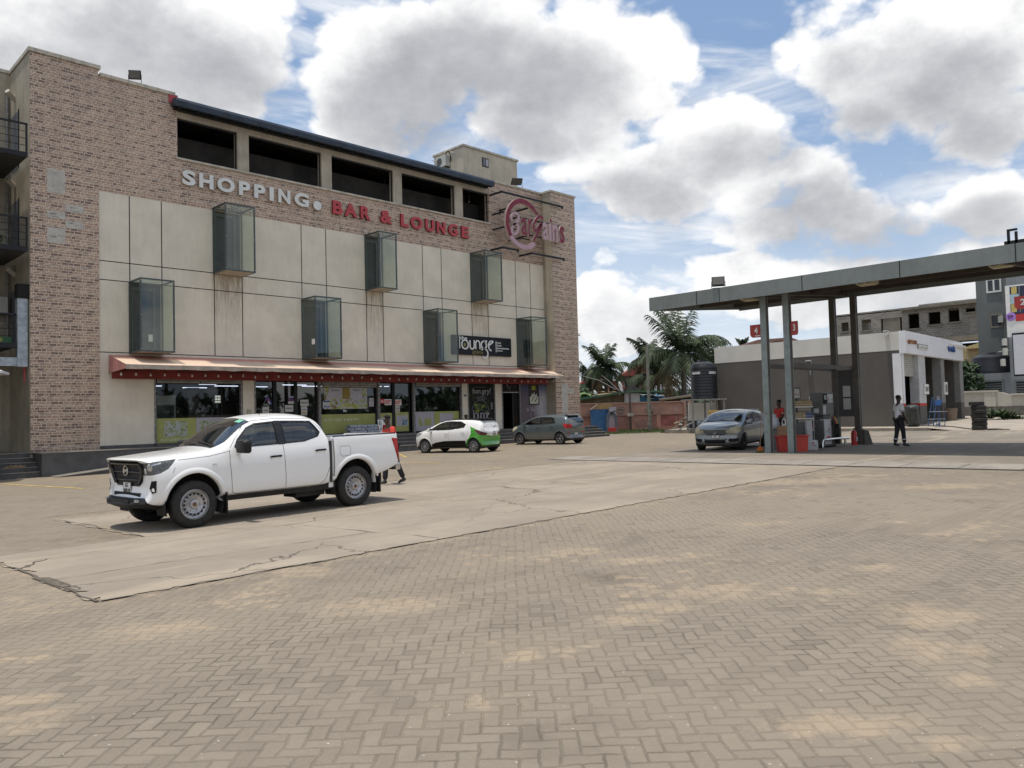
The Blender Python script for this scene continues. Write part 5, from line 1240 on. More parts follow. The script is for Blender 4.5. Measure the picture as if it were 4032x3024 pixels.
def arch_trim(parent, bvh_y, cx, cz, r, m, a0=-4, a1=184, w=.05, bulge=.03, name='wheel_arch'):
    for s in (-1, 1):
        mb = MB(); mb.mt(m); pr = None
        for k in range(31):
            a = radians(a0 + (a1 - a0) * k / 30); row = []
            for rr_, o in ((r - .006, -.10), (r - .006, bulge * .6), (r + w * .35, bulge), (r + w, bulge * .35), (r + w * 1.25, -.015)):
                x = cx + rr_ * cos(a); z = cz + rr_ * sin(a); row.append(Vector((x, s * (bvh_y(x, z, s) + o), z)))
            if pr:
                for i in range(4): mb.quad(pr[i], row[i], row[i + 1], pr[i + 1])
            pr = row
        bmesh.ops.remove_doubles(mb.bm, verts=mb.bm.verts, dist=.0005); mb.build(name, parent, smooth=True)
def liner(parent, cx, cz, r, y0, y1):
    for s in (-1, 1):
        mb = MB(); mb.mt(M_UNDER); P = [(cx + (r + .01) * cos(radians(a)), cz + (r + .01) * sin(radians(a))) for a in range(-25, 206, 15)]
        for a, b in zip(P, P[1:]): mb.quad((a[0], s * y0, a[1]), (b[0], s * y0, b[1]), (b[0], s * y1, b[1]), (a[0], s * y1, a[1]))
        mb.quad(*[(p[0], s * y0, p[1]) for p in ((cx - r, cz - .1), (cx + r, cz - .1), (cx + r, cz + r), (cx - r, cz + r))]); mb.build('wheel_well', parent)
def surf_y(bvh):
    def f(x, z, s):
        h = bvh.ray_cast(Vector((x, 2.0 * s, z)), Vector((0, -s, 0)))
        return abs(h[0].y) if h[0] is not None and abs(h[0].y) > .5 else .84
    return f
GT = Vector((-G0, -G1, 1)).normalized()
def place_car(t, x, y, heading, dz=0.0):
    """front axle at x,y ; local -x is the nose, heading in degrees is where the nose points"""
    a = radians(heading) + pi; q = Vector((0, 0, 1)).rotation_difference(GT); M = q.to_matrix().to_4x4() @ Matrix.Rotation(a, 4, 'Z')
    t.rotation_mode = 'XYZ'; t.location = (x, y, gz(x, y) + dz); t.rotation_euler = M.to_euler()

# ---- pickup
def S9(x, zb, wb, p2, p3, p4, p5, p6, p7, z8): return (x, [(0, zb), (wb, zb), p2, p3, p4, p5, p6, p7, (0, z8)])
t = thing('pickup_truck', 'white double cab pickup truck with steel wheels parked on the concrete drive', 'pickup truck')
def nose(x0, b): return lambda y: x0 + b * (abs(y) / .9) ** 2.4
st = [S9(nose(-.93, .34), .46, .62, (.74, .50), (.80, .66), (.80, .84), (.76, 1.045), (.66, 1.09), (.42, 1.12), 1.125),
      S9(nose(-.90, .30), .40, .72, (.84, .47), (.89, .66), (.88, .86), (.83, 1.06), (.74, 1.115), (.46, 1.15), 1.16),
      S9(nose(-.78, .20), .36, .78, (.895, .48), (.925, .68), (.915, .90), (.845, 1.07), (.74, 1.125), (.46, 1.155), 1.165),
      S9(-.42, .34, .84, (.915, .50), (.935, .72), (.925, .93), (.86, 1.10), (.75, 1.155), (.48, 1.18), 1.19),
      S9(0, .36, .84, (.92, .52), (.94, .76), (.93, .97), (.87, 1.145), (.77, 1.19), (.5, 1.215), 1.225),
      S9(.34, .40, .84, (.91, .50), (.93, .76), (.925, .99), (.88, 1.17), (.79, 1.215), (.5, 1.245), 1.255),
      S9(.46, .42, .84, (.91, .50), (.93, .76), (.925, 1.0), (.885, 1.19), (.79, 1.25), (.62, 1.285), 1.33),
      S9(.62, .43, .84, (.905, .50), (.93, .76), (.925, 1.01), (.89, 1.20), (.80, 1.31), (.70, 1.39), 1.44),
      S9(.90, .43, .84, (.905, .50), (.93, .76), (.925, 1.01), (.89, 1.205), (.79, 1.47), (.69, 1.60), 1.655),
      S9(1.12, .43, .84, (.905, .50), (.93, .76), (.925, 1.02), (.89, 1.21), (.775, 1.55), (.655, 1.70), 1.765),
      S9(1.45, .43, .84, (.905, .50), (.93, .76), (.925, 1.03), (.89, 1.215), (.77, 1.575), (.645, 1.745), 1.82),
      S9(1.95, .43, .84, (.905, .50), (.93, .76), (.925, 1.05), (.89, 1.23), (.77, 1.575), (.645, 1.745), 1.82),
      S9(2.28, .43, .84, (.905, .50), (.93, .76), (.925, 1.06), (.89, 1.25), (.775, 1.56), (.65, 1.72), 1.79),
      S9(2.42, .44, .84, (.905, .51), (.93, .78), (.925, 1.07), (.89, 1.26), (.79, 1.50), (.67, 1.655), 1.72),
      S9(2.50, .45, .84, (.905, .52), (.93, .79), (.925, 1.08), (.89, 1.27), (.82, 1.38), (.72, 1.46), 1.48),
      S9(2.56, .46, .84, (.90, .52), (.925, .79), (.92, 1.08), (.885, 1.26), (.84, 1.29), (.7, 1.30), 1.30)]
bm = loft_body(st, 4)
bv = BVHTree.FromBMesh(bm); sy = surf_y(bv)
sd = lambda c, n: abs(n.y) > .55 and abs(c.y) > .6
WF = [(.70, 1.235), (.78, 1.36), (.98, 1.545), (1.14, 1.61), (1.50, 1.635), (1.50, 1.255)]
WR = [(1.64, 1.26), (1.64, 1.64), (2.24, 1.62), (2.37, 1.42), (2.31, 1.35), (2.02, 1.275)]
regs = [dict(name='arch', axis='side', poly=circle(0, .40, .475), ok=lambda c, n: abs(c.y) > .45 and c.z < 1.0),
        dict(name='pillar', axis='side', poly=[(1.50, 1.235), (1.50, 1.655), (1.64, 1.655), (1.64, 1.24)], ok=sd),
        dict(name='gf', axis='side', poly=WF, ok=sd), dict(name='gr', axis='side', poly=WR, ok=sd),
        dict(name='ws', axis='top', poly=[(.40, -.69), (.40, .69), (.60, .735), (1.10, .625), (1.10, -.625), (.60, -.735)], ok=lambda c, n: c.z > 1.24 and n.z > .3),
        dict(name='rw', axis='front', poly=[(-.60, 1.34), (-.56, 1.62), (.56, 1.62), (.60, 1.34)], ok=lambda c, n: n.x > .4 and c.x > 2),
        dict(name='hl', axis='side', poly=[(-.88, .82), (-.93, .96), (-.90, 1.04), (-.62, 1.085), (-.28, 1.11), (-.42, .97), (-.54, .91)], ok=lambda c, n: abs(c.y) > .50),
        dict(name='grille', axis='front', poly=[(-.54, .78), (-.62, 1.02), (-.58, 1.105), (.58, 1.105), (.62, 1.02), (.54, .78), (.44, .70), (-.44, .70)], ok=lambda c, n: c.x < -.35),
        dict(name='low', axis='front', poly=[(-.84, .40), (-.66, .53), (-.40, .52), (.40, .52), (.66, .53), (.84, .40), (.6, .34), (-.6, .34)], ok=lambda c, n: c.x < -.5),
        dict(name='fog', axis='side', poly=[(-9, 0), (-9, .1), (-8.9, .1)], ok=lambda c, n: False)]
lay = cut_regions(bm, regs)
split_mesh(bm, lay, (0,), 'body', t, M_PWHITE); split_mesh(bm, lay, (2,), 'door_pillar', t, M_TRIMG)
split_mesh(bm, lay, (3,), 'front_window', t, M_CGLASS, .008); split_mesh(bm, lay, (4,), 'rear_window', t, M_CGLASS, .008)
split_mesh(bm, lay, (5,), 'windscreen', t, M_WSGLASS, .004); split_mesh(bm, lay, (6,), 'back_glass', t, M_CGLASS, .004)
split_mesh(bm, lay, (7,), 'headlight', t, mat('headlamp_dark', (.09, .095, .10), .06, var=.5, scale=9)); gl_ = split_mesh(bm, lay, (8,), 'grille', t, M_TRIM, .01); split_mesh(bm, lay, (9,), 'front_bumper_guard', t, M_TRIM, -.012)
bm.free()
for s in (-1, 1):
    mb = MB(); mb.mt(M_HL)
    for (x, z, r) in ((-.66, 1.0, .06), (-.82, .94, .05)): 
        h = bv.ray_cast(Vector((-2, s * (.66 if x < -.7 else .80), z)), Vector((1, 0, 0)))
        if h[0] is not None: q = Vector((0, 0, 1)).rotation_difference(h[1]).to_matrix().to_4x4(); mb.lathe([(0, .012), (r * .6, .010), (r, .004)], (0, 0, 0), 'z', 14, Matrix.Translation(h[0]) @ q)
    ribbon(mb, bv, [(-.78, .88), (-.80, 1.0), (-.52, 1.06)], .02, 'side', s, .004); mb.build('headlight_lens', t)
    mb = MB(); mb.mt(M_TRIM); w = .022
    ribbon(mb, bv, WF + WF[:1], w, 'side', s, .003); mb.build('window_seal', t); mb = MB(); mb.mt(M_TRIM); ribbon(mb, bv, WR + WR[:1], w, 'side', s, .003); mb.build('window_seal', t)
    mb = MB(); mb.mt(M_SEAM)
    ribbon(mb, bv, [(.60, 1.20), (.585, 1.0), (.62, .52), (.68, .475), (2.30, .475), (2.42, .56), (2.52, .80), (2.56, 1.05), (2.53, 1.26), (2.42, 1.55)], .008, 'side', s); ribbon(mb, bv, [(1.585, 1.25), (1.60, .9), (1.62, .475)], .008, 'side', s)
    ribbon(mb, bv, [(.60, 1.18), (.25, 1.12), (-.25, 1.09)], .006, 'side', s); ribbon(mb, bv, [(-.32, .98), (-.36, .90)], .006, 'side', s); ribbon(mb, bv, [(.62, 1.23), (.76, 1.40), (.96, 1.60), (1.14, 1.665), (1.5, 1.69), (2.26, 1.675), (2.42, 1.45)], .006, 'side', s); mb.build('panel_gap', t)
    for x, z in ((1.42, 1.04), (2.32, 1.095)):
        mb = MB(); mb.mt(M_TRIM); y = sy(x, z, s); mb.prism([(x - .11, z - .016), (x - .09, z + .018), (x + .10, z + .022), (x + .11, z - .006)], 'y', s * (y + .02), s * (y + .038)); mb.box(x - .10, x - .07, min(s * y, s * (y + .03)), max(s * y, s * (y + .03)), z - .01, z + .01); mb.box(x + .07, x + .10, min(s * y, s * (y + .03)), max(s * y, s * (y + .03)), z - .01, z + .015); mb.build('door_handle', t)
    mirror(t, .74, s * .90, 1.25, s, M_TRIM, 1.05)
    mb = MB(); mb.mt(M_BLACK); hh = [(bv.ray_cast(Vector((-.35, s * .45, z)), Vector((-cos(radians(a)), s * sin(radians(a)), 0))), a) for a, z in ((52, .60), (45, .68), (50, .79), (60, .80), (59, .62))]; hh = [h[0] + Vector((-cos(radians(a)), s * sin(radians(a)), 0)) * .012 for h, a in hh if h[0] is not None]; len(hh) > 2 and mb.face([mb.bm.verts.new(p) for p in hh]); mb.build('fog_recess', t)
    mb = MB(); mb.mt(M_WHITE); y = sy(.32, .98, s); mb.box(.28, .36, min(s * y, s * (y + .008)), max(s * y, s * (y + .008)), .97, 1.0); mb.build('side_repeater', t)
# grille mesh, badge ring, plate
mb = MB(); mb.mt(mat('grille_bar', (.07, .07, .075), .35))
for j in range(7):
    for i in range(20):
        y = -.50 + .053 * i + (.026 if j % 2 else 0); z = .79 + .038 * j
        h = bv.ray_cast(Vector((-2, y, z)), Vector((1, 0, 0)))
        if h[0] is not None and abs(y) < .52 - .02 * (j < 1): x = h[0].x - .006; mb.tube([(x, y - .022, z), (x, y, z + .014), (x, y + .022, z), (x, y, z - .014)], .003, 4, closed=True)
mb.mt(M_TRIMG)
for z, hw in ((1.06, .57), (.925, .53), (.80, .50)):
    P = [(bv.ray_cast(Vector((-2, y, z)), Vector((1, 0, 0)))[0].x - .015, y, z) for y in [hw * k / 8 for k in range(-8, 9)]]; mb.tube(P, .022 if z > 1 else .012, 6)
for s in (-1, 1): mb.tube([(bv.ray_cast(Vector((-2, s * y, z)), Vector((1, 0, 0)))[0].x - .012, s * y, z) for y, z in ((.57, 1.07), (.585, .98), (.54, .84), (.46, .75))], .030, 6)
mb.build('grille_frame', gl_)
nx = bv.ray_cast(Vector((-2, 0, .945)), Vector((1, 0, 0)))[0].x - .02; px_ = bv.ray_cast(Vector((-2, 0, .68)), Vector((1, 0, 0)))[0].x - .012
mb = MB(); mb.mt(M_CHROME); mb.tube([(nx, .078 * cos(k * pi / 12), .945 + .078 * sin(k * pi / 12)) for k in range(24)], .012, 6, closed=True); mb.box(nx - .008, nx + .012, -.095, .095, .930, .960); mb.build('badge', gl_)
Mx = Matrix.Translation((px_, 0, .665)) @ Matrix.Rotation(radians(-90), 4, 'Z'); plate_no(t, Mx, 'GT', '1692-25', .29, .19)
mb = MB(); mb.mt(M_TRIM); mb.tube([(-.58, -.82, .46), (-.72, -.70, .445), (-.83, -.4, .435), (-.85, 0, .43), (-.83, .4, .435), (-.72, .70, .445), (-.58, .82, .46)], .026, 8); mb.box(-.85, -.82, -.42, .42, .46, .50); mb.build('lower_bumper', t, smooth=40)
mb = MB(); mb.mt(M_HL); [mb.box(-.80, -.76, s * .56 - .05, s * .56 + .05, .47, .51) for s in (-1, 1)]; mb.build('fog_light', t)
# bed
def bed_sec(x, b, w=.935):
    return (x, [(0, .62), (.78, b), (w - .03, b), (w, .80), (w - .005, 1.04), (w - .035, 1.30), (w - .05, 1.325), (w - .10, 1.325), (w - .125, 1.28), (w - .13, .84), (0, .83)])
bm = loft_body([bed_sec(2.585, .50), bed_sec(2.62, .50), bed_sec(2.95, .50), bed_sec(3.4, .50), bed_sec(3.8, .58), bed_sec(4.05, .68), bed_sec(4.11, .72, .925), bed_sec(4.13, .74, .915)], 3)
bb = BVHTree.FromBMesh(bm); sb = surf_y(bb)
rg = [dict(axis='side', poly=circle(3.11, .42, .475), ok=lambda c, n: abs(c.y) > .45 and c.z < 1.05 and abs(c.y) < 1),
      dict(axis='side', poly=[(3.96, 1.235), (4.16, 1.22), (4.16, .78), (4.09, .80), (4.03, 1.0)], ok=lambda c, n: abs(c.y) > .70),
      dict(axis='top', poly=[(2.4, -.815), (4.3, -.815), (4.3, .815), (2.4, .815)], ok=lambda c, n: c.z > .75 and (n.z > .4 or abs(n.y) > .3) and abs(c.y) < .83)]
lay = cut_regions(bm, rg); bed = split_mesh(bm, lay, (0,), 'load_bed', t, M_PWHITE); split_mesh(bm, lay, (2,), 'tail_light', t, M_TAIL, -.006); split_mesh(bm, lay, (3,), 'bed_liner', bed, M_TRIM); bm.free()
mb = MB(); mb.mt(M_PWHITE); mb.box(4.085, 4.125, -.80, .80, .78, 1.335); mb.build('tailgate', t, bevel=.01)
mb = MB(); mb.mt(M_TRIM); mb.box(2.60, 2.63, -.80, .80, .85, 1.33)
for s in (-1, 1): mb.box(2.62, 4.08, s * .855 - .035, s * .855 + .035, 1.322, 1.338)
mb.build('bed_rail', t)
mb = MB(); mb.mt(M_CHROME); mb.box(4.12, 4.24, -.82, .82, .60, .74); mb.mt(M_TRIM); mb.box(4.13, 4.25, -.5, .5, .735, .75); mb.build('rear_bumper', t, bevel=.02)
for s in (-1, 1):
    mb = MB(); mb.mt(M_SEAM); ribbon(mb, bb, [(2.74, 1.12), (2.76, 1.14), (2.96, 1.135), (2.98, 1.11), (2.96, .96), (2.78, .955), (2.74, 1.0), (2.74, 1.12)], .006, 'side', s) if s < 0 else None; ribbon(mb, bb, [(2.62, .60), (2.62, 1.28)], .012, 'side', s); mb.build('panel_gap', t)
    mb = MB(); mb.mt(M_SEAM); mb.box(2.56, 2.60, s * .85 - .02, s * .85 + .02, .5, 1.25); mb.build('cab_gap', t)
for cx, cz, f in ((0, .40, sy), (3.11, .42, sb)):
    arch_trim(t, f, cx, cz, .478, M_PWHITE, -2, 182, .075, .012); liner(t, cx, cz, .475, .55, .90)
mb = MB(); mb.mt(M_UNDER); mb.box(-.7, 4.0, -.5, .5, .36, .60); mb.box(.5, 2.6, -.82, .82, .37, .46)
mb.tube([(0, -.75, .38), (0, .75, .38)], .05, 8); mb.tube([(3.11, -.75, .38), (3.11, .75, .38)], .06, 8); mb.lathe([(0, -.14), (.12, -.1), (.14, 0), (.12, .1), (0, .14)], (3.11, 0, .38), 'x', 12); mb.tube([(1.2, .3, .38), (3.0, .3, .36)], .03, 6); mb.box(1.9, 2.5, -.75, -.35, .28, .42)
mb.build('chassis', t)
for x in (.50, 3.62):
    for s in (-1, 1): mb = MB(); mb.mt(M_TRIM); mb.box(x, x + .02, s * .81 - .13, s * .81 + .13, .17 + (x > 1) * .05, .52); mb.build('mud_flap', t)
for x in (0, 3.11):
    for s in (-1, 1): wheel(t, (x, s * .775, .375), .376, .25, s, 'steel', .238)
mb = MB(); mb.mt(M_UNDER); mb.box(.5, 2.5, -.80, .80, .60, .64); mb.box(.42, .60, -.74, .74, .9, 1.14); mb.build('dashboard', t); seats(t, (1.45, 2.32), .80); steering(t, .82, -.36, 1.12)
mb = MB(); mb.mt(M_DKMET); mb.tube([(1.36, -.5, 1.76), (1.55, -.5, 2.12)], .006, 5); mb.build('aerial', t)
mb = MB(); mb.mt(mat('green_film', (.20, .55, .38), .4)); ribbon(mb, bv, [(1.00, .48), (1.05, .30)], .09, 'top', 1, .004) if False else ribbon(mb, bv, [(1.03, -.50), (1.03, -.34)], .10, 'top', 1, .004); mb.build('windscreen_sticker', t)
mb = MB(); mb.mt(M_TRIM); ribbon(mb, bv, [(.44, -.6), (.50, .02)], .02, 'top', 1, .012); ribbon(mb, bv, [(.44, .0), (.50, .55)], .02, 'top', 1, .012); ribbon(mb, bv, [(.385, -.68), (.385, .68)], .035, 'top', 1, .003); mb.build('wiper', t)
place_car(t, -2.44, -18.55, 182.6)

# ---- hatchbacks
def hatch(name, label, paint, style, wheelstyle, roofm=None, rearglass=None, nums=('GX', '7337-21'), nums_rear=('GC', '6594-20'), lampm=None, wraps=False, glass=None, group=None):
    t = thing(name, label, 'hatchback car', group=group)
    g3 = style == 3; L = 3.05 if not g3 else 3.10; H = 1.50 if not g3 else 1.47
    k = H / 1.50
    st = [S9(nose(-.76, .42), .40, .52, (.64, .44), (.70, .54), (.70, .62), (.62, .70), (.52, .74), (.35, .765), .775),
          S9(nose(-.72, .34), .30, .60, (.74, .36), (.79, .50), (.79, .62), (.72, .74), (.60, .80), (.40, .825), .835),
          S9(nose(-.58, .20), .22, .68, (.80, .34), (.84, .52), (.83, .70), (.76, .83), (.64, .875), (.42, .90), .91),
          S9(-.30, .20, .72, (.83, .34), (.86, .55), (.85, .78), (.79, .90), (.68, .945), (.45, .97), .98),
          S9(-.02, .20, .72, (.84, .34), (.87, .60), (.855, .82), (.80, .94), (.71, .995), (.50, 1.02), 1.03),
          S9(.14, .20, .72, (.835, .34), (.865, .60), (.85, .84), (.81, .955), (.745, 1.05), (.62, 1.10), 1.13),
          S9(.42, .20, .72, (.825, .32), (.86, .58), (.85, .85), (.815, .965), (.745, 1.16), (.655, 1.235), 1.275),
          S9(.82, .20, .72, (.82, .32), (.86, .58), (.85, .86), (.82, .97), (.725, 1.29), (.62, 1.395), 1.44),
          S9(1.25, .20, .72, (.82, .32), (.86, .58), (.85, .87), (.82, .98), (.70, 1.32), (.575, 1.445), 1.495),
          S9(1.75, .20, .72, (.82, .32), (.86, .58), (.855, .88), (.825, .99), (.705, 1.33), (.575, 1.45), 1.50),
          S9(2.25, .20, .72, (.83, .34), (.865, .60), (.855, .90), (.825, 1.01), (.71, 1.31), (.585, 1.43), 1.475),
          S9(2.62, .22, .70, (.835, .36), (.87, .60), (.86, .90), (.825, 1.02), (.72, 1.29), (.61, 1.41), 1.45),
          S9(2.86, .24, .68, (.83, .36), (.865, .60), (.85, .88), (.81, 1.0), (.735, 1.20), (.64, 1.31), 1.36),
          S9(lambda y: 3.00 - .16 * (abs(y) / .85) ** 2.5, .28, .64, (.80, .38), (.84, .54), (.83, .82), (.79, .94), (.73, 1.02), (.60, 1.06), 1.08),
          S9(lambda y: L - .24 * (abs(y) / .85) ** 2.5, .34, .60, (.76, .42), (.80, .54), (.76, .70), (.68, .75), (.60, .77), (.45, .785), .79)]
    st = [(x, [(y * .985, z if z < .62 else .62 + (z - .62) * ((H - .62) / .88)) for y, z in pts]) for x, pts in st]
    bm = loft_body(st, 3); bv = BVHTree.FromBMesh(bm); sy = surf_y(bv)
    sd = lambda c, n: abs(n.y) > .5 and abs(c.y) > .5 and c.z > .8
    W1 = [(.26, .985), (.44, 1.09), (.72, 1.235), (.98, 1.32), (1.28, 1.35), (1.26, .995)]
    W2 = [(1.36, 1.0), (1.38, 1.35), (1.80, 1.345), (2.08, 1.29), (2.22, 1.05), (2.02, 1.02)] if not g3 else [(1.36, 1.0), (1.38, 1.345), (1.85, 1.325), (2.12, 1.20), (2.04, 1.07)]
    arch = .335; wr = .30; wbz = 2.46 if not g3 else 2.51
    ok_a = lambda c, n: abs(c.y) > .40 and c.z < .8
    regs = [dict(axis='side', poly=circle(0, .32, arch), ok=ok_a), dict(axis='side', poly=circle(wbz, .32, arch), ok=ok_a),
            dict(axis='side', poly=[(1.26, .985), (1.28, 1.36), (1.38, 1.36), (1.36, .99)], ok=sd), dict(axis='side', poly=W1, ok=sd), dict(axis='side', poly=W2, ok=sd),
            dict(axis='top', poly=[(.03, -.64), (.03, .64), (.16, .69), (.92, .585), (.92, -.585), (.16, -.69)], ok=lambda c, n: c.z > .98 and n.z > .25 and c.x < 1.1),
            dict(axis='front', poly=[(-.62, 1.02), (-.54, 1.36), (.54, 1.36), (.62, 1.02)], ok=lambda c, n: n.x > .25 and c.x > 2.4),
            dict(axis='side', poly=[(-.66, .66), (-.60, .82), (-.36, .90), (-.12, .90), (-.16, .80), (-.32, .70), (-.50, .64)] if not g3 else [(-.72, .68), (-.60, .78), (-.30, .88), (-.10, .89), (-.22, .78), (-.5, .68)], ok=lambda c, n: abs(c.y) > .40 and c.x < 0),
            dict(axis='side', poly=[(2.70, 1.02), (2.90, 1.0), (3.02, .92), (3.04, .79), (2.84, .78), (2.74, .86)] if not g3 else [(2.56, .98), (2.80, .95), (3.10, .76), (3.02, .68), (2.78, .78)], ok=lambda c, n: abs(c.y) > .50 and c.x > 2.3),
            dict(axis='front', poly=[(-.34, .575), (-.36, .655), (.36, .655), (.34, .575)], ok=lambda c, n: c.x < -.5), dict(axis='front', poly=[(-.36, .30), (-.40, .42), (.40, .42), (.36, .30)], ok=lambda c, n: c.x < -.4),
            dict(axis='side', poly=[(-.60, .33), (-.66, .44), (-.46, .47), (-.42, .38)], ok=lambda c, n: abs(c.y) > .45 and c.x < -.3)]
    nb = len(regs)
    if wraps:
        regs += [dict(axis='side', poly=[(.30, .16), (.30, .36), (.60, .46), (1.05, .52), (1.5, .525), (2.12, .525), (2.20, .16)], ok=lambda c, n: abs(c.y) > .5 and abs(n.y) > .3),
                 dict(axis='side', poly=[(2.14, .50), (2.30, .62), (2.42, .80), (2.40, 1.0), (2.32, 1.12), (2.50, 1.06), (2.70, .98), (2.78, .78), (3.02, .70), (3.3, .72), (3.3, .2), (2.76, .2), (2.78, .5), (2.46, .66)], ok=lambda c, n: True),
                 dict(axis='top', poly=[(1.0, -.54), (1.0, .54), (2.80, .56), (2.80, -.56)], ok=lambda c, n: c.z > 1.3 and n.z > .7)]
    # windows must win over wraps
    regs2 = regs[nb:] + regs[:nb]; o = len(regs) - nb
    lay = cut_regions(bm, regs2); I = lambda i: (i + 1 + o,)
    split_mesh(bm, lay, (0,), 'body', t, paint)
    if wraps: split_mesh(bm, lay, (1,), 'black_sill_wrap', t, M_PBLK); split_mesh(bm, lay, (2,), 'green_rear_wrap', t, M_PGREEN); split_mesh(bm, lay, (3,), 'black_roof', t, M_PBLK)
    split_mesh(bm, lay, I(2), 'door_pillar', t, M_TRIMG); split_mesh(bm, lay, I(3), 'front_window', t, M_CGLASS, .006); split_mesh(bm, lay, I(4), 'rear_window', t, M_CGLASS, .006)
    split_mesh(bm, lay, I(5), 'windscreen', t, glass or M_WSGLASS, .004); split_mesh(bm, lay, I(6), 'back_glass', t, rearglass or M_WSGLASS, .004)
    split_mesh(bm, lay, I(7), 'headlight', t, lampm or M_HLY, -.003); split_mesh(bm, lay, I(8), 'tail_light', t, M_TAIL if not wraps else mat('smoked_red', (.09, .02, .02), .15), -.004)
    split_mesh(bm, lay, I(9), 'grille', t, M_TRIM, -.002); split_mesh(bm, lay, I(10), 'air_intake', t, M_BLACK, -.001); split_mesh(bm, lay, I(11), 'fog_recess', t, M_BLACK, -.001); bm.free()
    mb = MB(); mb.mt(M_CHROME); P = lambda y, z: (bv.ray_cast(Vector((-2, y, z)), Vector((1, 0, 0)))[0].x - .008, y, z)
    mb.tube([P(y, .615 + .02 * abs(y)) for y in (-.33, -.2, -.08)], .012, 6); mb.tube([P(y, .615 + .02 * abs(y)) for y in (.08, .2, .33)], .012, 6)
    mb.tube([(P(0, .67)[0] - .012, .055 * cos(a * pi / 8), .665 + .04 * sin(a * pi / 8)) for a in range(16)], .009, 5, closed=True); mb.build('badge', t)
    plate_no(t, Matrix.Translation((P(0, .50)[0] - .006, 0, .50)) @ Matrix.Rotation(radians(-90), 4, 'Z'), nums[0], nums[1], .27, .16)
    hx = bv.ray_cast(Vector((5, 0, .47)), Vector((-1, 0, 0)))[0].x
    hz = .80 if g3 else .47
    hx = bv.ray_cast(Vector((5, 0, hz)), Vector((-1, 0, 0)))[0].x
    if g3: mb = MB(); mb.mt(M_PWHITE); mb.box(hx - .2, hx - .02, -.26, .26, .70, .88); mb.build('plate_mount', t)
    plate_no(t, Matrix.Translation((hx + (.004 if g3 else .012), 0, hz)) @ Matrix.Rotation(radians(90), 4, 'Z'), nums_rear[0], nums_rear[1], .27, .17)
    for s in (-1, 1):
        mb = MB(); mb.mt(M_TRIM); ribbon(mb, bv, W1 + W1[:1], .018, 'side', s, .003); mb.build('window_seal', t); mb = MB(); mb.mt(M_TRIM); ribbon(mb, bv, W2 + W2[:1], .018, 'side', s, .003); mb.build('window_seal', t)
        mb = MB(); mb.mt(M_SEAM); ribbon(mb, bv, [(.40, .96), (.36, .70), (.42, .36), (2.08, .36), (2.14, .55), (2.28, .85), (2.26, 1.06), (2.12, 1.32)], .007, 'side', s); ribbon(mb, bv, [(1.31, .99), (1.30, .6), (1.33, .36)], .007, 'side', s); ribbon(mb, bv, [(-.16, .90), (.10, .96), (.26, .985)], .006, 'side', s)
        ribbon(mb, bv, circle(2.56 if not g3 else 2.50, .84, .075, 14) + circle(2.56 if not g3 else 2.50, .84, .075, 14)[:1], .005, 'side', s); mb.build('panel_gap', t)
        mb = MB(); mb.mt(paint if not wraps else M_PWHITE)
        for x, z in ((1.16, .86), (2.02, .89)): y = sy(x, z, s); mb.box(x - .085, x + .085, min(s * (y + .012), s * (y + .03)), max(s * (y + .012), s * (y + .03)), z - .013, z + .013); mb.box(x - .08, x - .06, min(s * y, s * (y + .02)), max(s * y, s * (y + .02)), z - .01, z + .01)
        mb.build('door_handle', t); mirror(t, .36, s * .80, 1.0, s, paint, .70)
    for cx in (0, wbz): arch_trim(t, sy, cx, .32, arch + .002, paint if not (wraps and cx > 1) else M_PGREEN, -8, 188, .035, .008); liner(t, cx, .32, arch, .50, .82)
    if not g3:
        for s in (-1, 1):
            mb = MB(); mb.mt(M_TAIL); ribbon(mb, bv, [(s * .58, .42), (s * .66, .42)], .10, 'front', 1, .004); ribbon(mb, bv, [(s * .50, .58), (s * .72, .58)], .04, 'front', 1, .004); mb.build('rear_reflector', t)
    mb = MB(); mb.mt(M_SEAM); ribbon(mb, bv, [(-.62, 1.02), (-.66, .80), (-.60, .66), (.60, .66), (.66, .80), (.62, 1.02)], .008, 'front', 1); ribbon(mb, bv, [(-.62, .60), (.62, .60)], .006, 'front', 1)
    mb.mt(M_TRIM); ribbon(mb, bv, [(.05, 1.06), (.38, 1.10)], .022, 'front', 1, .02); ribbon(mb, bv, [(.03, -.64), (.03, .64)], .04, 'top', 1, .004); ribbon(mb, bv, [(-.5, 1.39), (.5, 1.39)], .03, 'front', 1, .004); mb.build('rear_details', t)
    mb = MB(); mb.mt(M_TRIM); ribbon(mb, bv, [(.07, -.55), (.12, .02)], .02, 'top', 1, .014); ribbon(mb, bv, [(.07, .0), (.12, .52)], .02, 'top', 1, .014); mb.build('wiper', t)
    mb = MB(); mb.mt(paint if not wraps else M_PBLK); mb.prism([(2.60, 1.40), (2.60, 1.45), (2.86, 1.405), (2.86, 1.39)], 'y', -.52, .52); mb.build('spoiler', t, bevel=.01)
    mb = MB(); mb.mt(M_DKMET); mb.tube([(2.38, -.1, 1.44), (2.52, -.1, 1.60)], .006, 5); mb.build('aerial', t)
    mb = MB(); mb.mt(M_UNDER); mb.box(-.5, 2.9, -.6, .6, .19, .34); mb.box(.3, 2.6, -.70, .70, .34, .44); mb.box(.25, .5, -.66, .66, .7, .93); mb.build('underbody', t)
    for x in (0, wbz):
        for s in (-1, 1): wheel(t, (x, s * .74, wr), wr, .185, s, wheelstyle, .195)
    seats(t, (1.30, 2.1), .50, .48, (-.33, .33)); steering(t, .66, -.33, .86)
    return t
grp = 'small hatchback cars'
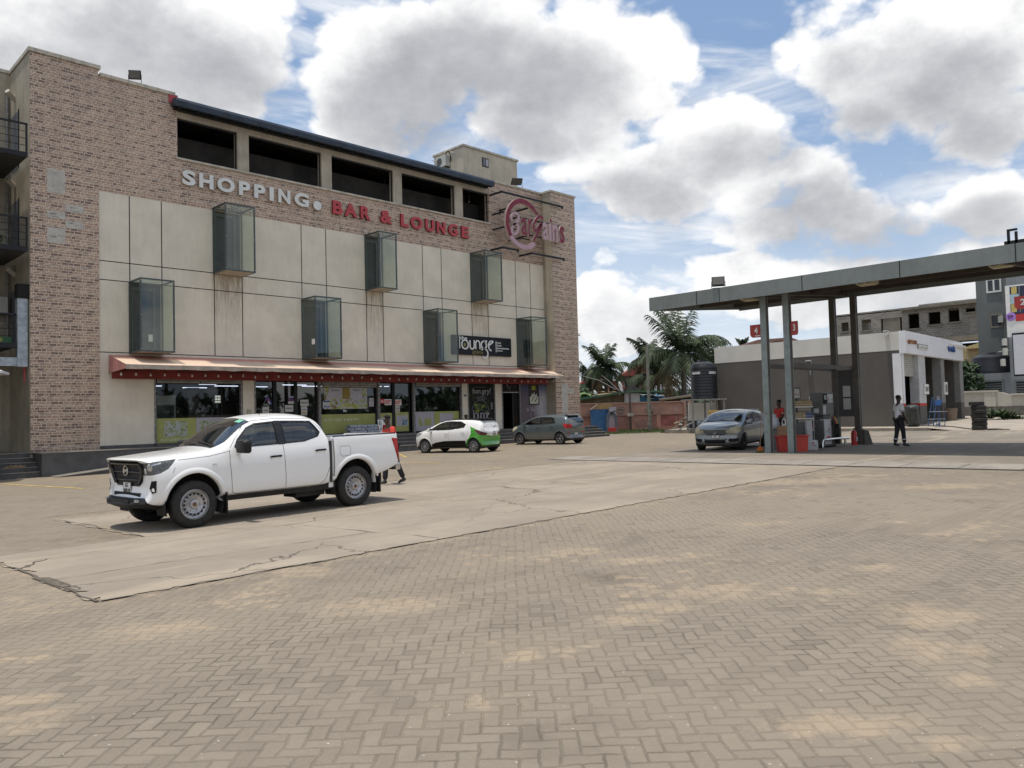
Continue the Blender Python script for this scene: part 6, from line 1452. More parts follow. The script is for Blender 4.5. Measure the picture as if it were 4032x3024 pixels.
c1 = hatch('hatchback_car', 'white hatchback with green rear corner and black sills parked by the shop steps', M_PWHITE, 3, 'cap', rearglass=M_FILM, wraps=True, lampm=M_HL, nums_rear=('GE', '1343-22'), group=grp); place_car(c1, 14.72, -4.55, 105.5)
c2 = hatch('hatchback_car', 'plain dark grey hatchback with alloy wheels parked by the brick pilaster', M_PGREY, 2, 'alloy', nums_rear=('GC', '6594-20'), group=grp); place_car(c2, 21.43, -3.9, 96.3)
c3 = hatch('hatchback_car', 'silver hatchback facing the camera beside the pump canopy posts', M_PSILV, 2, 'dark', nums=('GX', '7337-21'), group=grp); place_car(c3, 17.60, -17.10, 190.6)
# ------------------------------------------------------------------ people
def skinned(name, verts, edges, rad, m, parent, sub=2, root=0):
    me = bpy.data.meshes.new(name); me.from_pydata(verts, edges, []); o = bpy.data.objects.new(name, me); COL.objects.link(o)
    md = o.modifiers.new('k', 'SKIN'); 
    for i, r in enumerate(rad):
        rr = r if isinstance(r, tuple) else (r, r); me.skin_vertices[0].data[i].radius = rr
    me.skin_vertices[0].data[root].use_root = True
    s = o.modifiers.new('s', 'SUBSURF'); s.levels = sub; s.render_levels = sub
    dg = bpy.context.evaluated_depsgraph_get(); dg.update(); e = bpy.data.meshes.new_from_object(o.evaluated_get(dg)); e.name = name
    bpy.data.objects.remove(o); bpy.data.meshes.remove(me); e.materials.clear(); e.materials.append(m)
    for p in e.polygons: p.use_smooth = True
    r_ = bpy.data.objects.new(name, e); COL.objects.link(r_); r_.parent = parent; return r_
M_SKIN = mat('dark_skin', (.055, .032, .022), .5, var=.1); M_HAIR = mat('black_hair', (.012, .011, .010), .9, bump=.4); M_SHOE = mat('black_shoe', (.015, .015, .015), .5)
def person(label, loc, rz, J, shirt, trousers, long_sleeve=False, bands=None, group=None, H=1.72):
    """J: joints in metres for a 1.72 m figure; +x is where the person faces"""
    t = thing('person', label, 'person', loc, rz, group)
    V = lambda k: Vector(J[k])
    P, C, N_, Hd = V('pelvis'), V('chest'), V('neck'), V('head')
    vs = [P, (P + C) / 2, C, N_, N_ + (Hd - N_) * .45]; ed = [(0, 1), (1, 2), (2, 3), (3, 4)]; rad = [(.125, .10), (.12, .095), (.15, .105), (.055, .055), (.058, .062)]
    f = Vector((1, 0, 0)) if 'face' not in J else V('face')
    b = Hd
    vs += [b - f * .0, b + Vector((0, 0, .075))]; ed += [(4, 5), (5, 6)]; rad += [(.078, .092), (.068, .08)]
    for s, k in ((1, 'l'), (-1, 'r')):
        sh, el, wr = V('sh' + k), V('el' + k), V('wr' + k); n = len(vs)
        vs += [sh, (sh + el) / 2, el, (el + wr) / 2, wr]; ed += [(2, n), (n, n + 1), (n + 1, n + 2), (n + 2, n + 3), (n + 3, n + 4)]; rad += [.055, .048, .040, .036, .026]
        d = (wr - el).normalized(); side = d.cross(f).normalized(); palm = wr + d * .055; n2 = len(vs); vs.append(palm); ed.append((n + 4, n2)); rad.append((.034, .017))
        for q, (o, L) in enumerate(((-.028, .062), (-.010, .072), (.010, .068), (.028, .052))):
            a = palm + side * o + d * .035; b1 = a + d * L * .55 - f * .0 + f * .012; b2 = b1 + d * L * .35 + f * .022 if False else b1 + d * L * .4 - f * .014
            m_ = len(vs); vs += [a, b1, b2]; ed += [(n2, m_), (m_, m_ + 1), (m_ + 1, m_ + 2)]; rad += [.0095, .0088, .0075]
        th = palm - d * .02 + f * .03; m_ = len(vs); vs += [th, th + d * .035 + f * .015]; ed += [(n2, m_), (m_, m_ + 1)]; rad += [.0105, .0085]
    for s, k in ((1, 'l'), (-1, 'r')):
        hp, kn, an = V('hip' + k), V('kn' + k), V('an' + k); n = len(vs)
        ft = an + (V('toe' + k) - an) * 1.0
        vs += [hp, (hp + kn) / 2, kn, (kn + an) / 2, an, ft]; ed += [(0, n), (n, n + 1), (n + 1, n + 2), (n + 2, n + 3), (n + 3, n + 4), (n + 4, n + 5)]; rad += [.085, .075, .055, .052, .038, .03]
    body = skinned('body', [tuple(v) for v in vs], ed, rad, M_SKIN, t, 2)
    # face: nose, eyes, mouth, ears
    up = Vector((0, 0, 1)); sd = up.cross(f).normalized()
    mb = MB(); mb.mt(M_SKIN); c = Hd + Vector((0, 0, .03)); mb.prism([(0, 0), (0, 0)], 'x', 0, 0) if False else None
    bs = c + f * .085; mb.face([mb.bm.verts.new(p) for p in (bs + up * .035, bs - sd * .018 - up * .02, bs + f * .03 - up * .018)]); mb.face([mb.bm.verts.new(p) for p in (bs + up * .035, bs + f * .03 - up * .018, bs + sd * .018 - up * .02)]); mb.face([mb.bm.verts.new(p) for p in (bs - sd * .018 - up * .02, bs + sd * .018 - up * .02, bs + f * .03 - up * .018)])
    for s in (-1, 1): mb.lathe([(0, -.012), (.022, -.008), (.026, .0), (0, .01)], tuple(c + sd * s * .082 - up * .01), 'y', 10)
    mb.build('nose_and_ears', body)
    mb = MB(); mb.mt(M_WHITE); [mb.lathe([(0, -.012), (.012, 0), (0, .012)], tuple(c + f * .076 + sd * s * .032 + up * .02), 'x', 8) for s in (-1, 1)]; mb.mt(mat('lip', (.10, .035, .03), .5)); mb.box(-.004, .004, -.022, .022, -.005, .005, Matrix.Translation(c + f * .083 - up * .05)); mb.build('face_details', body)
    # hair cap
    mb = MB(); mb.mt(M_HAIR); hc = Hd + Vector((0, 0, .055)) - f * .014
    mb.lathe([(.070, -.03), (.083, .005), (.084, .035), (.068, .065), (.036, .082), (0, .087)], tuple(hc), 'z', 16); mb.build('hair', t, smooth=True)
    # shirt
    q = lambda a, b_, u: a + (b_ - a) * u
    vs = [P + Vector((0, 0, -.10)), (P + C) / 2, C, N_ - Vector((0, 0, .035))]; ed = [(0, 1), (1, 2), (2, 3)]; rad = [(.155, .125), (.145, .118), (.170, .122), (.070, .070)]
    for k in 'lr':
        sh, el, wr = V('sh' + k), V('el' + k), V('wr' + k); n = len(vs); vs += [sh, q(sh, el, .5), q(sh, el, .92)]; ed += [(2, n), (n, n + 1), (n + 1, n + 2)]; rad += [.073, .068, .066]
        if long_sleeve: m_ = len(vs); vs += [q(el, wr, .5), q(el, wr, .9)]; ed += [(m_ - 1, m_), (m_, m_ + 1)]; rad += [.052, .042]
    skinned('shirt', [tuple(v) for v in vs], ed, rad, shirt, t, 2)
    vs = [P + Vector((0, 0, .02))]; ed = []; rad = [(.138, .112)]
    for k in 'lr':
        hp, kn, an = V('hip' + k), V('kn' + k), V('an' + k); n = len(vs); vs += [hp, q(hp, kn, .5), kn, q(kn, an, .5), q(kn, an, .93)]; ed += [(0, n)] + [(n + i, n + i + 1) for i in range(4)]; rad += [.105, .092, .076, .070, .066]
    skinned('trousers', [tuple(v) for v in vs], ed, rad, trousers, t, 2)
    for k in 'lr':
        an, to = V('an' + k), V('toe' + k); skinned('shoe', [tuple(an - (to - an) * .35 + Vector((0, 0, -.035))), tuple(an + Vector((0, 0, -.02))), tuple(q(an, to, .6)), tuple(to)], [(0, 1), (1, 2), (2, 3)], [(.042, .04), (.05, .05), (.045, .036), (.034, .026)], M_SHOE, t, 2)
    if bands:
        for k in 'lr':
            for (a, b_, u) in (('sh', 'el', .72), ('kn', 'an', .62)):
                c0, c1 = q(V(a + k), V(b_ + k), u - .05), q(V(a + k), V(b_ + k), u + .05); mb = MB(); mb.mt(bands); mb.tube([c0, c1], .074 if a == 'sh' else .076, 14); mb.build('reflective_band', t, smooth=40)
    return t
def pose(**kw):
    J = dict(pelvis=(0, 0, .93), chest=(.0, 0, 1.27), neck=(.005, 0, 1.47), head=(.015, 0, 1.585), shl=(0, .185, 1.40), shr=(0, -.185, 1.40), ell=(-.02, .235, 1.13), elr=(-.02, -.235, 1.13), wrl=(.05, .24, .89), wrr=(.05, -.24, .89),
             hipl=(0, .09, .90), hipr=(0, -.09, .90), knl=(.02, .10, .50), knr=(.02, -.10, .50), anl=(0, .10, .09), anr=(0, -.10, .09), toel=(.17, .12, .035), toer=(.17, -.12, .035)); J.update(kw); return J
M_SHW = mat('white_shirt', (.78, .78, .80), .85, bump=.2); M_TRB = mat('navy_trousers', (.016, .017, .024), .85); M_SHR = mat('red_shirt', (.52, .045, .03), .85, bump=.2); M_BAND = mat('reflective', (.42, .44, .46), .4)
p = onG(3545, 1762); person('person in white short sleeved shirt and dark trousers standing under the pump canopy edge', (p.x, p.y, gz(p.x, p.y) + .03), radians(-42),
       pose(anl=(-.13, .08, .10), toel=(.03, .09, .035), knl=(-.04, .09, .50), anr=(.10, -.09, .09), toer=(.27, -.11, .035), knr=(.07, -.1, .51), wrr=(.12, -.20, .88), elr=(.0, -.25, 1.12), wrl=(.10, .22, .90)), M_SHW, M_TRB, bands=M_BAND)
p = onG(1546, 1908); person('person in red shirt walking behind the tail of the white pickup', (p.x, p.y, gz(p.x, p.y)), radians(172),
       pose(anl=(-.26, .09, .13), toel=(-.10, .10, .04), knl=(-.08, .09, .52), anr=(.16, -.09, .09), toer=(.32, -.1, .04), knr=(.12, -.1, .50), chest=(.05, 0, 1.25), neck=(.09, 0, 1.45), head=(.13, 0, 1.56), shl=(.06, .185, 1.38), shr=(.06, -.185, 1.38), ell=(.12, .25, 1.15), elr=(-.1, -.25, 1.14), wrl=(.30, .2, 1.02), wrr=(-.05, -.26, .92)), M_SHR, M_TRB)
p = at(3072, 1700, 28.6); person('person in red shirt serving between the two nearest canopy posts', (p.x, p.y, gz(p.x, p.y) + .03), radians(150), pose(wrl=(.25, .2, 1.0), wrr=(.22, -.2, .98), ell=(.02, .27, 1.14), elr=(.02, -.27, 1.14)), M_SHR, M_TRB, bands=M_BAND)
person('person in white shirt on the far side of the white and green hatchback', (17.05, -4.1, gz(17, -4.1)), radians(20), pose(chest=(-.08, 0, 1.2), neck=(-.12, 0, 1.38), head=(-.13, 0, 1.49), shl=(-.09, .185, 1.32), shr=(-.09, -.185, 1.32), ell=(.0, .25, 1.1), elr=(.02, -.25, 1.08)), M_SHW, M_TRB)
# ------------------------------------------------------------------ filling station
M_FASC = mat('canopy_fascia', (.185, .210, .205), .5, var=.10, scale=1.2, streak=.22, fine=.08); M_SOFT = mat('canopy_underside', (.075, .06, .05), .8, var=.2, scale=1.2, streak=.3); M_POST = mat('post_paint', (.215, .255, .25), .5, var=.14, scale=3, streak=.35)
XF, XR, YE, YN = 15.5, 21.9, -15.66, -46.0
zb = lambda x: 5.22 + .085 * (x - XF)
C = thing('station_canopy', 'flat grey-green fuel station canopy on paired steel posts', 'canopy', (18.8, -20, .2)); O_ = Matrix.Translation((-18.8, 20, -.2))
mb = MB(); mb.mt(M_FASC); f_h = .47
def sl(x0, x1, y0, y1, a, b):
    v = [Vector((x, y, zb(x) + h)) for h in (a, b) for x, y in ((x0, y0), (x1, y0), (x1, y1), (x0, y1))]; v = [mb.bm.verts.new(O_ @ p) for p in v]
    for f in ((3, 2, 1, 0), (4, 5, 6, 7), (0, 1, 5, 4), (1, 2, 6, 5), (2, 3, 7, 6), (3, 0, 4, 7)): mb.face([v[i] for i in f])
sl(XF, XF + .08, YN, YE, 0, f_h); sl(XR - .08, XR, YN, YE, -.05, f_h); sl(XF + .08, XR - .08, YE - .08, YE, 0, f_h); sl(XF + .08, XR - .08, YN, YN + .08, 0, f_h)
mb.build('fascia', C)
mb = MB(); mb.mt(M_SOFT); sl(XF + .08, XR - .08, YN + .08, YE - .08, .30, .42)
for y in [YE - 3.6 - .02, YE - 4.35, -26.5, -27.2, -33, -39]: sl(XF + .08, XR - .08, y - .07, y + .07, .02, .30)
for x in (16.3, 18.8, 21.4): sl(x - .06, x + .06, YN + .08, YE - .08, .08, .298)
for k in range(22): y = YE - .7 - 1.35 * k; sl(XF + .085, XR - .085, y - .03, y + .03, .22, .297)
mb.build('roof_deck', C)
mb = MB(); mb.mt(M_BLACK)
for p in (2740, 2829.5, 3157, 3544, 4004): y, z = onX(p, 1100, XF); mb.box(XF - .004, XF, y - .012, y + .012, zb(XF), zb(XF) + f_h, M=O_)
mb.build('fascia_joint', C)
M_POSTB = mat('post_brown', (.095, .085, .072), .6, var=.2, scale=3, streak=.3)
posts = [(16.32, -19.58), (16.42, -20.31), (21.55, -19.62), (21.5, -20.42)]
for i, (x, y) in enumerate(posts + [(16.4, -29.5), (21.5, -29.5)]):
    g0 = gz(x, y) + .02; mb = MB(); mb.mt(M_POST if i in (0, 1) else M_POSTB); mb.box(x - .10, x - .085, y - .10, y + .10, g0, zb(x) + .02, M=O_); mb.mt(M_POSTB); mb.box(x - .085, x + .085, y - .085, y + .085, g0, zb(x) + .02, M=O_); mb.mt(M_POST); mb.box(x + .085, x + .10, y - .10, y + .10, g0, zb(x) + .02, M=O_)
    mb.box(x - .16, x + .16, y - .155, y + .155, g0 - .0, g0 + .02, M=O_); o = mb.build('post', C)
    mb = MB(); mb.mt(M_BLACK); [mb.lathe([(0, -.104), (.016, -.104)], (x + .0 - 18.8, y + 20, z - .2), 'x', 8) for z in (.9, 1.5, 2.4, 3.6)]; mb.build('bolt_hole', o)
mb = MB(); mb.mt(M_POSTB); mb.box(16.55, 21.37, -20.36, -20.28, 2.98, 3.12, M=O_); mb.box(16.45, 21.42, -19.62, -19.54, 2.98, 3.12, M=O_)
mb.build('tie_beam', C)
mb = MB(); mb.mt(mat('tie_panel', (.06, .06, .06), .6)); mb.box(21.46, 21.54, -20.30, -19.74, 1.3, 3.0, M=O_); mb.mt(M_PAPER); mb.box(21.44, 21.455, -20.2, -19.93, 2.02, 2.42, M=O_); mb.box(21.44, 21.455, -20.2, -19.93, 1.56, 1.96, M=O_); mb.build('notice_panel', C)
for (px, py) in ((2955, 1188), (3415, 1127), (3945, 1060)):
    y, z = onX(px, py, 16.9); t = thing('canopy_light', {2955: 'small yellowed light fitting under the far end of the canopy', 3415: 'yellowed light fitting under the middle of the canopy', 3945: 'yellowed light fitting under the canopy at the right edge'}[px], 'light fitting', (16.9, y, zb(16.9) + .14), 0, 'canopy light fittings')
    mb = MB(); mb.mt(mat('fitting_cream', (.50, .44, .30), .5, var=.1)); mb.box(-.2, .2, -.28, .28, -.12, 0); mb.box(-.16, .16, -.24, .24, -.15, -.12); mb.build('casing', t, bevel=.02); mb = MB(); mb.mt(M_BLACK); mb.box(-.206, -.2, .03, .2, -.10, -.05); mb.box(-.206, -.2, -.2, -.03, -.10, -.05); mb.build('slot', t)
y, _ = onX(2825, 1120, XF); floodlight('floodlight', 'square black floodlight standing on the canopy edge', (XF + .05, y, zb(XF) + f_h), radians(-60), -18, .42, .10)
t = thing('canopy_bracket', 'black steel bracket on the canopy roof at the right edge', 'bracket', (XF + .1, onX(3968, 950, XF)[0], zb(XF) + f_h)); mb = MB(); mb.mt(M_DKMET); mb.box(-.03, .03, -.03, .03, 0, .35); mb.box(-.03, .03, -.2, -.14, 0, .32); mb.box(-.03, .03, -.2, .03, .35, .40); mb.box(-.03, .03, -2.5, .1, .02, .10); mb.build('bracket', t)
# number flags
def flag(n, label, x, y0, y1, z0, z1, flip):
    t = thing('pump_number_sign', label, 'pump sign', (x, (y0 + y1) / 2, z0), radians(0), 'pump number signs'); w = abs(y1 - y0) / 2; h = z1 - z0
    M = Matrix.Rotation(radians(-90), 4, 'Z'); mb = MB(); mb.mt(mat('flag_red', (.36, .035, .03), .4))
    P = [(-w, h), (w * .8, h), (w, h * .88), (w, 0), (-w * .6, 0), (-w * .9, h * .12), (-w, h * .25)] if not flip else [(-w, h * .9), (-w * .8, h), (w, h), (w, h * .25), (w * .85, h * .06), (w * .6, 0), (-w, 0)]
    mb.prism(P, 'y', -.03, .03, M); mb.build('panel', t); mb = MB(); mb.mt(M_LETW); fit_text(mb, n, -w * .35 + (w * .05 if flip else w * .1), w * .4, h * .3, h * .78, -.036, .005, .03, M=M)
    if n == '4': mb.box(-w * .15, w * .8, -.035, -.031, h * .08, h * .15, M)
    mb.build('numeral', t)
_y, _z = onX(2953, 1281, 16.3); flag('4', 'red sign with a white 4 on the left of the nearest canopy post', 16.32, -19.47, _y, _z - .42, _z, False)
_y, _z = onX(3139, 1263, 16.4); flag('3', 'red sign with a white 3 on the second canopy post', 16.42, -20.43, _y, _z - .44, _z, True)
p2_ = at(3993, 1169, 34); ya, za = p2_.y, p2_.z; flag('2', 'red sign with a white 2 at the right edge of the photo', p2_.x, ya, ya - .6, za - .55, za, False)
# fuel dispenser
z3 = lambda x, y: (2700 + x / 2.765, 1500 + y / 2.765)
def gp(x, y): p = onG(*z3(x, y)); return p.x, p.y, gz(p.x, p.y) + .03
M_PUMPG = mat('pump_grey', (.105, .105, .102), .45, var=.1); M_PUMPW = mat('pump_white', (.50, .51, .52), .4)
dx, dy, dz = gp(1512, 738)
D_ = thing('fuel_dispenser', 'grey and white fuel dispenser with four nozzles on the pump island', 'fuel dispenser', (dx, dy, dz))
mb = MB(); mb.mt(M_PUMPG); mb.box(0, 1.05, .0, .66, .06, .95); mb.mt(M_BLACK); mb.box(.03, 1.02, .03, .63, 0, .06); mb.build('cabinet', D_, bevel=.01)
mb = MB(); mb.mt(M_PUMPG); mb.box(.12, 1.02, .06, .50, 1.12, 1.92); mb.box(.3, .9, .12, .45, .95, 1.12); mb.build('head', D_, bevel=.015)
mb = MB(); mb.mt(M_PUMPW); mb.box(.02, .56, -.025, -.002, .12, .96); mb.box(.0, .56, -.03, .1, .955, .985); mb.build('white_door', D_)
mb = MB(); mb.mt(M_SIGNRED); mb.box(.18, .42, -.03, -.026, .34, .40); mb.box(.32, .40, -.03, -.026, .60, .66); mb.mt(mat('badge_green', (.05, .12, .05), .5)); mb.lathe([(0, -.03), (.035, -.03)], (.22, 0, .56), 'y', 14); mb.mt(M_TEXT); fit_text(mb, 'TotalEnergies', .30, .42, .50, .525, -.028, .002); mb.build('marks', D_)
mb = MB(); mb.mt(M_BLACK); mb.box(.16, .46, .045, .058, 1.52, 1.88); mb.mt(mat('display', (.12, .15, .16), .2)); mb.box(.22, .40, .035, .044, 1.66, 1.82); mb.mt(M_PUMPW); mb.box(.14, .34, .045, .058, 1.16, 1.46); mb.box(-.0 + .118, .12, .2, .38, 1.2, 1.36); mb.build('display_panel', D_)
cols = [(.55, .10, .09), (.55, .55, .55), (.05, .3, .12)]
mb = MB()
for k in range(3): mb.mt(M_PUMPW); mb.box(.52 + .15 * k, .64 + .15 * k, .045, .058, 1.56, 1.86); mb.mt(mat('pump_mark%d' % k, cols[k], .5)); mb.lathe([(0, .044), (.045, .044)], (.58 + .15 * k, 0, 1.66), 'y', 10)
mb.build('fuel_labels', D_)
NZ = [(.012, .012, .012), (.35, .03, .02), (.42, .25, .03), (.03, .10, .06)]
for k in range(4):
    x = .62 + .11 * k; mb = MB(); mb.mt(mat('nozzle%d' % k, NZ[k], .5)); mb.tube([(x, -.02, 1.06), (x + .01, -.10, .92), (x, -.13, .80)], [.02, .035, .025], 8); mb.mt(M_BLACK); mb.tube([(x, -.13, .8), (x + .02, -.14, .45), (x + .06, -.10, .12), (x + .08, -.04, .3), (x + .06, -.02, .9)], .014, 6); mb.build('nozzle', D_)
# guard rail
rx, ry, rz = gp(1495, 742); t = thing('guard_rail', 'low chrome guard rail in front of the fuel dispenser', 'guard rail', (rx, ry, rz)); mb = MB(); mb.mt(M_CHROME)
q = Vector(gp(1740, 718)) - Vector((rx, ry, rz)); q.z = 0
mb.tube([(0, 0, 0), (0, 0, .22), (.03, -.01, .28), tuple(q * .5 + Vector((0, 0, .30))), tuple(q * 1.15 + Vector((0, 0, .30)))], .045, 8); mb.tube([tuple(q), tuple(q + Vector((0, 0, .28)))], .04, 8); mb.build('rail', t, smooth=40)
# extinguisher, wedge, bins and racks
ex_, ey_, ez_ = gp(1838, 706); t = thing('fire_extinguisher', 'red fire extinguisher at the foot of the rear canopy posts', 'fire extinguisher', (ex_, ey_, ez_))
mb = MB(); mb.mt(mat('ext_red', (.50, .03, .03), .3)); mb.lathe([(0, 0), (.10, 0), (.105, .04), (.105, .42), (.07, .50), (.03, .53), (0, .54)], seg=18); mb.build('cylinder', t, smooth=40)
mb = MB(); mb.mt(M_PAPER); mb.box(-.07, .07, -.108, -.10, .14, .3); mb.mt(M_DKMET); mb.tube([(0, 0, .54), (0, 0, .6), (.1, -.03, .6)], .018, 6); mb.tube([(0, -.02, .57), (-.12, -.02, .5), (-.13, -.02, .2)], .012, 5); mb.build('valve_and_hose', t)
wx, wy, wz = gp(1975, 700); t = thing('concrete_buffer', 'dark concrete wedge buffer beside the rear canopy post', 'concrete block', (wx, wy, wz)); mb = MB(); mb.mt(mat('old_concrete', (.12, .115, .105), .9, var=.2, bump=.4)); mb.prism([(-.15, 0), (.17, 0), (.02, .50), (-.15, .54)], 'y', -.12, .12, Matrix.Rotation(radians(-40), 4, 'Z')); mb.build('block', t, bevel=.02)
bx, by, bz = gp(960, 784)
t = thing('red_bin', 'long red plastic bin behind the two nearest canopy posts', 'bin', (bx + .40, by - .42, bz), radians(-55)); mb = MB(); mb.mt(mat('bin_red', (.50, .045, .03), .45, var=.08)); mb.prism([(-.42, 0), (.46, 0), (.50, .50), (-.46, .50)], 'y', -.26, .26); mb.build('bin', t, bevel=.02); mb = MB(); mb.mt(MATS['bin_red']); mb.box(-.50, .54, -.29, .29, .501, .54); mb.build('rim', t)
M_CARD = mat('cardboard', (.33, .21, .12), .85, var=.1)
for k, (ox, oz, w, h) in enumerate(((-.20, .545, .42, .17), (-.21, .72, .40, .13))):
    o = MB(); o.mt(M_CARD); o.box(-w / 2, w / 2, -.16, .16, 0, h); o.mt(mat('tape', (.22, .13, .06), .6)); o.box(-w / 2 - .002, w / 2 + .002, -.02, .02, h, h + .002); b_ = o.build('carton', None, loc=(bx + .40 + ox * cos(radians(-55)), by - .42 + ox * sin(radians(-55)), bz + oz), rotz=radians(-55)); tag(b_, ['lower brown carton on the red bin', 'upper brown carton on the red bin'][k], 'carton', 'cartons on the red bin')
p = Vector(gp(985, 700)); t = thing('plastic_sack', 'white plastic sack standing behind the nearest canopy post', 'sack', tuple(at(3052, 1700, 27.6).xy) + (gz(18, -19) + .72,)); mb = MB(); mb.mt(mat('sack_white', (.50, .52, .56), .4, bump=.8)); mb.lathe([(0, 0), (.16, .02), (.18, .2), (.13, .38), (.05, .46), (.08, .52), (0, .5)], seg=9); mb.build('sack', t, smooth=True)
mb = MB(); mb.mt(M_PUMPG); mb.box(-.3, .3, -.25, .25, -.72, 0); mb.build('crate_base', t)
t = thing('hose_reel', 'white ring hose reel standing between the canopy posts', 'hose reel', tuple(at(3088, 1700, 27.2).xy) + (gz(17.2, -19.7) + .66,)); mb = MB(); mb.mt(M_WHITE); R_ = Matrix.Rotation(radians(45), 4, 'Z'); mb.tube([R_ @ Vector((.17 * cos(a * pi / 9), 0, .24 + .20 * sin(a * pi / 9))) for a in range(18)], .02, 6, closed=True); mb.lathe([(0, -.05), (.10, -.05), (.10, .05), (0, .05)], (0, 0, .16), 'y', 14, R_); mb.build('reel', t, smooth=40)
# oil rack
ox_, oy_, oz_ = gp(1330, 700)
rk = at(3165, 1700, 27.4); t = thing('oil_rack', 'white wire rack of oil bottles between post and dispenser', 'display rack', (rk.x, rk.y, gz(rk.x, rk.y) + .03), radians(-45))
mb = MB(); mb.mt(M_WHITE)
for z in (.62, 1.02, 1.42):
    mb.box(-.36, .30, -.15, .15, z, z + .03); [mb.tube([(-.36, y, z + .10), (.30, y, z + .10)], .006, 4) for y in (-.15, .15)]; mb.tube([(-.36, -.15, z + .22), (.05, -.15, z + .10)], .005, 4)
for x in (-.36, .30): mb.tube([(x, .15, 0), (x, .15, 1.8)], .012, 5); mb.tube([(x, -.15, 0), (x, -.15, 1.05)], .01, 5)
mb.build('shelf', t); rnd = random.Random(2); btl = {}
for z in (.65, 1.05, 1.45):
    for i in range(11):
        c = 'gold' if (i < 7 or z > 1.4) else 'blue'
        if z < .7: c = 'grey' if i % 2 else 'red'
        if c not in btl:
            mb = MB(); mb.mt({'gold': mat('oil_gold', (.36, .27, .12), .4), 'blue': mat('oil_blue', (.08, .12, .24), .4), 'grey': mat('oil_grey', (.34, .34, .36), .4), 'red': mat('oil_red', (.28, .07, .05), .4)}[c]); mb.box(-.026, .026, -.045, .045, 0, .18); mb.lathe([(.022, .18), (.014, .21), (0, .21)], seg=8); mb.mt(M_BLACK); mb.lathe([(.015, .205), (.015, .235), (0, .235)], seg=8); btl[c] = mb.build('oil_bottle', None, loc=(0, 0, 0)); o = btl[c]
        else: o = btl[c].copy(); COL.objects.link(o)
        M = Matrix.Translation(t.location) @ Matrix.Rotation(radians(-45), 4, 'Z'); o.location = M @ Vector((-.32 + i * .058, -.06 + rnd.uniform(-.01, .01), z)); o.rotation_euler.z = radians(-45) + rnd.uniform(-.1, .1)
        lab = {.65: 'bottom', 1.05: 'middle', 1.45: 'top'}[z]
        tag(o, {'gold': 'gold oil bottle on the %s shelf of the white rack', 'blue': 'blue oil bottle on the %s shelf of the white rack', 'grey': 'grey oil bottle on the %s shelf of the white rack', 'red': 'red oil bottle on the %s shelf of the white rack'}[c] % lab, 'oil bottle', '%s oil bottles on the %s shelf' % (c, lab))
t = thing('framed_notice', 'framed QUARTZ sign on a stand above the oil rack', 'sign', tuple(at(3141, 1700, 27.7).xy) + (gz(18, -20) + .03,), radians(-45)); mb = MB(); mb.mt(M_DKMET); mb.box(-.14, .14, 0, .03, 1.72, 2.12); mb.box(-.02, .02, .0, .03, 0, 1.72); mb.build('frame', t); mb = MB(); mb.mt(M_PAPER); mb.box(-.12, .12, -.006, -.001, 1.75, 2.09); mb.mt(M_SIGNRED); fit_text(mb, 'QUARTZ', -.10, .10, 1.86, 1.91, -.010, .002, .02); mb.build('print', t)
t = thing('white_cabinet', 'narrow white cabinet with grey end beside the oil rack', 'cabinet', tuple(at(3128, 1700, 27.0).xy) + (gz(18, -20.6) + .03,), radians(-45)); mb = MB(); mb.mt(M_PUMPW); mb.box(.34, .52, -.25, -.05, 0, .98); mb.build('body', t, bevel=.01); mb = MB(); mb.mt(M_PUMPG); mb.box(-.105, -.1, -.24, .2, .1, .92); mb.box(-.1, .45, -.05, .2, .08, .92); mb.build('side', t)
cx_, cy_, cz_ = gp(1385, 765); t = thing('cooler_box', 'small white cooler box on the ground before the dispenser', 'box', (cx_, cy_, cz_), radians(-30)); mb = MB(); mb.mt(M_PUMPW); mb.box(-.22, .22, 0, .34, 0, .26); mb.prism([(-.0, .26), (.34, .26), (.30, .33), (.03, .33)], 'x', -.22, .22); mb.build('box', t, bevel=.025); mb = MB(); mb.mt(M_TEXT); fit_text(mb, 'Total', -.04, .12, .14, .18, -.004); mb.mt(M_SIGNRED); mb.box(-.02, .05, -.005, -.002, .21, .25); mb.build('mark', t)
bx_, by_, bz_ = gp(812, 792); t = thing('broom', 'broom with orange and green head leaning on the nearest canopy post', 'broom', (bx_, by_, bz_)); mb = MB(); mb.mt(mat('broom_handle', (.25, .17, .12), .6)); mb.tube([(0, 0, .12), (.14, -.02, 1.38)], .012, 6); mb.build('handle', t); mb = MB(); mb.mt(mat('broom_orange', (.50, .12, .02), .7)); mb.prism([(-.12, .07), (.12, .07), (.04, .2), (-.03, .2)], 'y', -.04, .04, Matrix.Rotation(radians(-45), 4, 'Z')); mb.mt(mat('bristle', (.10, .11, .03), .9)); mb.prism([(-.13, 0), (.13, 0), (.12, .08), (-.12, .08)], 'y', -.035, .035, Matrix.Rotation(radians(-45), 4, 'Z')); mb.build('head', t)

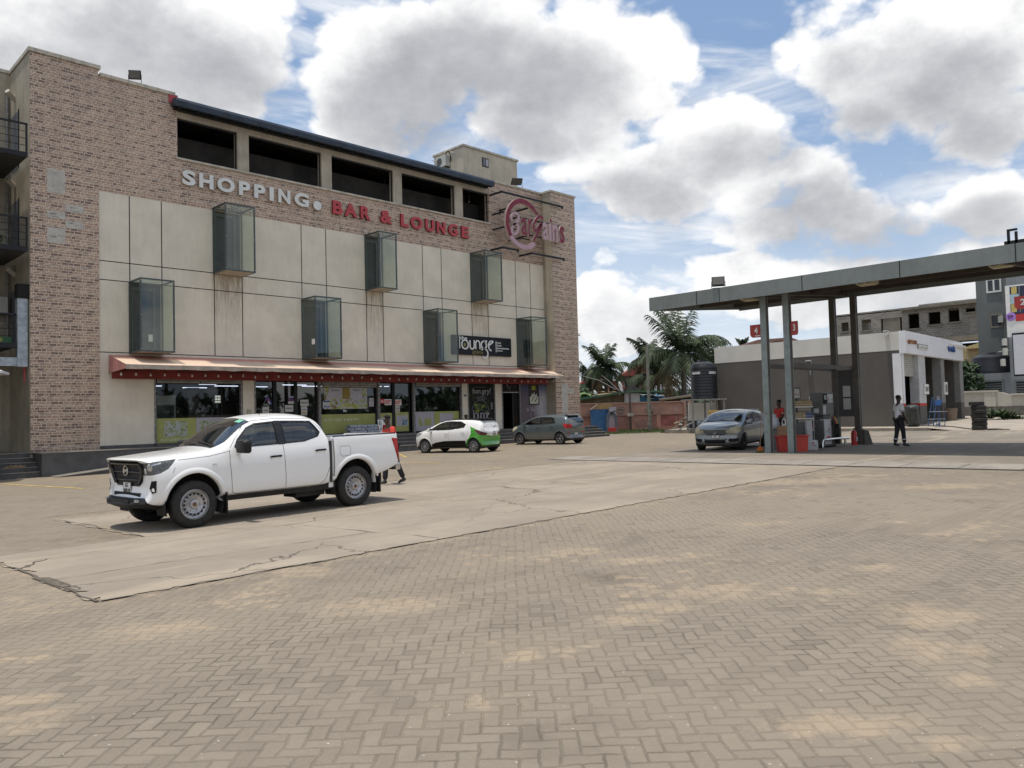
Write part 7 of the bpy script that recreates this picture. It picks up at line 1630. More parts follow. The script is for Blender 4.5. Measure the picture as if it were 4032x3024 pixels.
# ------------------------------------------------------------------ service garage
ROT = radians(3.4); GO = Vector((35.5, -17.25, 0)); MG = Matrix.Translation(GO) @ Matrix.Rotation(ROT, 4, 'Z')
def onG2(px, py):      # px -> (along front, z) on the garage front plane
    n = Vector((-sin(ROT), cos(ROT), 0)); r = ray(px, py); k = (GO - CAMP).dot(n) / r.dot(n); p = CAMP + r * k - GO; return p.x * cos(ROT) + p.y * sin(ROT), p.z
z6 = lambda x, y: (3400 + x / 3.456, 1300 + y / 3.456)
G = thing('service_garage', 'low grey and white service garage with three open bays', 'garage', tuple(GO) ); G.rotation_euler.z = 0
MI = Matrix.Translation(-GO); MGl = Matrix.Rotation(ROT, 4, 'Z')
M_GDK = mat('garage_dark', (.098, .090, .082), .8, var=.10, scale=.7, streak=.12); M_GWH = mat('garage_white', (.60, .59, .55), .7, var=.05, scale=1); M_GFW = mat('garage_fascia', (.72, .73, .76), .5, var=.05, scale=1.5, streak=.06)
X = lambda p: onG2(*z6(p, 600))[0]
xe = onG2(*z6(1305, 415))[0]
mb = MB(); mb.mt(M_GDK); mb.box(0, .3, 0, 10.9, .3, 4.53); mb.mt(M_GWH); mb.box(-.01, .3, .0, 10.9, 4.53, 5.5); mb.build('side_wall', G)
mb = MB(); mb.mt(M_GDK); mb.box(.31, xe, 10.6, 10.89, .3, 5.4); mb.box(xe - .3, xe, .3, 10.6, .3, 5.4, M=MGl); mb.mt(mat('bay_wall', (.22, .20, .17), .85, var=.15, streak=.3)); 
for a, b_ in ((835, 1000), (1095, 1240)): mb.box(X(a) , X(b_) + 1.2, 3.9, 4.1, .5, 4.4, M=MGl)
mb.mt(M_GWH); mb.box(.3, xe - .1, .3, 10.6, 5.15, 5.3); mb.build('rear_wall', G)
mb = MB(); mb.mt(M_GFW); mb.box(-.02, xe + .02, -.22, .1, 4.36, 5.52, M=MGl); mb.build('fascia', G)
mb = MB(); mb.mt(M_GWH)
pill = [(510, 565), (745, 838), (1050, 1098), (1305, 1350)]
for k, (a, b_) in enumerate(pill):
    a, b_ = X(a), X(b_); mb = MB()
    if k == 0: a, b_ = .001, .30
    mb.mt(M_GFW if k < 1 else M_PUMPW if k == 1 else mat('pillar_grey', (.22, .22, .22), .7)); mb.box(a, b_ if k else b_, -.02, .45, 1.75, 4.36, M=MGl); mb.mt(M_GDK); mb.box(a, b_, -.02, .45, .3, 1.60, M=MGl); mb.mt(M_SIGNRED if k < 2 else M_GDK); mb.box(a, b_, -.02, .45, 1.60, 1.75, M=MGl); mb.build('pillar', G)
a, b_ = .30, X(745)
mb = MB(); mb.mt(mat('shutter_cream', (.42, .42, .38), .5, var=.08))
for k in range(12): mb.prism([(.25, 3.2 + k * .1), (.21, 3.22 + k * .1), (.21, 3.27 + k * .1), (.25, 3.3 + k * .1)], 'x', a, b_, MGl)
mb.mt(M_BLACK); mb.box(a, b_, .30, .34, 3.2, 4.4, M=MGl)
mb.build('roller_door', G); mb = MB(); mb.mt(mat('bay_inner', (.13, .125, .12), .8, var=.1)); mb.box(a, b_, 4.5, 4.6, 1.7, 4.2, M=MGl); mb.mt(M_SIGNRED); mb.box(a, b_ + .6, 4.48, 4.6, 1.55, 1.7, M=MGl); mb.mt(M_DARKROOM); mb.box(a, b_ + .6, 4.45, 4.6, .4, 1.55, M=MGl); mb.box(.3, b_ + 1.2, .5, 4.5, 4.4, 4.5, M=MGl); mb.box(b_ + .6, b_ + .8, .5, 4.5, .4, 4.4, M=MGl); mb.build('bay_interior', G)
mb = MB(); mb.mt(mat('floor_bay', (.25, .23, .20), .85)); mb.box(.3, xe - .3, .0, 10.6, .3, .66, M=MGl); mb.build('bay_floor', G)
# fascia lettering and wall bits
def gtext(s, p0, p1, m, name='lettering', bold=.03, par=G):
    xm = (p0[0] + p1[0]) / 2; x0 = onG2(*z6(*p0))[0]; x1 = onG2(*z6(*p1))[0]; z1 = onG2(*z6(xm, p0[1]))[1]; z0 = onG2(*z6(xm, p1[1]))[1]; mb = MB(); mb.mt(m); fit_text(mb, s, x0, x1, z0, z1, -.29, .06, bold, M=MGl); return mb.build(name, par)
gtext('QUARTZ', (532, 140), (655, 200), mat('rust_letter', (.26, .12, .05), .7, var=.3, scale=9)); 
x0, z1 = onG2(*z6(665, 185)); x1, z0 = onG2(*z6(808, 290)); mb = MB(); mb.mt(mat('grey_panel', (.26, .27, .27), .5)); mb.box(x0, x1, -.26, -.225, z0 + .06, z1, M=MGl); mb.build('panel', G)
gtext('autoservice', (682, 210), (790, 238), M_LETW); gtext('oil change', (682, 242), (795, 272), M_LETW); gtext('wash', (1082, 210), (1180, 298), mat('blue_letter', (.02, .07, .26), .5), bold=.06)
for (p0, p1) in (((808, 735), (868, 872)), ((1078, 705), (1126, 878))):
    x0, z1 = onG2(*z6(*p0)); x1, z0 = onG2(*z6(*p1)); mb = MB(); mb.mt(M_WHITE); mb.box(x0, x1, -.10, -.03, z0, z1, M=MGl); f_ = mb.build('wall_frame', G); mb = MB(); mb.mt(mat('frame_inner', (.20, .21, .19), .3)); mb.box(x0 + .12, x1 - .12, -.11, -.102, z0 + .15, z1 - .15, M=MGl); mb.build('inset', f_)
t = thing('wall_lamp', 'grey street lamp head fixed to the dark garage wall', 'wall lamp', (35.46, onX(3186, 1430, 35.4)[0], 4.0)); mb = MB(); mb.mt(mat('lamp_grey', (.33, .34, .35), .4)); R_ = Matrix.Rotation(radians(60), 4, 'Y'); mb.box(-.35, .15, -.16, .16, -.03, .03, R_); mb.tube([(0, 0, -.1), (.05, 0, -.5)], .04, 6); mb.build('head', t, bevel=.01); mb = MB(); mb.mt(M_PAPER); mb.box(-.30, .05, -.12, .12, .031, .035, R_); mb.mt(M_GDK); mb.box(-.30, .05, -.12, .12, -.036, -.031, R_); mb.build('lens', t)
camera_cctv('cream security camera on the corner of the garage roof', (35.35, -16.6, 5.42), radians(-80), 2.2)
# apron and kerb
mb = MB(); mb.mt(mat('apron_concrete', (.38, .335, .28), .9, var=.12, scale=.8, fine=.2, streak=.0))
A_ = [(33.5, -18.9), (33.5, -4), (35.6, -4), (50, -4), (60, -16), (49, -20.5), (38, -20.6), (35.6, -20.4)]; zA = [.54, .54, .60, .66, .9, .74, .60, .50]
I_ = [mb.bm.verts.new((x, y, z)) for (x, y), z in zip(A_, zA)]; C_ = mb.bm.verts.new((42, -14, .66))
for i in range(8): mb.face([I_[i], I_[(i + 1) % 8], C_])
O2 = [mb.bm.verts.new((x, y, gz(x, y) + .006)) for x, y in ((66, -14), (60, -24), (52, -25), (40, -24), (36, -22.4), (33.6, -20.2))]
for a_, b_ in (((I_[4], O2[0]), (I_[4], O2[1])), ((I_[4], O2[1]), (I_[5], O2[2])), ((I_[5], O2[2]), (I_[6], O2[3])), ((I_[6], O2[3]), (I_[7], O2[4])), ((I_[7], O2[4]), (I_[0], O2[5]))):
    q_ = [a_[0], a_[1], b_[1]] + ([b_[0]] if b_[0] is not a_[0] else []); mb.face(q_)
struct(mb.build('garage_apron'))
mb = MB(); mb.mt(mat('kerb_concrete', (.24, .215, .185), .9, var=.2, scale=2, bump=.3))
for k in range(15): mb.box(33.34, 33.5, -4 - k - .985, -4 - k, .25, .545)
mb.box(33.34, 34.6, -19.1, -18.99, .25, .48); struct(mb.build('garage_kerb'))
# hose, tyre stack, stand, black sack
mb = MB(); mb.mt(M_BLACK); mb.tube([(35.7, -17.6, .62), (35.2, -18.6, .60), (34.9, -19.6, .56), (34.5, -20.6, .44), (34.9, -21.6, .43), (34.4, -22.2, .42), (34.0, -21.4, .42)], .022, 6); tag(mb.build('air_hose'), 'black air hose trailing over the garage apron to the tyre stack', 'hose')
p = onG(3857, 1694); r = .325; rnd = random.Random(9)
for k in range(7):
    mb = MB(); mb.mt(M_RUBBER); mb.lathe([(.20, .02), (.24, .0), (.29, .0), (.325, .03), (.325, .16), (.29, .19), (.24, .19), (.20, .17), (.185, .10), (.20, .02)], seg=28); mb.mt(M_BLACK); mb.lathe([(.19, .08), (0, .08)], seg=20)
    o = mb.build('tyre', None, smooth=35, loc=(p.x + (.02 if k % 2 else 0), p.y + rnd.uniform(-.03, .03) + (.05 if k == 6 else 0), gz(p.x, p.y) + .012 + k * .192))
    tag(o, ['bottom tyre of the tall stack by the garage', 'second tyre from the bottom of the tall stack', 'third tyre from the bottom of the tall stack', 'middle tyre of the tall stack', 'third tyre from the top of the tall stack', 'second tyre from the top of the tall stack', 'topmost tyre of the tall stack by the garage'][k], 'tyre', 'tyres stacked by the garage')
b0 = at(*z6(1005, 1290), 39); t = thing('display_stand', 'blue wheeled tool stand with two shelves on the garage apron', 'stand', (b0.x, b0.y, .585), radians(-40)); M_BLUE = mat('stand_blue', (.04, .09, .20), .5); M_BL2 = mat('stand_bright', (.03, .12, .36), .5)
mb = MB(); mb.mt(M_BLUE)
for x, z, x2, z2 in ((-.32, 0, -.02, 1.45), (-.02, 0, .03, 1.45)): mb.tube([(x, -.15, z), (x2, -.15, z2)], .02, 6); mb.tube([(x, .25, z), (x2, .25, z2)], .02, 6)
for x in (.02, .28): mb.tube([(x, -.15, .0), (x + .03, -.15, .2), (x, -.15, .38), (x + .06, -.15, .62)], .018, 6)
mb.tube([(-.34, -.15, .02), (.32, -.15, .02)], .018, 6); mb.tube([(-.34, .25, .02), (.32, .25, .02)], .018, 6); mb.build('frame', t)
mb = MB(); mb.mt(mat('shelf_pale', (.35, .40, .48), .5)); mb.box(-.22, .42, -.18, .28, .70, .725); mb.box(-.28, .34, -.18, .28, .34, .365); mb.build('shelf', t); mb = MB(); mb.mt(M_BL2); mb.box(-.14, .14, -.18, -.10, 1.02, 1.26); mb.box(.14, .22, -.16, -.1, 1.2, 1.32); mb.build('tool_tray', t)
mb = MB(); mb.mt(M_PAPER); mb.box(-.05, .07, -.16, -.14, 1.28, 1.46); mb.build('card', t)
t = thing('white_bundle', 'white plastic bundle on the ground behind the blue stand', 'bundle', (b0.x + .45, b0.y + .1, .59)); mb = MB(); mb.mt(M_WHITE); leafball(mb, (0, 0, .1), (.2, .15, .1), 40, .1, random.Random(3)); mb.build('bundle', t)
b0 = at(*z6(680, 1235), 40.2); t = thing('wrapped_drum', 'tall drum wrapped in black plastic leaning by the first garage bay', 'drum', (b0.x, b0.y, .60)); mb = MB(); mb.mt(mat('black_plastic', (.035, .042, .040), .35, var=.4, scale=6, bump=.8)); R_ = Matrix.Rotation(radians(-9), 4, 'Y'); mb.lathe([(0, 0), (.30, 0), (.33, .3), (.30, .8), (.33, 1.0), (.2, 1.08), (0, 1.02)], seg=12, M=R_); mb.build('drum', t, smooth=True)
b0 = at(*z6(1180, 1160), 47); t = thing('brown_basket', 'brown tub standing in the last garage bay', 'tub', (b0.x, b0.y, .72)); mb = MB(); mb.mt(mat('tub_brown', (.20, .15, .11), .8)); mb.lathe([(0, 0), (.34, 0), (.40, .68), (.36, .68), (.32, .1), (0, .1)]); mb.build('tub', t)
p = onG(3400 + 1000 / 3.456, 1300 + 1588 / 3.456)

# ------------------------------------------------------------------ right-hand background
def facerect(mb, X_, p0, p1, d=0.0, th=.08):
    y0, za = onX(p0[0], p0[1], X_); y1, zb_ = onX(p1[0], p1[1], X_); mb.box(X_ - d - th, X_ - d, min(y0, y1), max(y0, y1), min(za, zb_), max(za, zb_))
def blocks():
    m, N, b = newmat('block_wall'); tc = N.node('ShaderNodeTexCoord').outputs['Object']; s = N.sep(tc)
    br = N.node('ShaderNodeTexBrick'); N.l.new(N.comb(N.m('ADD', s[0], s[1]), s[2], 0.0), br.inputs['Vector']); br.inputs['Scale'].default_value = 1.0; br.inputs['Brick Width'].default_value = .46; br.inputs['Row Height'].default_value = .23; br.inputs['Mortar Size'].default_value = .022
    br.inputs['Color1'].default_value = (.17, .16, .145, 1); br.inputs['Color2'].default_value = (.26, .245, .215, 1); br.inputs['Mortar'].default_value = (.33, .31, .28, 1)
    n = N.noise(tc, .5, 5, .6); N.l.new(N.mix(N.m('MULTIPLY', N.ss(n, .45, .7), .4), br.outputs[0], (.11, .105, .09)), b.inputs['Base Color']); b.inputs['Roughness'].default_value = .95; return m
M_BLOCK = blocks(); M_RAW = mat('raw_concrete', (.19, .175, .145), .9, var=.2, scale=.6, streak=.4)
zz4 = lambda x, y: (3000 + x / 3.687, 1050 + y / 3.687); zz5 = lambda x, y: (3500 + x / 4.147, 850 + y / 4.147)
U = thing('unfinished_building', 'unfinished grey block building with empty window openings behind the garage', 'building'); XU = 78.0
mb = MB(); mb.mt(M_BLOCK)
ytop = onX(*zz5(900, 1405), XU)[1]
def yz(px, py): return onX(px, py, XU)
yl = yz(*zz4(1075, 705))[0]; yr = yz(*zz5(1415, 1340))[0] - 6
zc = {k: yz(*v)[1] for k, v in dict(topl=zz4(1300, 680), topr=zz5(900, 1405), w1t=zz4(1515, 775), w1b=zz4(1515, 915), base=zz4(1500, 1400), band=z6(900, -90)).items()}
segs = [(zz4(1150, 815), zz4(1262, 935)), (zz4(1445, 775), zz4(1590, 918)), (zz4(1725, 760), zz4(2040, 960)), (zz5(312, 1600), zz5(500, 1830)), (zz5(640, 1580), zz5(845, 1760)), (zz5(965, 1520), zz5(1155, 1720)), (zz5(1250, 1500), zz5(1410, 1560))]
wins = []
for p0, p1 in segs:
    y0, za = yz(*p0); y1, zb2 = yz(*p1); wins.append((max(y0, y1), min(y0, y1), zb2, za))
zt = zc['topl']; ztr = zc['topr']; zlow = min(w[2] for w in wins) - .9
y = yl
for (a, b_, c, d) in wins:
    top = zt if y > yz(*zz5(205, 1500))[0] else ztr
    mb.box(XU, XU + .3, a, y, zlow, top); mb.box(XU, XU + .3, b_, a, zlow, c); mb.box(XU, XU + .3, b_, a, d, top); y = b_
mb.box(XU, XU + .3, yr, y, zlow, ztr); mb.box(XU, XU + 10, yl, yl + .3, -1, zt); mb.box(XU + .01, XU + .29, yz(*zz5(205, 1500))[0], yl, -1, zlow)
mb.build('block_wall', U)
mb = MB(); mb.mt(M_RAW); mb.box(XU - 1.6, XU + .3, yr, yl + .0, zlow - .5, zlow); ys_ = yz(*zz5(205, 1500))[0]; mb.box(XU - .6, XU + .3, yr, ys_, wins[3][3] + .35, wins[3][3] + .6)
for (a, b_, c, d) in wins: mb.box(XU - .12, XU, b_ - .15, a + .15, c - .15, c); 
for k in range(5): mb.box(XU + .04, XU + .28, wins[2][1] + .2 + k * .0, wins[2][1] + 1.9, wins[2][2], wins[2][3]) if k == 0 else None
for k in range(9): yk = ys_ + .5 - k * 2.9; mb.box(XU - 1.4, XU - .9, yk - .28, yk + .28, -.5, zlow - .5); mb.box(XU + 2, XU + 2.4, yk + .9, yk + 1.3, -.5, zlow - .5)
mb.box(XU, XU + 9, yr, yl, ztr - .4, ztr - .3)
mb.build('concrete_frame', U)
mb = MB(); mb.mt(M_DARKROOM); mb.box(XU + 4, XU + 4.2, yr, yl - 2.6, zlow, ztr - .5); mb.box(XU + 3, XU + 3.2, yr - 14, yl - 3, -1, zlow - .45); mb.build('interior', U)
mb = MB(); mb.mt(mat('prop_timber', (.22, .19, .15), .9)); rnd = random.Random(6)
for k in range(26): yk = yl - 3 - rnd.random() * (yl - yr - 3); mb.tube([(XU + rnd.uniform(-1, 3), yk, -.5), (XU + rnd.uniform(-1, 3), yk + rnd.uniform(-.6, .6), zlow - rnd.uniform(.5, 2.2))], .06, 4)
mb.build('props', U)
# grey apartment block
XG = 62.0; W = thing('grey_building', 'smooth grey building with white framed windows at the right edge', 'building'); M_GRY = mat('grey_render', (.135, .150, .148), .8, var=.12, scale=.5, streak=.15); M_GRY2 = mat('grey_render_light', (.20, .22, .235), .8, var=.12, scale=.5, streak=.3)
yL = onX(*z6(1560, 100), XG)[0]; yM = onX(*z6(1960, 300), XG)[0]
mb = MB(); mb.mt(M_GRY); mb.box(XG, XG + 12, yM - 14, yL, -.5, onX(3900, 1010, XG)[1]); mb.build('wall', W)
mb = MB(); mb.mt(M_GRY2); XA = 58.0; yA = onX(*z6(1455, 700), XA)[0]; zA_ = onX(*z6(1700, 590), XA)[1]; mb.box(XA, XG, yA - 12, yA, -.5, zA_); ya2 = onX(*z6(1985, 300), XA)[0]; mb.box(XA, XG, ya2 - 12, ya2 + .0, zA_, onX(4000, 985, XA)[1]); mb.build('annexe', W)
def win(p0, p1, X_, frame=M_WHITE, nm=2, grille=False):
    y0, z1 = onX(p0[0], p0[1], X_); y1, z0 = onX(p1[0], p1[1], X_); y0, y1 = min(y0, y1), max(y0, y1); mb = MB(); mb.mt(mat('far_pane', (.035, .042, .05), .15)); mb.box(X_ - .03, X_ - .004, y0, y1, z0, z1); p_ = mb.build('window', W)
    mb = MB(); mb.mt(frame); e = .12; mb.box(X_ - .09, X_ - .031, y0 - e, y1 + e, z1, z1 + e); mb.box(X_ - .09, X_ - .031, y0 - e, y1 + e, z0 - e, z0); mb.box(X_ - .09, X_ - .031, y0 - e, y0, z0, z1); mb.box(X_ - .09, X_ - .031, y1, y1 + e, z0, z1)
    if nm == 2: ym = (y0 + y1) / 2; mb.box(X_ - .09, X_ - .031, ym - .06, ym + .06, z0, z1)
    if grille:
        for k in range(4): zz_ = z0 + (z1 - z0) * (k + 1) / 5; mb.box(X_ - .06, X_ - .031, y0, y1, zz_ - .03, zz_ + .03)
    mb.build('frame', p_)
win(zz5(1615, 1060), zz5(1815, 1215), XG); win((3300 + 1338 / 2.212, 1050 + 428 / 2.212), (3300 + 1425 / 2.212, 1050 + 515 / 2.212), XG, M_RAW, 1)
win(z6(1630, 708), z6(1895, 850), XA, M_GRY, 1, True); win(z6(2080, 700), z6(2200, 860), XA, M_GRY, 1, True)
for k, (px, py, lab) in enumerate([(3300 + 1440 / 2.212, 1050 + 490 / 2.212, 'air conditioner beside the small dark window of the grey building'), (z6(1960, 215)[0], z6(0, 215)[1], 'air conditioner high on the narrow strip of the grey building'), (z6(1968, 350)[0], z6(0, 345)[1], 'air conditioner below another on the grey building strip'), (z6(1940, 490)[0], z6(0, 490)[1], 'air conditioner beside the black tank on the grey building')]):
    y, z = onX(px, py, XA if k else XG); ac_unit(lab, ((XA if k else XG) - .35, y + .1, z), radians(20), .85, 'air conditioners on the grey building')
y, z = onX(*z6(1730, 585), 59.5); t = thing('water_tank', 'squat black water tank on the annexe of the grey building', 'water tank', (60.0, y, zA_)); mb = MB(); mb.mt(mat('tank_black', (.010, .012, .018), .45)); mb.lathe([(r * .62, h * .66) for r, h in [(0, 0), (2.1, 0), (2.15, .4), (2.1, .5), (2.15, 1.0), (2.1, 1.1), (2.15, 1.7), (2.1, 1.9), (1.5, 2.25), (.5, 2.3), (.5, 2.45), (0, 2.45)]], seg=32); mb.build('body', t, smooth=35); mb = MB(); mb.mt(M_JAMB); mb.tube([(-.6, -.6, 1.6), (0, -2.6, 1.8)], .05, 6); mb.build('pipe', t)
# advertising board and blank board (standing in front of the grey building)
XB = 46.0; t = thing('advert_board', 'framed advertising board with red strip and purple badge at the right edge', 'billboard')
mb = MB(); mb.mt(M_WHITE); facerect(mb, XB, (3300 + 1455 / 2.212, 1050 + 170 / 2.212), (4180, 1050 + 580 / 2.212)); mb.build('board', t)
mb = MB(); facerect(mb.mt(mat('ad_navy', (.02, .025, .06), .4)), XB, (3300 + 1495 / 2.212, 1050 + 178 / 2.212), (4180, 1050 + 398 / 2.212), .081, .01); mb.build('picture', t)
mb = MB(); mb.mt(mat('ad_yellow', (.50, .40, .12), .5)); facerect(mb, XB, (3300 + 1510 / 2.212, 1050 + 180 / 2.212), (3300 + 1560 / 2.212, 1050 + 235 / 2.212), .092, .01); facerect(mb, XB, (3300 + 1510 / 2.212, 1050 + 330 / 2.212), (3300 + 1562 / 2.212, 1050 + 395 / 2.212), .092, .01); mb.mt(mat('ad_sky', (.35, .5, .55), .5)); facerect(mb, XB, (3300 + 1500 / 2.212, 1050 + 245 / 2.212), (3300 + 1580 / 2.212, 1050 + 320 / 2.212), .092, .01); mb.mt(M_SIGNRED); facerect(mb, XB, (3300 + 1550 / 2.212, 1050 + 415 / 2.212), (4180, 1050 + 442 / 2.212), .092, .01)
mb.mt(M_WHITE); facerect(mb, XB, (3300 + 1580 / 2.212, 1050 + 175 / 2.212), (3300 + 1590 / 2.212, 1050 + 398 / 2.212), .105, .01); y, z = onX(3300 + 1508 / 2.212, 1050 + 437 / 2.212, XB); mb.mt(mat('badge_purple', (.38, .22, .62), .5)); mb.lathe([(0, -.13), (.25, -.12), (.25, -.1)], (XB, y, z), 'x', 24); mb.mt(mat('purple', (.12, .03, .14), .6)); fit_text(mb, 'EP', .10, .40, .05, .25, 0, .01, .03, M=Matrix.Translation((XB - .14, y + .25, z - .15)) @ Matrix.Rotation(radians(-90), 4, 'Z')); mb.build('marks', t)
t = thing('blank_board', 'large blank white board low on the right edge', 'billboard'); mb = MB(); mb.mt(M_DKMET); facerect(mb, XB, z6(2030, 45), (4180, 1300 + 600 / 3.456), 0, .2); mb.build('frame', t); mb = MB(); mb.mt(mat('blank_white', (.58, .59, .64), .5, var=.03)); facerect(mb, XB, z6(2045, 70), (4180, 1300 + 575 / 3.456), .201, .02); mb.build('face', t); mb = MB(); mb.mt(M_JAMB); y, z = onX(4060, 1480, XB); mb.tube([(XB + .1, y, .3), (XB + .1, y, z)], .1, 8); mb.build('post', t)
# boundary wall
t = thing('boundary_wall', 'cream and grey boundary wall with stepped cap behind the tyre stack', 'wall'); XW = 53.0
mb = MB(); mb.mt(mat('wall_cream', (.46, .44, .385), .8, var=.06, streak=.15)); ya, za = onX(*z6(1345, 855), XW); yb_, _ = onX(*z6(1820, 850), XW); zm = onX(*z6(1500, 1045), XW)[1]; zc2 = onX(*z6(2000, 885), XW)[1]
mb.box(XW, XW + .25, yb_, ya + 3, zm, za); mb.box(XW, XW + .25, yb_ - 16, yb_ - .9, zm, zc2); mb.prism([(yb_, zm), (yb_, za), (yb_ - .3, za - .05), (yb_ - .6, zc2 + .08), (yb_ - .9, zc2), (yb_ - .9, zm)], 'x', XW, XW + .25); mb.box(XW - .08, XW + .3, yb_ + .1, yb_ + .8, zm, za); mb.build('upper_wall', t)
mb = MB(); mb.mt(MATS['wall_cream']); mb.box(XW - .12, XW + .35, yb_, ya + 3, za, za + .12); mb.box(XW - .12, XW + .35, yb_ - 16, yb_ - .8, zc2, zc2 + .12); mb.build('cap', t)
mb = MB(); mb.mt(mat('wall_grey_base', (.115, .105, .095), .85, var=.2, streak=.3)); mb.box(XW - .04, XW + .3, yb_ - 16, ya + 3, -.2, zm); mb.build('base_band', t)
# yellow roofed house and shrubs
t = thing('yellow_house', 'small cream house with yellow corrugated roof between the grey buildings', 'house'); XY = 72; ya, za = onX(*z6(1380, 232), XY); yb_, zb2 = onX(*z6(1570, 170), XY)
mb = MB(); mb.mt(mat('cream_house', (.40, .32, .18), .85, var=.2, streak=.3)); mb.box(XY + .6, XY + 6, yb_ - 4, ya + 1.6, 0, za); mb.build('wall', t); mb = MB(); mb.mt(mat('roof_yellow', (.52, .42, .20), .6, var=.15)); mb.prism([(ya, za), (yb_, zb2), (yb_ - 4, zb2 + .2), (yb_ - 4, za - .2), (ya, za - .15)], 'x', XY, XY + 6); mb.build('roof', t)
def shrub(label, c, r, n, ls, m, seed, name='shrub', group=None, cat='shrub'):
    t = thing(name, label, cat, c, 0, group); rnd = random.Random(seed); mb = MB()
    for k in range(5): mb.mt(MATS['trunk'] if 'trunk' in MATS else mat('trunk', (.13, .10, .075), .9, var=.3)); a = rnd.uniform(0, 6.28); mb.tube([(0, 0, -.1), (r[0] * .5 * cos(a), r[1] * .5 * sin(a), r[2] * 1.0)], [.04, .015], 5)
    mb.build('stem', t); mb = MB(); mb.mt(m)
    for k in range(9): a = rnd.uniform(0, 6.28); q = rnd.uniform(.2, .7); leafball(mb, (r[0] * q * cos(a), r[1] * q * sin(a), r[2] * rnd.uniform(.5, 1.4)), (r[0] * .45, r[1] * .45, r[2] * .42), n // 9, ls, rnd)
    mb.build('foliage', t); return t
p = at(*z6(1400, 700), 58); shrub('tall dark shrub between the garage end and the grey building', (p.x, p.y, .3), (1.1, 1.1, 2.6), 1900, .26, M_LEAF2, 21)
p = at(*z6(1500, 480), 60); shrub('dark tree top behind the far end of the garage', (p.x, p.y, 2.0), (1.3, 1.3, 1.6), 1300, .3, M_LEAF, 22)
def spiky(label, loc, r, n, seed, name='leafy_plant', group=None):
    t = thing(name, label, 'plant', loc, 0, group); rnd = random.Random(seed); mb = MB(); mb.mt(M_LEAF)
    for k in range(n):
        a = rnd.uniform(0, 6.28); L = r * rnd.uniform(.6, 1.1); up = rnd.uniform(.25, 1.0); d = Vector((cos(a), sin(a), 0)); b_ = Vector((rnd.uniform(-.3, .3), rnd.uniform(-.3, .3), 0)) * r; prev = None; s_ = d.cross(Vector((0, 0, 1))) * .035 * r
        for i in range(5): u = i / 4; c = b_ + d * L * u + Vector((0, 0, up * r * (u * 1.1 - u * u * .7))); w = s_ * (1.1 - u); q = (mb.bm.verts.new(c - w), mb.bm.verts.new(c + w)); prev and mb.face([prev[0], prev[1], q[1], q[0]]); prev = q
    mb.build('leaves', t); return t
for k, (x, y, r, lab) in enumerate([(1830, 1180, 1.3, 'larger spiky green plant at the foot of the boundary wall'), (1960, 1205, 1.1, 'spiky green plant right of the larger one by the boundary wall'), (2090, 1215, .8, 'small low plant at the right edge below the boundary wall'), (1720, 1205, .6, 'small low plant just right of the tyre stack')]):
    p = at(*z6(x, y), 46); spiky(lab, (p.x, p.y, p.z), r, 90, 30 + k, group='plants along the boundary wall')

# ------------------------------------------------------------------ left-hand background, beyond the parking
def VF(px, py, d, z=None):
    p = at(px, py, d)
    if z is not None: p.z = z
    return Matrix.Translation(p) @ Matrix.Rotation(radians(-44.96), 4, 'Z')
S_ = lambda px, d: px * d / FPX
DW = 56.0; p0 = at(2240, 1640, DW); gb = .40
t = thing('pink_wall', 'peeling pink boundary wall with faded painted adverts', 'wall', (p0.x, p0.y, gb), radians(-44.96))
WL = S_(2723 - 2240, DW); HT = at(2500, 1588, DW).z - gb; HM = at(2500, 1636, DW).z - gb
M_PNK = mat('pink_paint', (.46, .27, .215), .85, var=.18, scale=.9, streak=.35, dirt=(.30, .22, .17), bump=.2); M_PNK2 = mat('pink_lower', (.42, .22, .18), .85, var=.25, scale=1.3, streak=.5, dirt=(.34, .20, .16)); M_REDP = mat('red_panel_paint', (.36, .13, .12), .85, var=.3, scale=2, streak=.5, dirt=(.38, .16, .14))
mb = MB(); mb.mt(M_PNK); mb.box(0, WL, 0, .25, HM, HT); mb.box(WL - .55, WL, -.12, 0, 0, HT); mb.build('upper_wall', t)
mb = MB(); mb.mt(M_PNK2); mb.box(0, WL - .55, .05, .25, 0, HM); [mb.box(x, x + .28, -.02, .05, 0, HM) for x in (2.4, 4.4, 6.2)]; mb.box(WL - .55, WL, 0, .25, 0, HM); mb.build('lower_wall', t)
mb = MB(); mb.mt(M_REDP); mb.box(6.5, WL - .9, .042, .05, .25, HM - .05); mb.build('painted_panel', t)
mb = MB(); mb.mt(mat('wall_cap', (.40, .26, .20), .9, var=.2, scale=3)); mb.box(-.05, WL + .04, -.08, .33, HT, HT + .09); mb.mt(M_GAP); mb.box(.0, WL - .6, -.008, .0, HM - .02, HM + .012); mb.build('cap', t)
mb = MB(); mb.mt(mat('faded_mural', (.34, .25, .20), .85, var=.3, scale=5))
for cx_, w, m_ in ((S_(2446 - 2240, DW), .30, None), (S_(2558 - 2240, DW), .34, None)): mb.lathe([(0, -.012), (w, -.012)], (cx_, 0, HT - .48), 'y', 24, Matrix.Diagonal((1, 1, 1.0, 1)))
mb.mt(mat('mural_dark', (.12, .10, .10), .85, var=.4, scale=8))
for cx_ in (S_(2446 - 2240, DW), S_(2558 - 2240, DW)):
    rnd = random.Random(int(cx_ * 10)); [mb.lathe([(0, -.016), (rnd.uniform(.02, .055), -.016)], (cx_ + rnd.uniform(-.2, .2), -.001 * k, HT - .48 + rnd.uniform(-.22, .22)), 'y', 7) for k in range(9)]; stroke(mb, [(cx_ - .16, HT - .62), (cx_ - .05, HT - .68), (cx_ + .16, HT - .62)], .03, -.02, -.014)
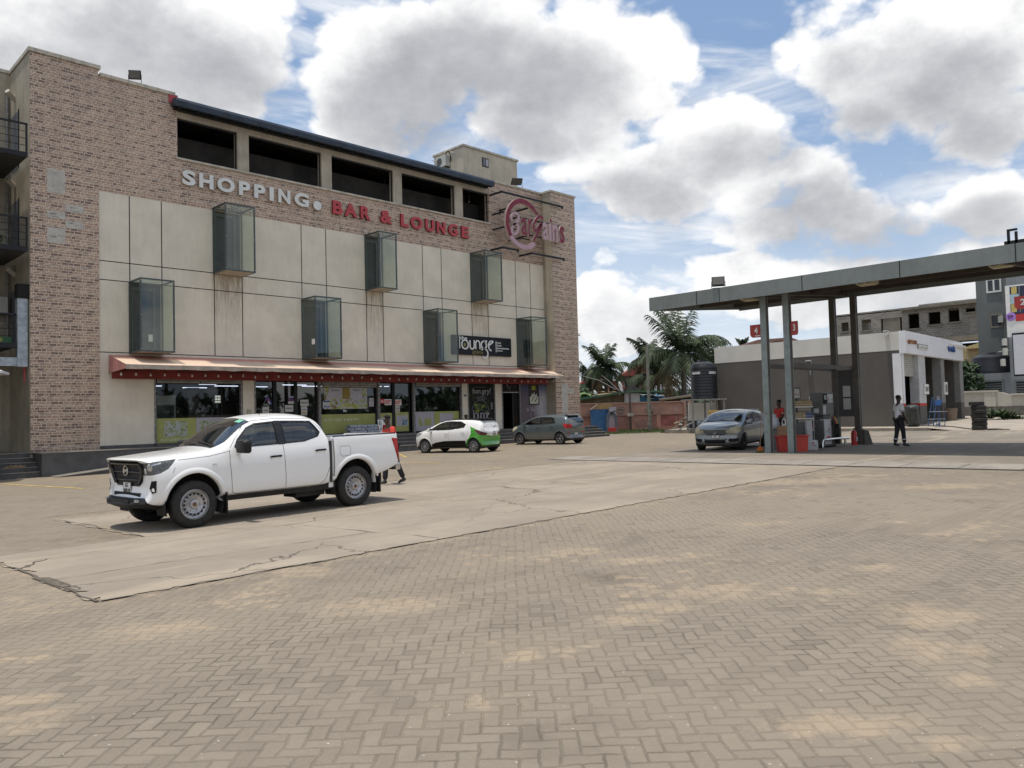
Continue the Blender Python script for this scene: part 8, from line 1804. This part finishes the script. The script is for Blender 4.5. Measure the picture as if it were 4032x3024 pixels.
mb.mt(mat('faded_white', (.46, .34, .31), .85, var=.2)); fit_text(mb, 'Coca-Cola', S_(2500 - 2240, DW), S_(2560 - 2240, DW), HM - .72, HM - .32, .03, .008, shear=.25, bold=-.01); stroke(mb, [(S_(2480 - 2240, DW), HM - .55), (S_(2500 - 2240, DW), HM - .95), (S_(2550 - 2240, DW), HM - .90)], .10, .03, .04)
bx0 = S_(2663 - 2240, DW); mb.prism([(bx0 - .07, HM - 1.0), (bx0 + .07, HM - 1.0), (bx0 + .09, HM - .7), (bx0 + .03, HM - .35), (bx0 + .03, HM - .12), (bx0 - .03, HM - .12), (bx0 - .03, HM - .35), (bx0 - .09, HM - .7)], 'y', .03, .04); mb.prism([(bx0 - .12, HM + .28), (bx0, HM + .55), (bx0 + .12, HM + .28), (bx0, HM + .2)], 'y', -.02, -.01); mb.build('faded_painting', t)
# blue kiosk and arch
p1 = at(2374, 1640, 54.6); t = thing('blue_kiosk', 'faded blue kiosk with sloping tan roof against the pink wall', 'kiosk', (p1.x, p1.y, gb - .02), radians(-44.96)); w = S_(40, 54.6); h = at(2330, 1611, 54.6).z - gb; w = .78
mb = MB(); mb.mt(mat('kiosk_blue', (.03, .12, .29), .6, var=.25, scale=1.5, streak=.3, dirt=(.05, .10, .12))); mb.box(-w, w * .55, 0, .9, 0, h); mb.build('body', t); mb = MB(); mb.mt(mat('kiosk_roof', (.34, .22, .10), .7, var=.15)); mb.prism([(-w - .03, h), (-w + .45, h + .34), (w * 1.0, h + .34), (w * .55, h)], 'y', -.02, .9); mb.mt(M_LAV); stroke(mb, [(-w - .02, h + .01), (-w + .45, h + .35)], .05, -.04, -.02); mb.build('roof', t)
p1 = at(2409, 1640, 54.2); t = thing('arch_board', 'grey arch shaped board with red trough beside the blue kiosk', 'board', (p1.x, p1.y, gb - .04), radians(-44.96))
mb = MB(); mb.mt(mat('arch_grey', (.13, .145, .18), .7, var=.2)); stroke(mb, [(-.30, 0), (-.30, .8), (-.22, 1.15), (0, 1.32), (.22, 1.15), (.30, .8), (.30, 0)], .16, -.1, .1); mb.mt(M_LAV); mb.box(-.24, .24, .05, .08, .25, 1.2); mb.prism([(-.3, 1.1), (-.1, 1.7), (.32, 1.72), (.34, 1.1)], 'y', .12, .16); mb.mt(M_DKMET); stroke(mb, [(-.42, 1.42), (-.1, 1.36), (.0, 1.2), (.1, 1.4), (.34, 1.42)], .06, -.14, -.1); mb.build('arch', t); mb = MB(); mb.mt(M_SIGNRED); mb.box(-.28, .28, -.2, .1, .0, .3); mb.build('trough', t, bevel=.02)
# utility pole
p1 = at(2559, 1640, 53.6); t = thing('utility_pole', 'weathered grey timber pole standing before the pink wall', 'pole', (p1.x, p1.y, gb - .1)); H_ = at(2557, 1356, 53.6).z - gb
mb = MB(); mb.mt(mat('pole_wood', (.20, .20, .17), .9, var=.25, scale=4, streak=.3)); mb.tube([(0, 0, 0), (-.03, .03, H_ * .5), (-.02, .02, H_ + .1)], [.13, .115, .09], 10); mb.mt(M_DKMET); mb.tube([(0, -.13, 1.30), (.1, -.15, 1.36), (.12, -.13, 1.24)], .03, 6); mb.build('pole', t)
mb = MB(); mb.mt(M_JAMB); mb.box(-.12, .0, -.03, .03, 0, .6, Matrix.Rotation(radians(-18), 4, 'Y')); mb.build('stake', t)
p1 = at(2482, 1640, 55.4); t = thing('brown_post', 'thin brown post with concrete collar rising above the pink wall', 'post', (p1.x, p1.y, gb)); mb = MB(); mb.mt(mat('post_brown', (.11, .065, .055), .8)); mb.box(-.05, .05, -.05, .05, 0, at(2482, 1545, 55.4).z - gb); mb.mt(M_CEM); mb.box(-.20, .22, -.12, .1, 1.0, 1.22); mb.build('post', t)
# sheds behind
def quadz(mb, pts, d): mb.face([mb.bm.verts.new(at(x, y, dd)) for (x, y), dd in zip(pts, d if isinstance(d, (list, tuple)) else [d] * len(pts))])
zq = lambda x, y: (2250 + x / 2.765, 1150 + y / 2.765)
def slab_px(mb, pts, d, th):
    r_ = [at(*p, d) for p in pts]; f = [at(*p, d) + Vector((.707, .707, 0)) * th for p in pts]; a = [mb.bm.verts.new(p) for p in r_]; b_ = [mb.bm.verts.new(p) for p in f]; mb.face(a); mb.face(b_[::-1])
    for i in range(len(a)): mb.face([a[i], b_[i], b_[(i + 1) % len(a)], a[(i + 1) % len(a)]])
t = thing('block_shed', 'olive block shed with green roof edge behind the pink wall', 'shed'); mb = MB(); mb.mt(mat('olive_block', (.17, .145, .09), .9, var=.25, scale=2, fine=.3)); slab_px(mb, [zq(-60, 1180), zq(575, 1085), zq(575, 1260), zq(-60, 1260)], 59, 4); mb.build('wall', t)
mb = MB(); mb.mt(mat('green_edge', (.07, .17, .10), .6, var=.15)); slab_px(mb, [zq(-60, 1168), zq(640, 1072), zq(1010, 1072), zq(1010, 1090), zq(640, 1092), zq(-60, 1200)], 58.5, 5); mb.build('roof', t)
mb = MB(); mb.mt(M_PUMPW); slab_px(mb, [zq(578, 1100), zq(745, 1100), zq(745, 1260), zq(578, 1260)], 58.8, 1); mb.build('white_panel', t)
t = thing('tan_roof', 'low tan sheet roof at the left behind the green edged shed', 'roof'); mb = MB(); mb.mt(mat('tan_sheet', (.50, .36, .20), .7, var=.12)); quadz(mb, [zq(170, 1070), zq(430, 1072), zq(560, 1105), zq(240, 1135)], [72, 72, 62, 62]); mb.build('sheet', t); mb = MB(); mb.mt(M_CEM); slab_px(mb, [zq(240, 1130), zq(560, 1100), zq(560, 1200), zq(240, 1200)], 62.5, 3); mb.build('wall', t)
t = thing('striped_stall', 'blue and white striped stall roof behind the pink wall', 'stall'); mb = MB(); ms = [mat('stripe_blue', (.10, .27, .52), .6), mat('stripe_white', (.52, .53, .50), .6)]
for k in range(5): mb.mt(ms[k % 2 == 0]); a, b_ = k / 5, (k + 1) / 5; L = lambda p, q, u: (p[0] + (q[0] - p[0]) * u, p[1] + (q[1] - p[1]) * u); A0, A1, B0, B1 = zq(748, 1115), zq(1000, 1120), zq(850, 1165), zq(1110, 1150); quadz(mb, [L(A0, A1, a), L(A0, A1, b_), L(B0, B1, b_), L(B0, B1, a)], [64, 64, 58.6, 58.6])
mb.build('roof', t); mb = MB(); mb.mt(mat('stall_teal', (.02, .14, .22), .6, var=.2)); slab_px(mb, [zq(748, 1125), zq(850, 1160), zq(950, 1162), zq(950, 1250), zq(748, 1250)], 59, 2); mb.build('body', t)
t = thing('white_pipe_roof', 'long white and cream roof edge right of the striped stall', 'roof'); mb = MB(); mb.mt(mat('cream_edge', (.50, .42, .27), .6)); slab_px(mb, [zq(985, 1165), zq(1322, 1118), zq(1322, 1138), zq(985, 1182)], 57.6, 3); mb.mt(M_WHITE); slab_px(mb, [zq(985, 1160), zq(1322, 1112), zq(1322, 1119), zq(985, 1166)], 57.5, 3); mb.build('roof', t); mb = MB(); mb.mt(M_DARKROOM); slab_px(mb, [zq(985, 1183), zq(1322, 1139), zq(1322, 1250), zq(985, 1250)], 58, 1); mb.build('wall', t)
M_RT = mat('red_roof', (.30, .085, .06), .6, var=.2, scale=1.5, streak=.2)
for k, (lab, pts, dd, body) in enumerate([('red roofed house between the palms', [(520, 915), (760, 765), (835, 800), (830, 905)], 82, [(580, 915), (830, 905), (830, 1120), (580, 1120)]), ('low red roof behind the left palm', [(430, 1065), (440, 960), (560, 980), (590, 1060)], 78, [(440, 1060), (590, 1060), (590, 1150), (440, 1150)]), ('brownish red roof at the building corner', [(90, 1000), (190, 920), (300, 930), (350, 1010)], 80, [(100, 1005), (340, 1010), (340, 1150), (100, 1150)])]):
    t = thing('red_roof_house', lab, 'house'); mb = MB(); mb.mt(M_RT); slab_px(mb, [zq(*p) for p in pts], dd, 5); mb.build('roof', t); mb = MB(); mb.mt(mat('house_wall', (.12, .11, .10), .85, var=.3)); slab_px(mb, [zq(*p) for p in body], dd + .3, 5); mb.build('wall', t)
t = thing('red_roof_house', 'brick red roof just showing above the garage wall', 'house'); mb = MB(); mb.mt(mat('roof_rust', (.30, .17, .13), .6, var=.15)); slab_px(mb, [zz4(-200, 1105), zz4(-60, 1060), zz4(420, 1025), zz4(545, 1070), zz4(545, 1300), zz4(-200, 1300)], 72, 8); mb.build('roof', t); mb = MB(); mb.mt(M_DARKROOM); slab_px(mb, [zz4(150, 1090), zz4(300, 1068), zz4(300, 1078), zz4(150, 1100)], 71.9, .05); mb.build('gutter', t)
def dish(label, px, py, d, r, az, tilt):
    p = at(px, py, d); t = thing('satellite_dish', label, 'satellite dish', tuple(p), az, 'satellite dishes'); mb = MB(); mb.mt(mat('dish_white', (.60, .61, .62), .5)); R_ = Matrix.Rotation(radians(tilt), 4, 'Y'); mb.lathe([(0, 0), (r * .5, r * .06), (r, r * .25), (r, r * .27), (r * .5, r * .09), (0, .02)], seg=24, M=R_); mb.build('dish', t, smooth=True); mb = MB(); mb.mt(M_JAMB); mb.tube([R_ @ Vector((0, 0, 0)), R_ @ Vector((0, 0, r * .9))], .02, 5); mb.tube([(0, 0, 0), (0, 0, -r * 1.3)], .03, 5); mb.build('mount', t)
dish('larger tilted white satellite dish above the shed roof', *zq(525, 1040), 58, .44, radians(-70), 74); dish('small white satellite dish left of the larger one', *zq(255, 1105), 60, .26, radians(-75), 70)
# wires
mb = MB(); mb.mt(M_JAMB)
for (a, b_, c) in [((90, 905), (300, 960), (480, 1060)), ((270, 860), (400, 960), (520, 1075)), ((1400, 640), (1500, 615), (1565, 605))]: mb.tube([at(*zq(*a), 66), at(*zq(*b_), 63), at(*zq(*c), 60)], .02, 4)
tag(mb.build('wires'), 'thin overhead wires crossing the palms', 'wires')
# raised black tank on its stand
DT = 47.0; pc = at(2774, 1571, DT + .8); t = thing('water_tank', 'tall black ribbed water tank on a steel stand beside the garage', 'water tank', (pc.x, pc.y, pc.z)); R0 = S_(52, DT); H0 = S_(140, DT); prof = [(0, 0)] 
for k in range(11): z = H0 * .92 * k / 11; prof += [(R0 - .02, z), (R0, z + .03), (R0, z + H0 * .92 / 11 - .04)]
prof += [(R0 - .02, H0 * .92), (R0 * .9, H0 * .99), (R0 * .5, H0 * 1.06), (R0 * .3, H0 * 1.07), (R0 * .3, H0 * 1.13), (0, H0 * 1.13)]
mb = MB(); mb.mt(mat('tank_blue_black', (.008, .010, .015), .5, var=.1)); mb.lathe(prof, seg=40); mb.build('body', t, smooth=30)
mb = MB(); mb.mt(M_PUMPW); M_ = Matrix.Rotation(radians(-45), 4, 'Z')
for a0, a1 in ((-160, -118), (-80, -40)):
    P = [(R0 + .006) * Vector((cos(radians(a0 + (a1 - a0) * k / 6)), sin(radians(a0 + (a1 - a0) * k / 6)), 0)) for k in range(7)]
    for p, q in zip(P, P[1:]): mb.quad(*[M_ @ (v + Vector((0, 0, z))) for v, z in ((p, H0 * .70), (q, H0 * .70), (q, H0 * .77), (p, H0 * .77))])
mb.build('label', t)
t2 = thing('tank_stand', 'grey steel tank stand carrying the tall black tank', 'stand', (pc.x, pc.y, .4), radians(-45)); hs = pc.z - .4
mb = MB(); mb.mt(M_JAMB); mb.box(-1.25, 1.1, -.9, .9, hs - .08, hs - .003); [mb.box(x - .05, x + .05, y - .05, y + .05, 0, hs - .08) for x in (-.9, .2, .95) for y in (-.8, .8)]; mb.tube([(-.9, -.85, .6), (-1.9, -.85, .1)], .04, 5); mb.build('frame', t2)
t = thing('pump_house', 'pale and dark low wall under the tank stand', 'wall', (pc.x + .9, pc.y + .9, .3), radians(-45)); mb = MB(); mb.mt(M_GWH); mb.box(-.68, 3, 0, .2, .75, 1.85); mb.mt(M_NAVY); mb.box(-.68, 3, -.01, .2, 0, .749); mb.build('wall', t)
p1 = at(2824, 1640, 44.5); t = thing('generator', 'yellow generator half hidden behind the silver hatchback', 'generator', (p1.x, p1.y, .35), radians(-45)); mb = MB(); mb.mt(mat('gen_yellow', (.42, .26, .04), .5, var=.15)); mb.box(-.3, .9, 0, .8, .55, 1.30); mb.build('casing', t, bevel=.03); mb = MB(); mb.mt(M_BLACK); mb.box(-.22, -.12, -.01, 0, .9, 1.1); mb.box(-.15, .05, -.01, 0, .7, .95); mb.box(-.3, .9, 0, .8, 0, .549); mb.build('vents_and_base', t)
# rubbish heap, grass verge
p1 = at(2710, 1672, 52.5); t = thing('rubbish_heap', 'heap of sacks, stones and blocks by the end of the pink wall', 'rubbish', (p1.x, p1.y, .42), radians(-45)); rnd = random.Random(14)
for k in range(26):
    mb = MB(); c = [(.42, .41, .38), (.30, .22, .16), (.20, .18, .15), (.14, .13, .12)][k % 4]; mb.mt(mat('heap%d' % (k % 4), c, .9, var=.3, bump=.8)); s_ = rnd.uniform(.10, .26)
    x_ = rnd.uniform(-.9, 1.2); mb.lathe([(0, -s_ * .5), (s_ * .8, -s_ * .4), (s_, 0), (s_ * .7, s_ * .5), (0, s_ * .6)], seg=7); mb.build(['sack', 'stone', 'stone', 'block'][k % 4], t, loc=(x_, rnd.uniform(-.4, .4), .1 + max(0, .75 - abs(x_) * .5) * rnd.random()), rotz=rnd.uniform(0, 3))
mb = MB(); mb.mt(M_LEAF3); mb.ml.append(M_LEAF); rnd = random.Random(15)
for k in range(9000):
    px = rnd.uniform(2385, 2820); d = rnd.uniform(51.0, 55.8) - (px > 2600) * 1.2; p = at(px, 1640, d); dens = .5 + .5 * sin(px * .05) * sin(d * 3)
    if rnd.random() > .35 + .65 * dens: continue
    h = rnd.uniform(.04, .16) * (1.6 if d > 54.5 else 1) ; a = rnd.uniform(0, 3.14); w = Vector((cos(a), sin(a), 0)) * .03; l = Vector((rnd.uniform(-.06, .06), rnd.uniform(-.06, .06), h)); mb.cur = k % 3 == 0; z = gz(p.x, p.y) + .0
    mb.face([mb.bm.verts.new(Vector((p.x, p.y, z)) - w), mb.bm.verts.new(Vector((p.x, p.y, z)) + w), mb.bm.verts.new(Vector((p.x, p.y, z)) + l)])
g = mb.build('grass'); g['kind'] = 'stuff'; g['label'] = 'patchy green grass along the foot of the pink wall'; g['category'] = 'grass'
mb = MB(); mb.mt(mat('verge_soil', (.20, .16, .10), .95, var=.3, scale=2, fine=.3)); P = [at(2385, 1640, 56), at(2830, 1640, 56), at(2830, 1640, 49.8), at(2600, 1640, 50.4), at(2400, 1640, 51)]; mb.face([mb.bm.verts.new((p.x, p.y, gz(p.x, p.y) + .02)) for p in P]); struct(mb.build('verge'))
# palms
M_TRUNK = mat('palm_trunk', (.16, .13, .10), .9, var=.3, scale=5, bump=.5); M_FR = mat('palm_green', (.036, .058, .020), .75, var=.45, scale=1.2); M_FR2 = mat('palm_dark', (.018, .034, .014), .8, var=.4, scale=1.2); M_DRY = mat('palm_dry', (.12, .085, .045), .85, var=.3)
def palm(label, px, py, d, R, n, seed, droop=1.0, zb_=None, name='coconut_palm', upright=.9):
    c = at(px, py, d); g0 = .3; t = thing(name, label, 'palm tree', (c.x, c.y, g0), 0, 'coconut palms'); h = c.z - g0; rnd = random.Random(seed)
    mb = MB(); mb.mt(M_TRUNK); mb.tube([(rnd.uniform(-.3, .3), .2, 0), (.1, 0, h * .5), (0, 0, h)], [.22, .16, .13], 10); mb.build('trunk', t, smooth=True)
    mb = MB(); mb.ml = [M_FR, M_FR2, M_DRY]
    for k in range(n):
        a = 2 * pi * k / n * 2.618 + rnd.uniform(-.25, .25); e = 1.35 - 2.0 * (k / n) ** 1.05 if k > 4 else 1.52 - .05 * k; e *= upright; L = R * rnd.uniform(.85, 1.12); dr = (.75 + .5 * rnd.random()) * droop * (.45 if k < 6 else 1); dry = k > n * .86
        mb.cur = 2 if dry else (k % 3 == 0); P = []; pos = Vector((0, 0, h)); ang = e
        for i in range(13): P.append(pos.copy()); pos = pos + Vector((cos(a) * cos(ang), sin(a) * cos(ang), sin(ang))) * L / 12; ang -= dr / 12 * (1.0 + i * .12)
        mb.tube([P[0], P[4], P[8], P[12]], [.045, .03, .02, .008], 4, cap=False)
        side = Vector((-sin(a), cos(a), 0))
        for i in range(1, 12):
            for q in range(4):
                u = i + q / 4; i0 = int(u); f = u - i0
                if i0 >= 12: continue
                b_ = P[i0].lerp(P[i0 + 1], f); tdir = (P[i0 + 1] - P[i0]).normalized(); ll = R * .30 * (sin(pi * (u / 12.5) ** .8) * .8 + .25) * rnd.uniform(.75, 1.1)
                for s in (-1, 1):
                    dd = (side * s * rnd.uniform(.6, .9) + tdir * .55 + Vector((0, 0, rnd.uniform(-.75, -.15)))).normalized(); w = tdir * .036; e_ = b_ + dd * ll + Vector((0, 0, -ll * .28)); m_ = b_ + dd * ll * .5
                    mb.face([mb.bm.verts.new(b_ - w), mb.bm.verts.new(b_ + w), mb.bm.verts.new(m_ + w), mb.bm.verts.new(m_ - w)]); mb.face([mb.bm.verts.new(m_ - w), mb.bm.verts.new(m_ + w), mb.bm.verts.new(e_)])
    mb.build('crown', t)
    mb = MB(); mb.mt(mat('coconut', (.14, .075, .04), .7, var=.4))
    for k in range(14): a = rnd.uniform(0, 6.28); mb.lathe([(0, -.16), (.11, -.08), (.13, 0), (.1, .1), (0, .15)], (.28 * cos(a), .28 * sin(a), h - .25 - rnd.random() * .5), seg=7)
    mb.build('coconuts', t, smooth=True)
palm('tallest coconut palm, left of the station canopy', 2685, 1392, 60, 4.3, 30, 41, 1.0, upright=1.0)
palm('lower coconut palm close to the brick building', 2382, 1452, 66, 2.7, 24, 42, 1.1)
palm('coconut palm just behind and left of the tallest', 2555, 1415, 72, 2.7, 20, 43, 1.3)
palm('coconut palm half hidden behind the pole', 2590, 1478, 68, 3.3, 22, 44, 1.0)
palm('far coconut palm behind the big black tank', 2800, 1452, 76, 3.2, 20, 45, .9)
palm('small palm tip showing over the garage wall', 2925, 1370, 90, 1.4, 14, 46, .9)
palm('low palm beside the red roof at left', 2330, 1520, 70, 2.6, 20, 47, 1.0)
for k, (px, py, d, r, n, lab) in enumerate([(2300, 1500, 64, (.9, .9, 1.6), 1300, 'dark leafy tree at the corner of the brick building'), (2640, 1500, 74, (2.6, 2.6, 2.2), 2600, 'dense green trees behind the tallest palm'), (2480, 1520, 76, (2.8, 2.8, 1.4), 1600, 'dark shrubs below the red roofed house')]):
    p = at(px, py, d); shrub(lab, (p.x, p.y, .4 if k else 1.2), r, n, .22 + .05 * k, [M_LEAF2, M_LEAF2, M_LEAF][k], 60 + k, 'broadleaf_tree' if k < 2 else 'shrub', None, 'tree' if k < 2 else 'shrub')
# banana plant at the corner
p = at(2292, 1570, 60); t = thing('banana_plant', 'banana plant with broad leaves at the corner of the brick building', 'plant', (p.x, p.y, .4)); rnd = random.Random(70); mb = MB(); mb.mt(M_LEAF3); mb.ml.append(M_LEAF)
for k in range(11):
    a = rnd.uniform(0, 6.28); L = rnd.uniform(1.6, 2.4); prev = None; ang = rnd.uniform(.6, 1.3); pos = Vector((0, 0, 1.9)); s_ = Vector((-sin(a), cos(a), 0)); mb.cur = k % 2
    for i in range(9): w = .34 * sin(pi * min(1, (i + .6) / 8.6)); q = (mb.bm.verts.new(pos - s_ * w + Vector((0, 0, w * .3))), mb.bm.verts.new(pos), mb.bm.verts.new(pos + s_ * w + Vector((0, 0, w * .3)))); prev and (mb.face([prev[0], prev[1], q[1], q[0]]), mb.face([prev[1], prev[2], q[2], q[1]])); prev = q; pos = pos + Vector((cos(a) * cos(ang), sin(a) * cos(ang), sin(ang))) * L / 8; ang -= .22
mb.build('leaves', t); mb = MB(); mb.mt(M_LEAF3); mb.tube([(0, 0, 0), (0, 0, 2.0)], [.14, .09], 8); mb.build('stem', t)
# birds far off
mb = MB()
# distant haze-free tree line beyond the houses
mb = MB(); mb.mt(M_LEAF2); rnd = random.Random(80)
for k in range(70): px = 2270 + rnd.random() * 1500; d = rnd.uniform(100, 150); p = at(px, 1600, d); leafball(mb, (p.x, p.y, 1.5 + rnd.random() * 1.5), (5, 5, rnd.uniform(1.4, 2.8)), 120, .9, rnd)
for k in range(90):  # unseen trees behind and beside the camera, added to darken glass reflections
    a = radians(140 + 205 * k / 90); R_ = rnd.uniform(50, 70) + 30 * (k > 60); c_ = (CAMP.x + R_ * cos(a), CAMP.y + R_ * sin(a) - 6, 2.5 + 2 * rnd.random()); leafball(mb, c_, (4.5, 4.5, rnd.uniform(2.5, 4.5)), 150, 1.0, rnd)
g = mb.build('far_and_added_trees'); g['kind'] = 'stuff'; g['label'] = 'far-off line of trees beyond the houses, with unseen trees added behind the camera'; g['category'] = 'trees'
SC.cycles.max_bounces = 6; SC.cycles.transparent_max_bounces = 10
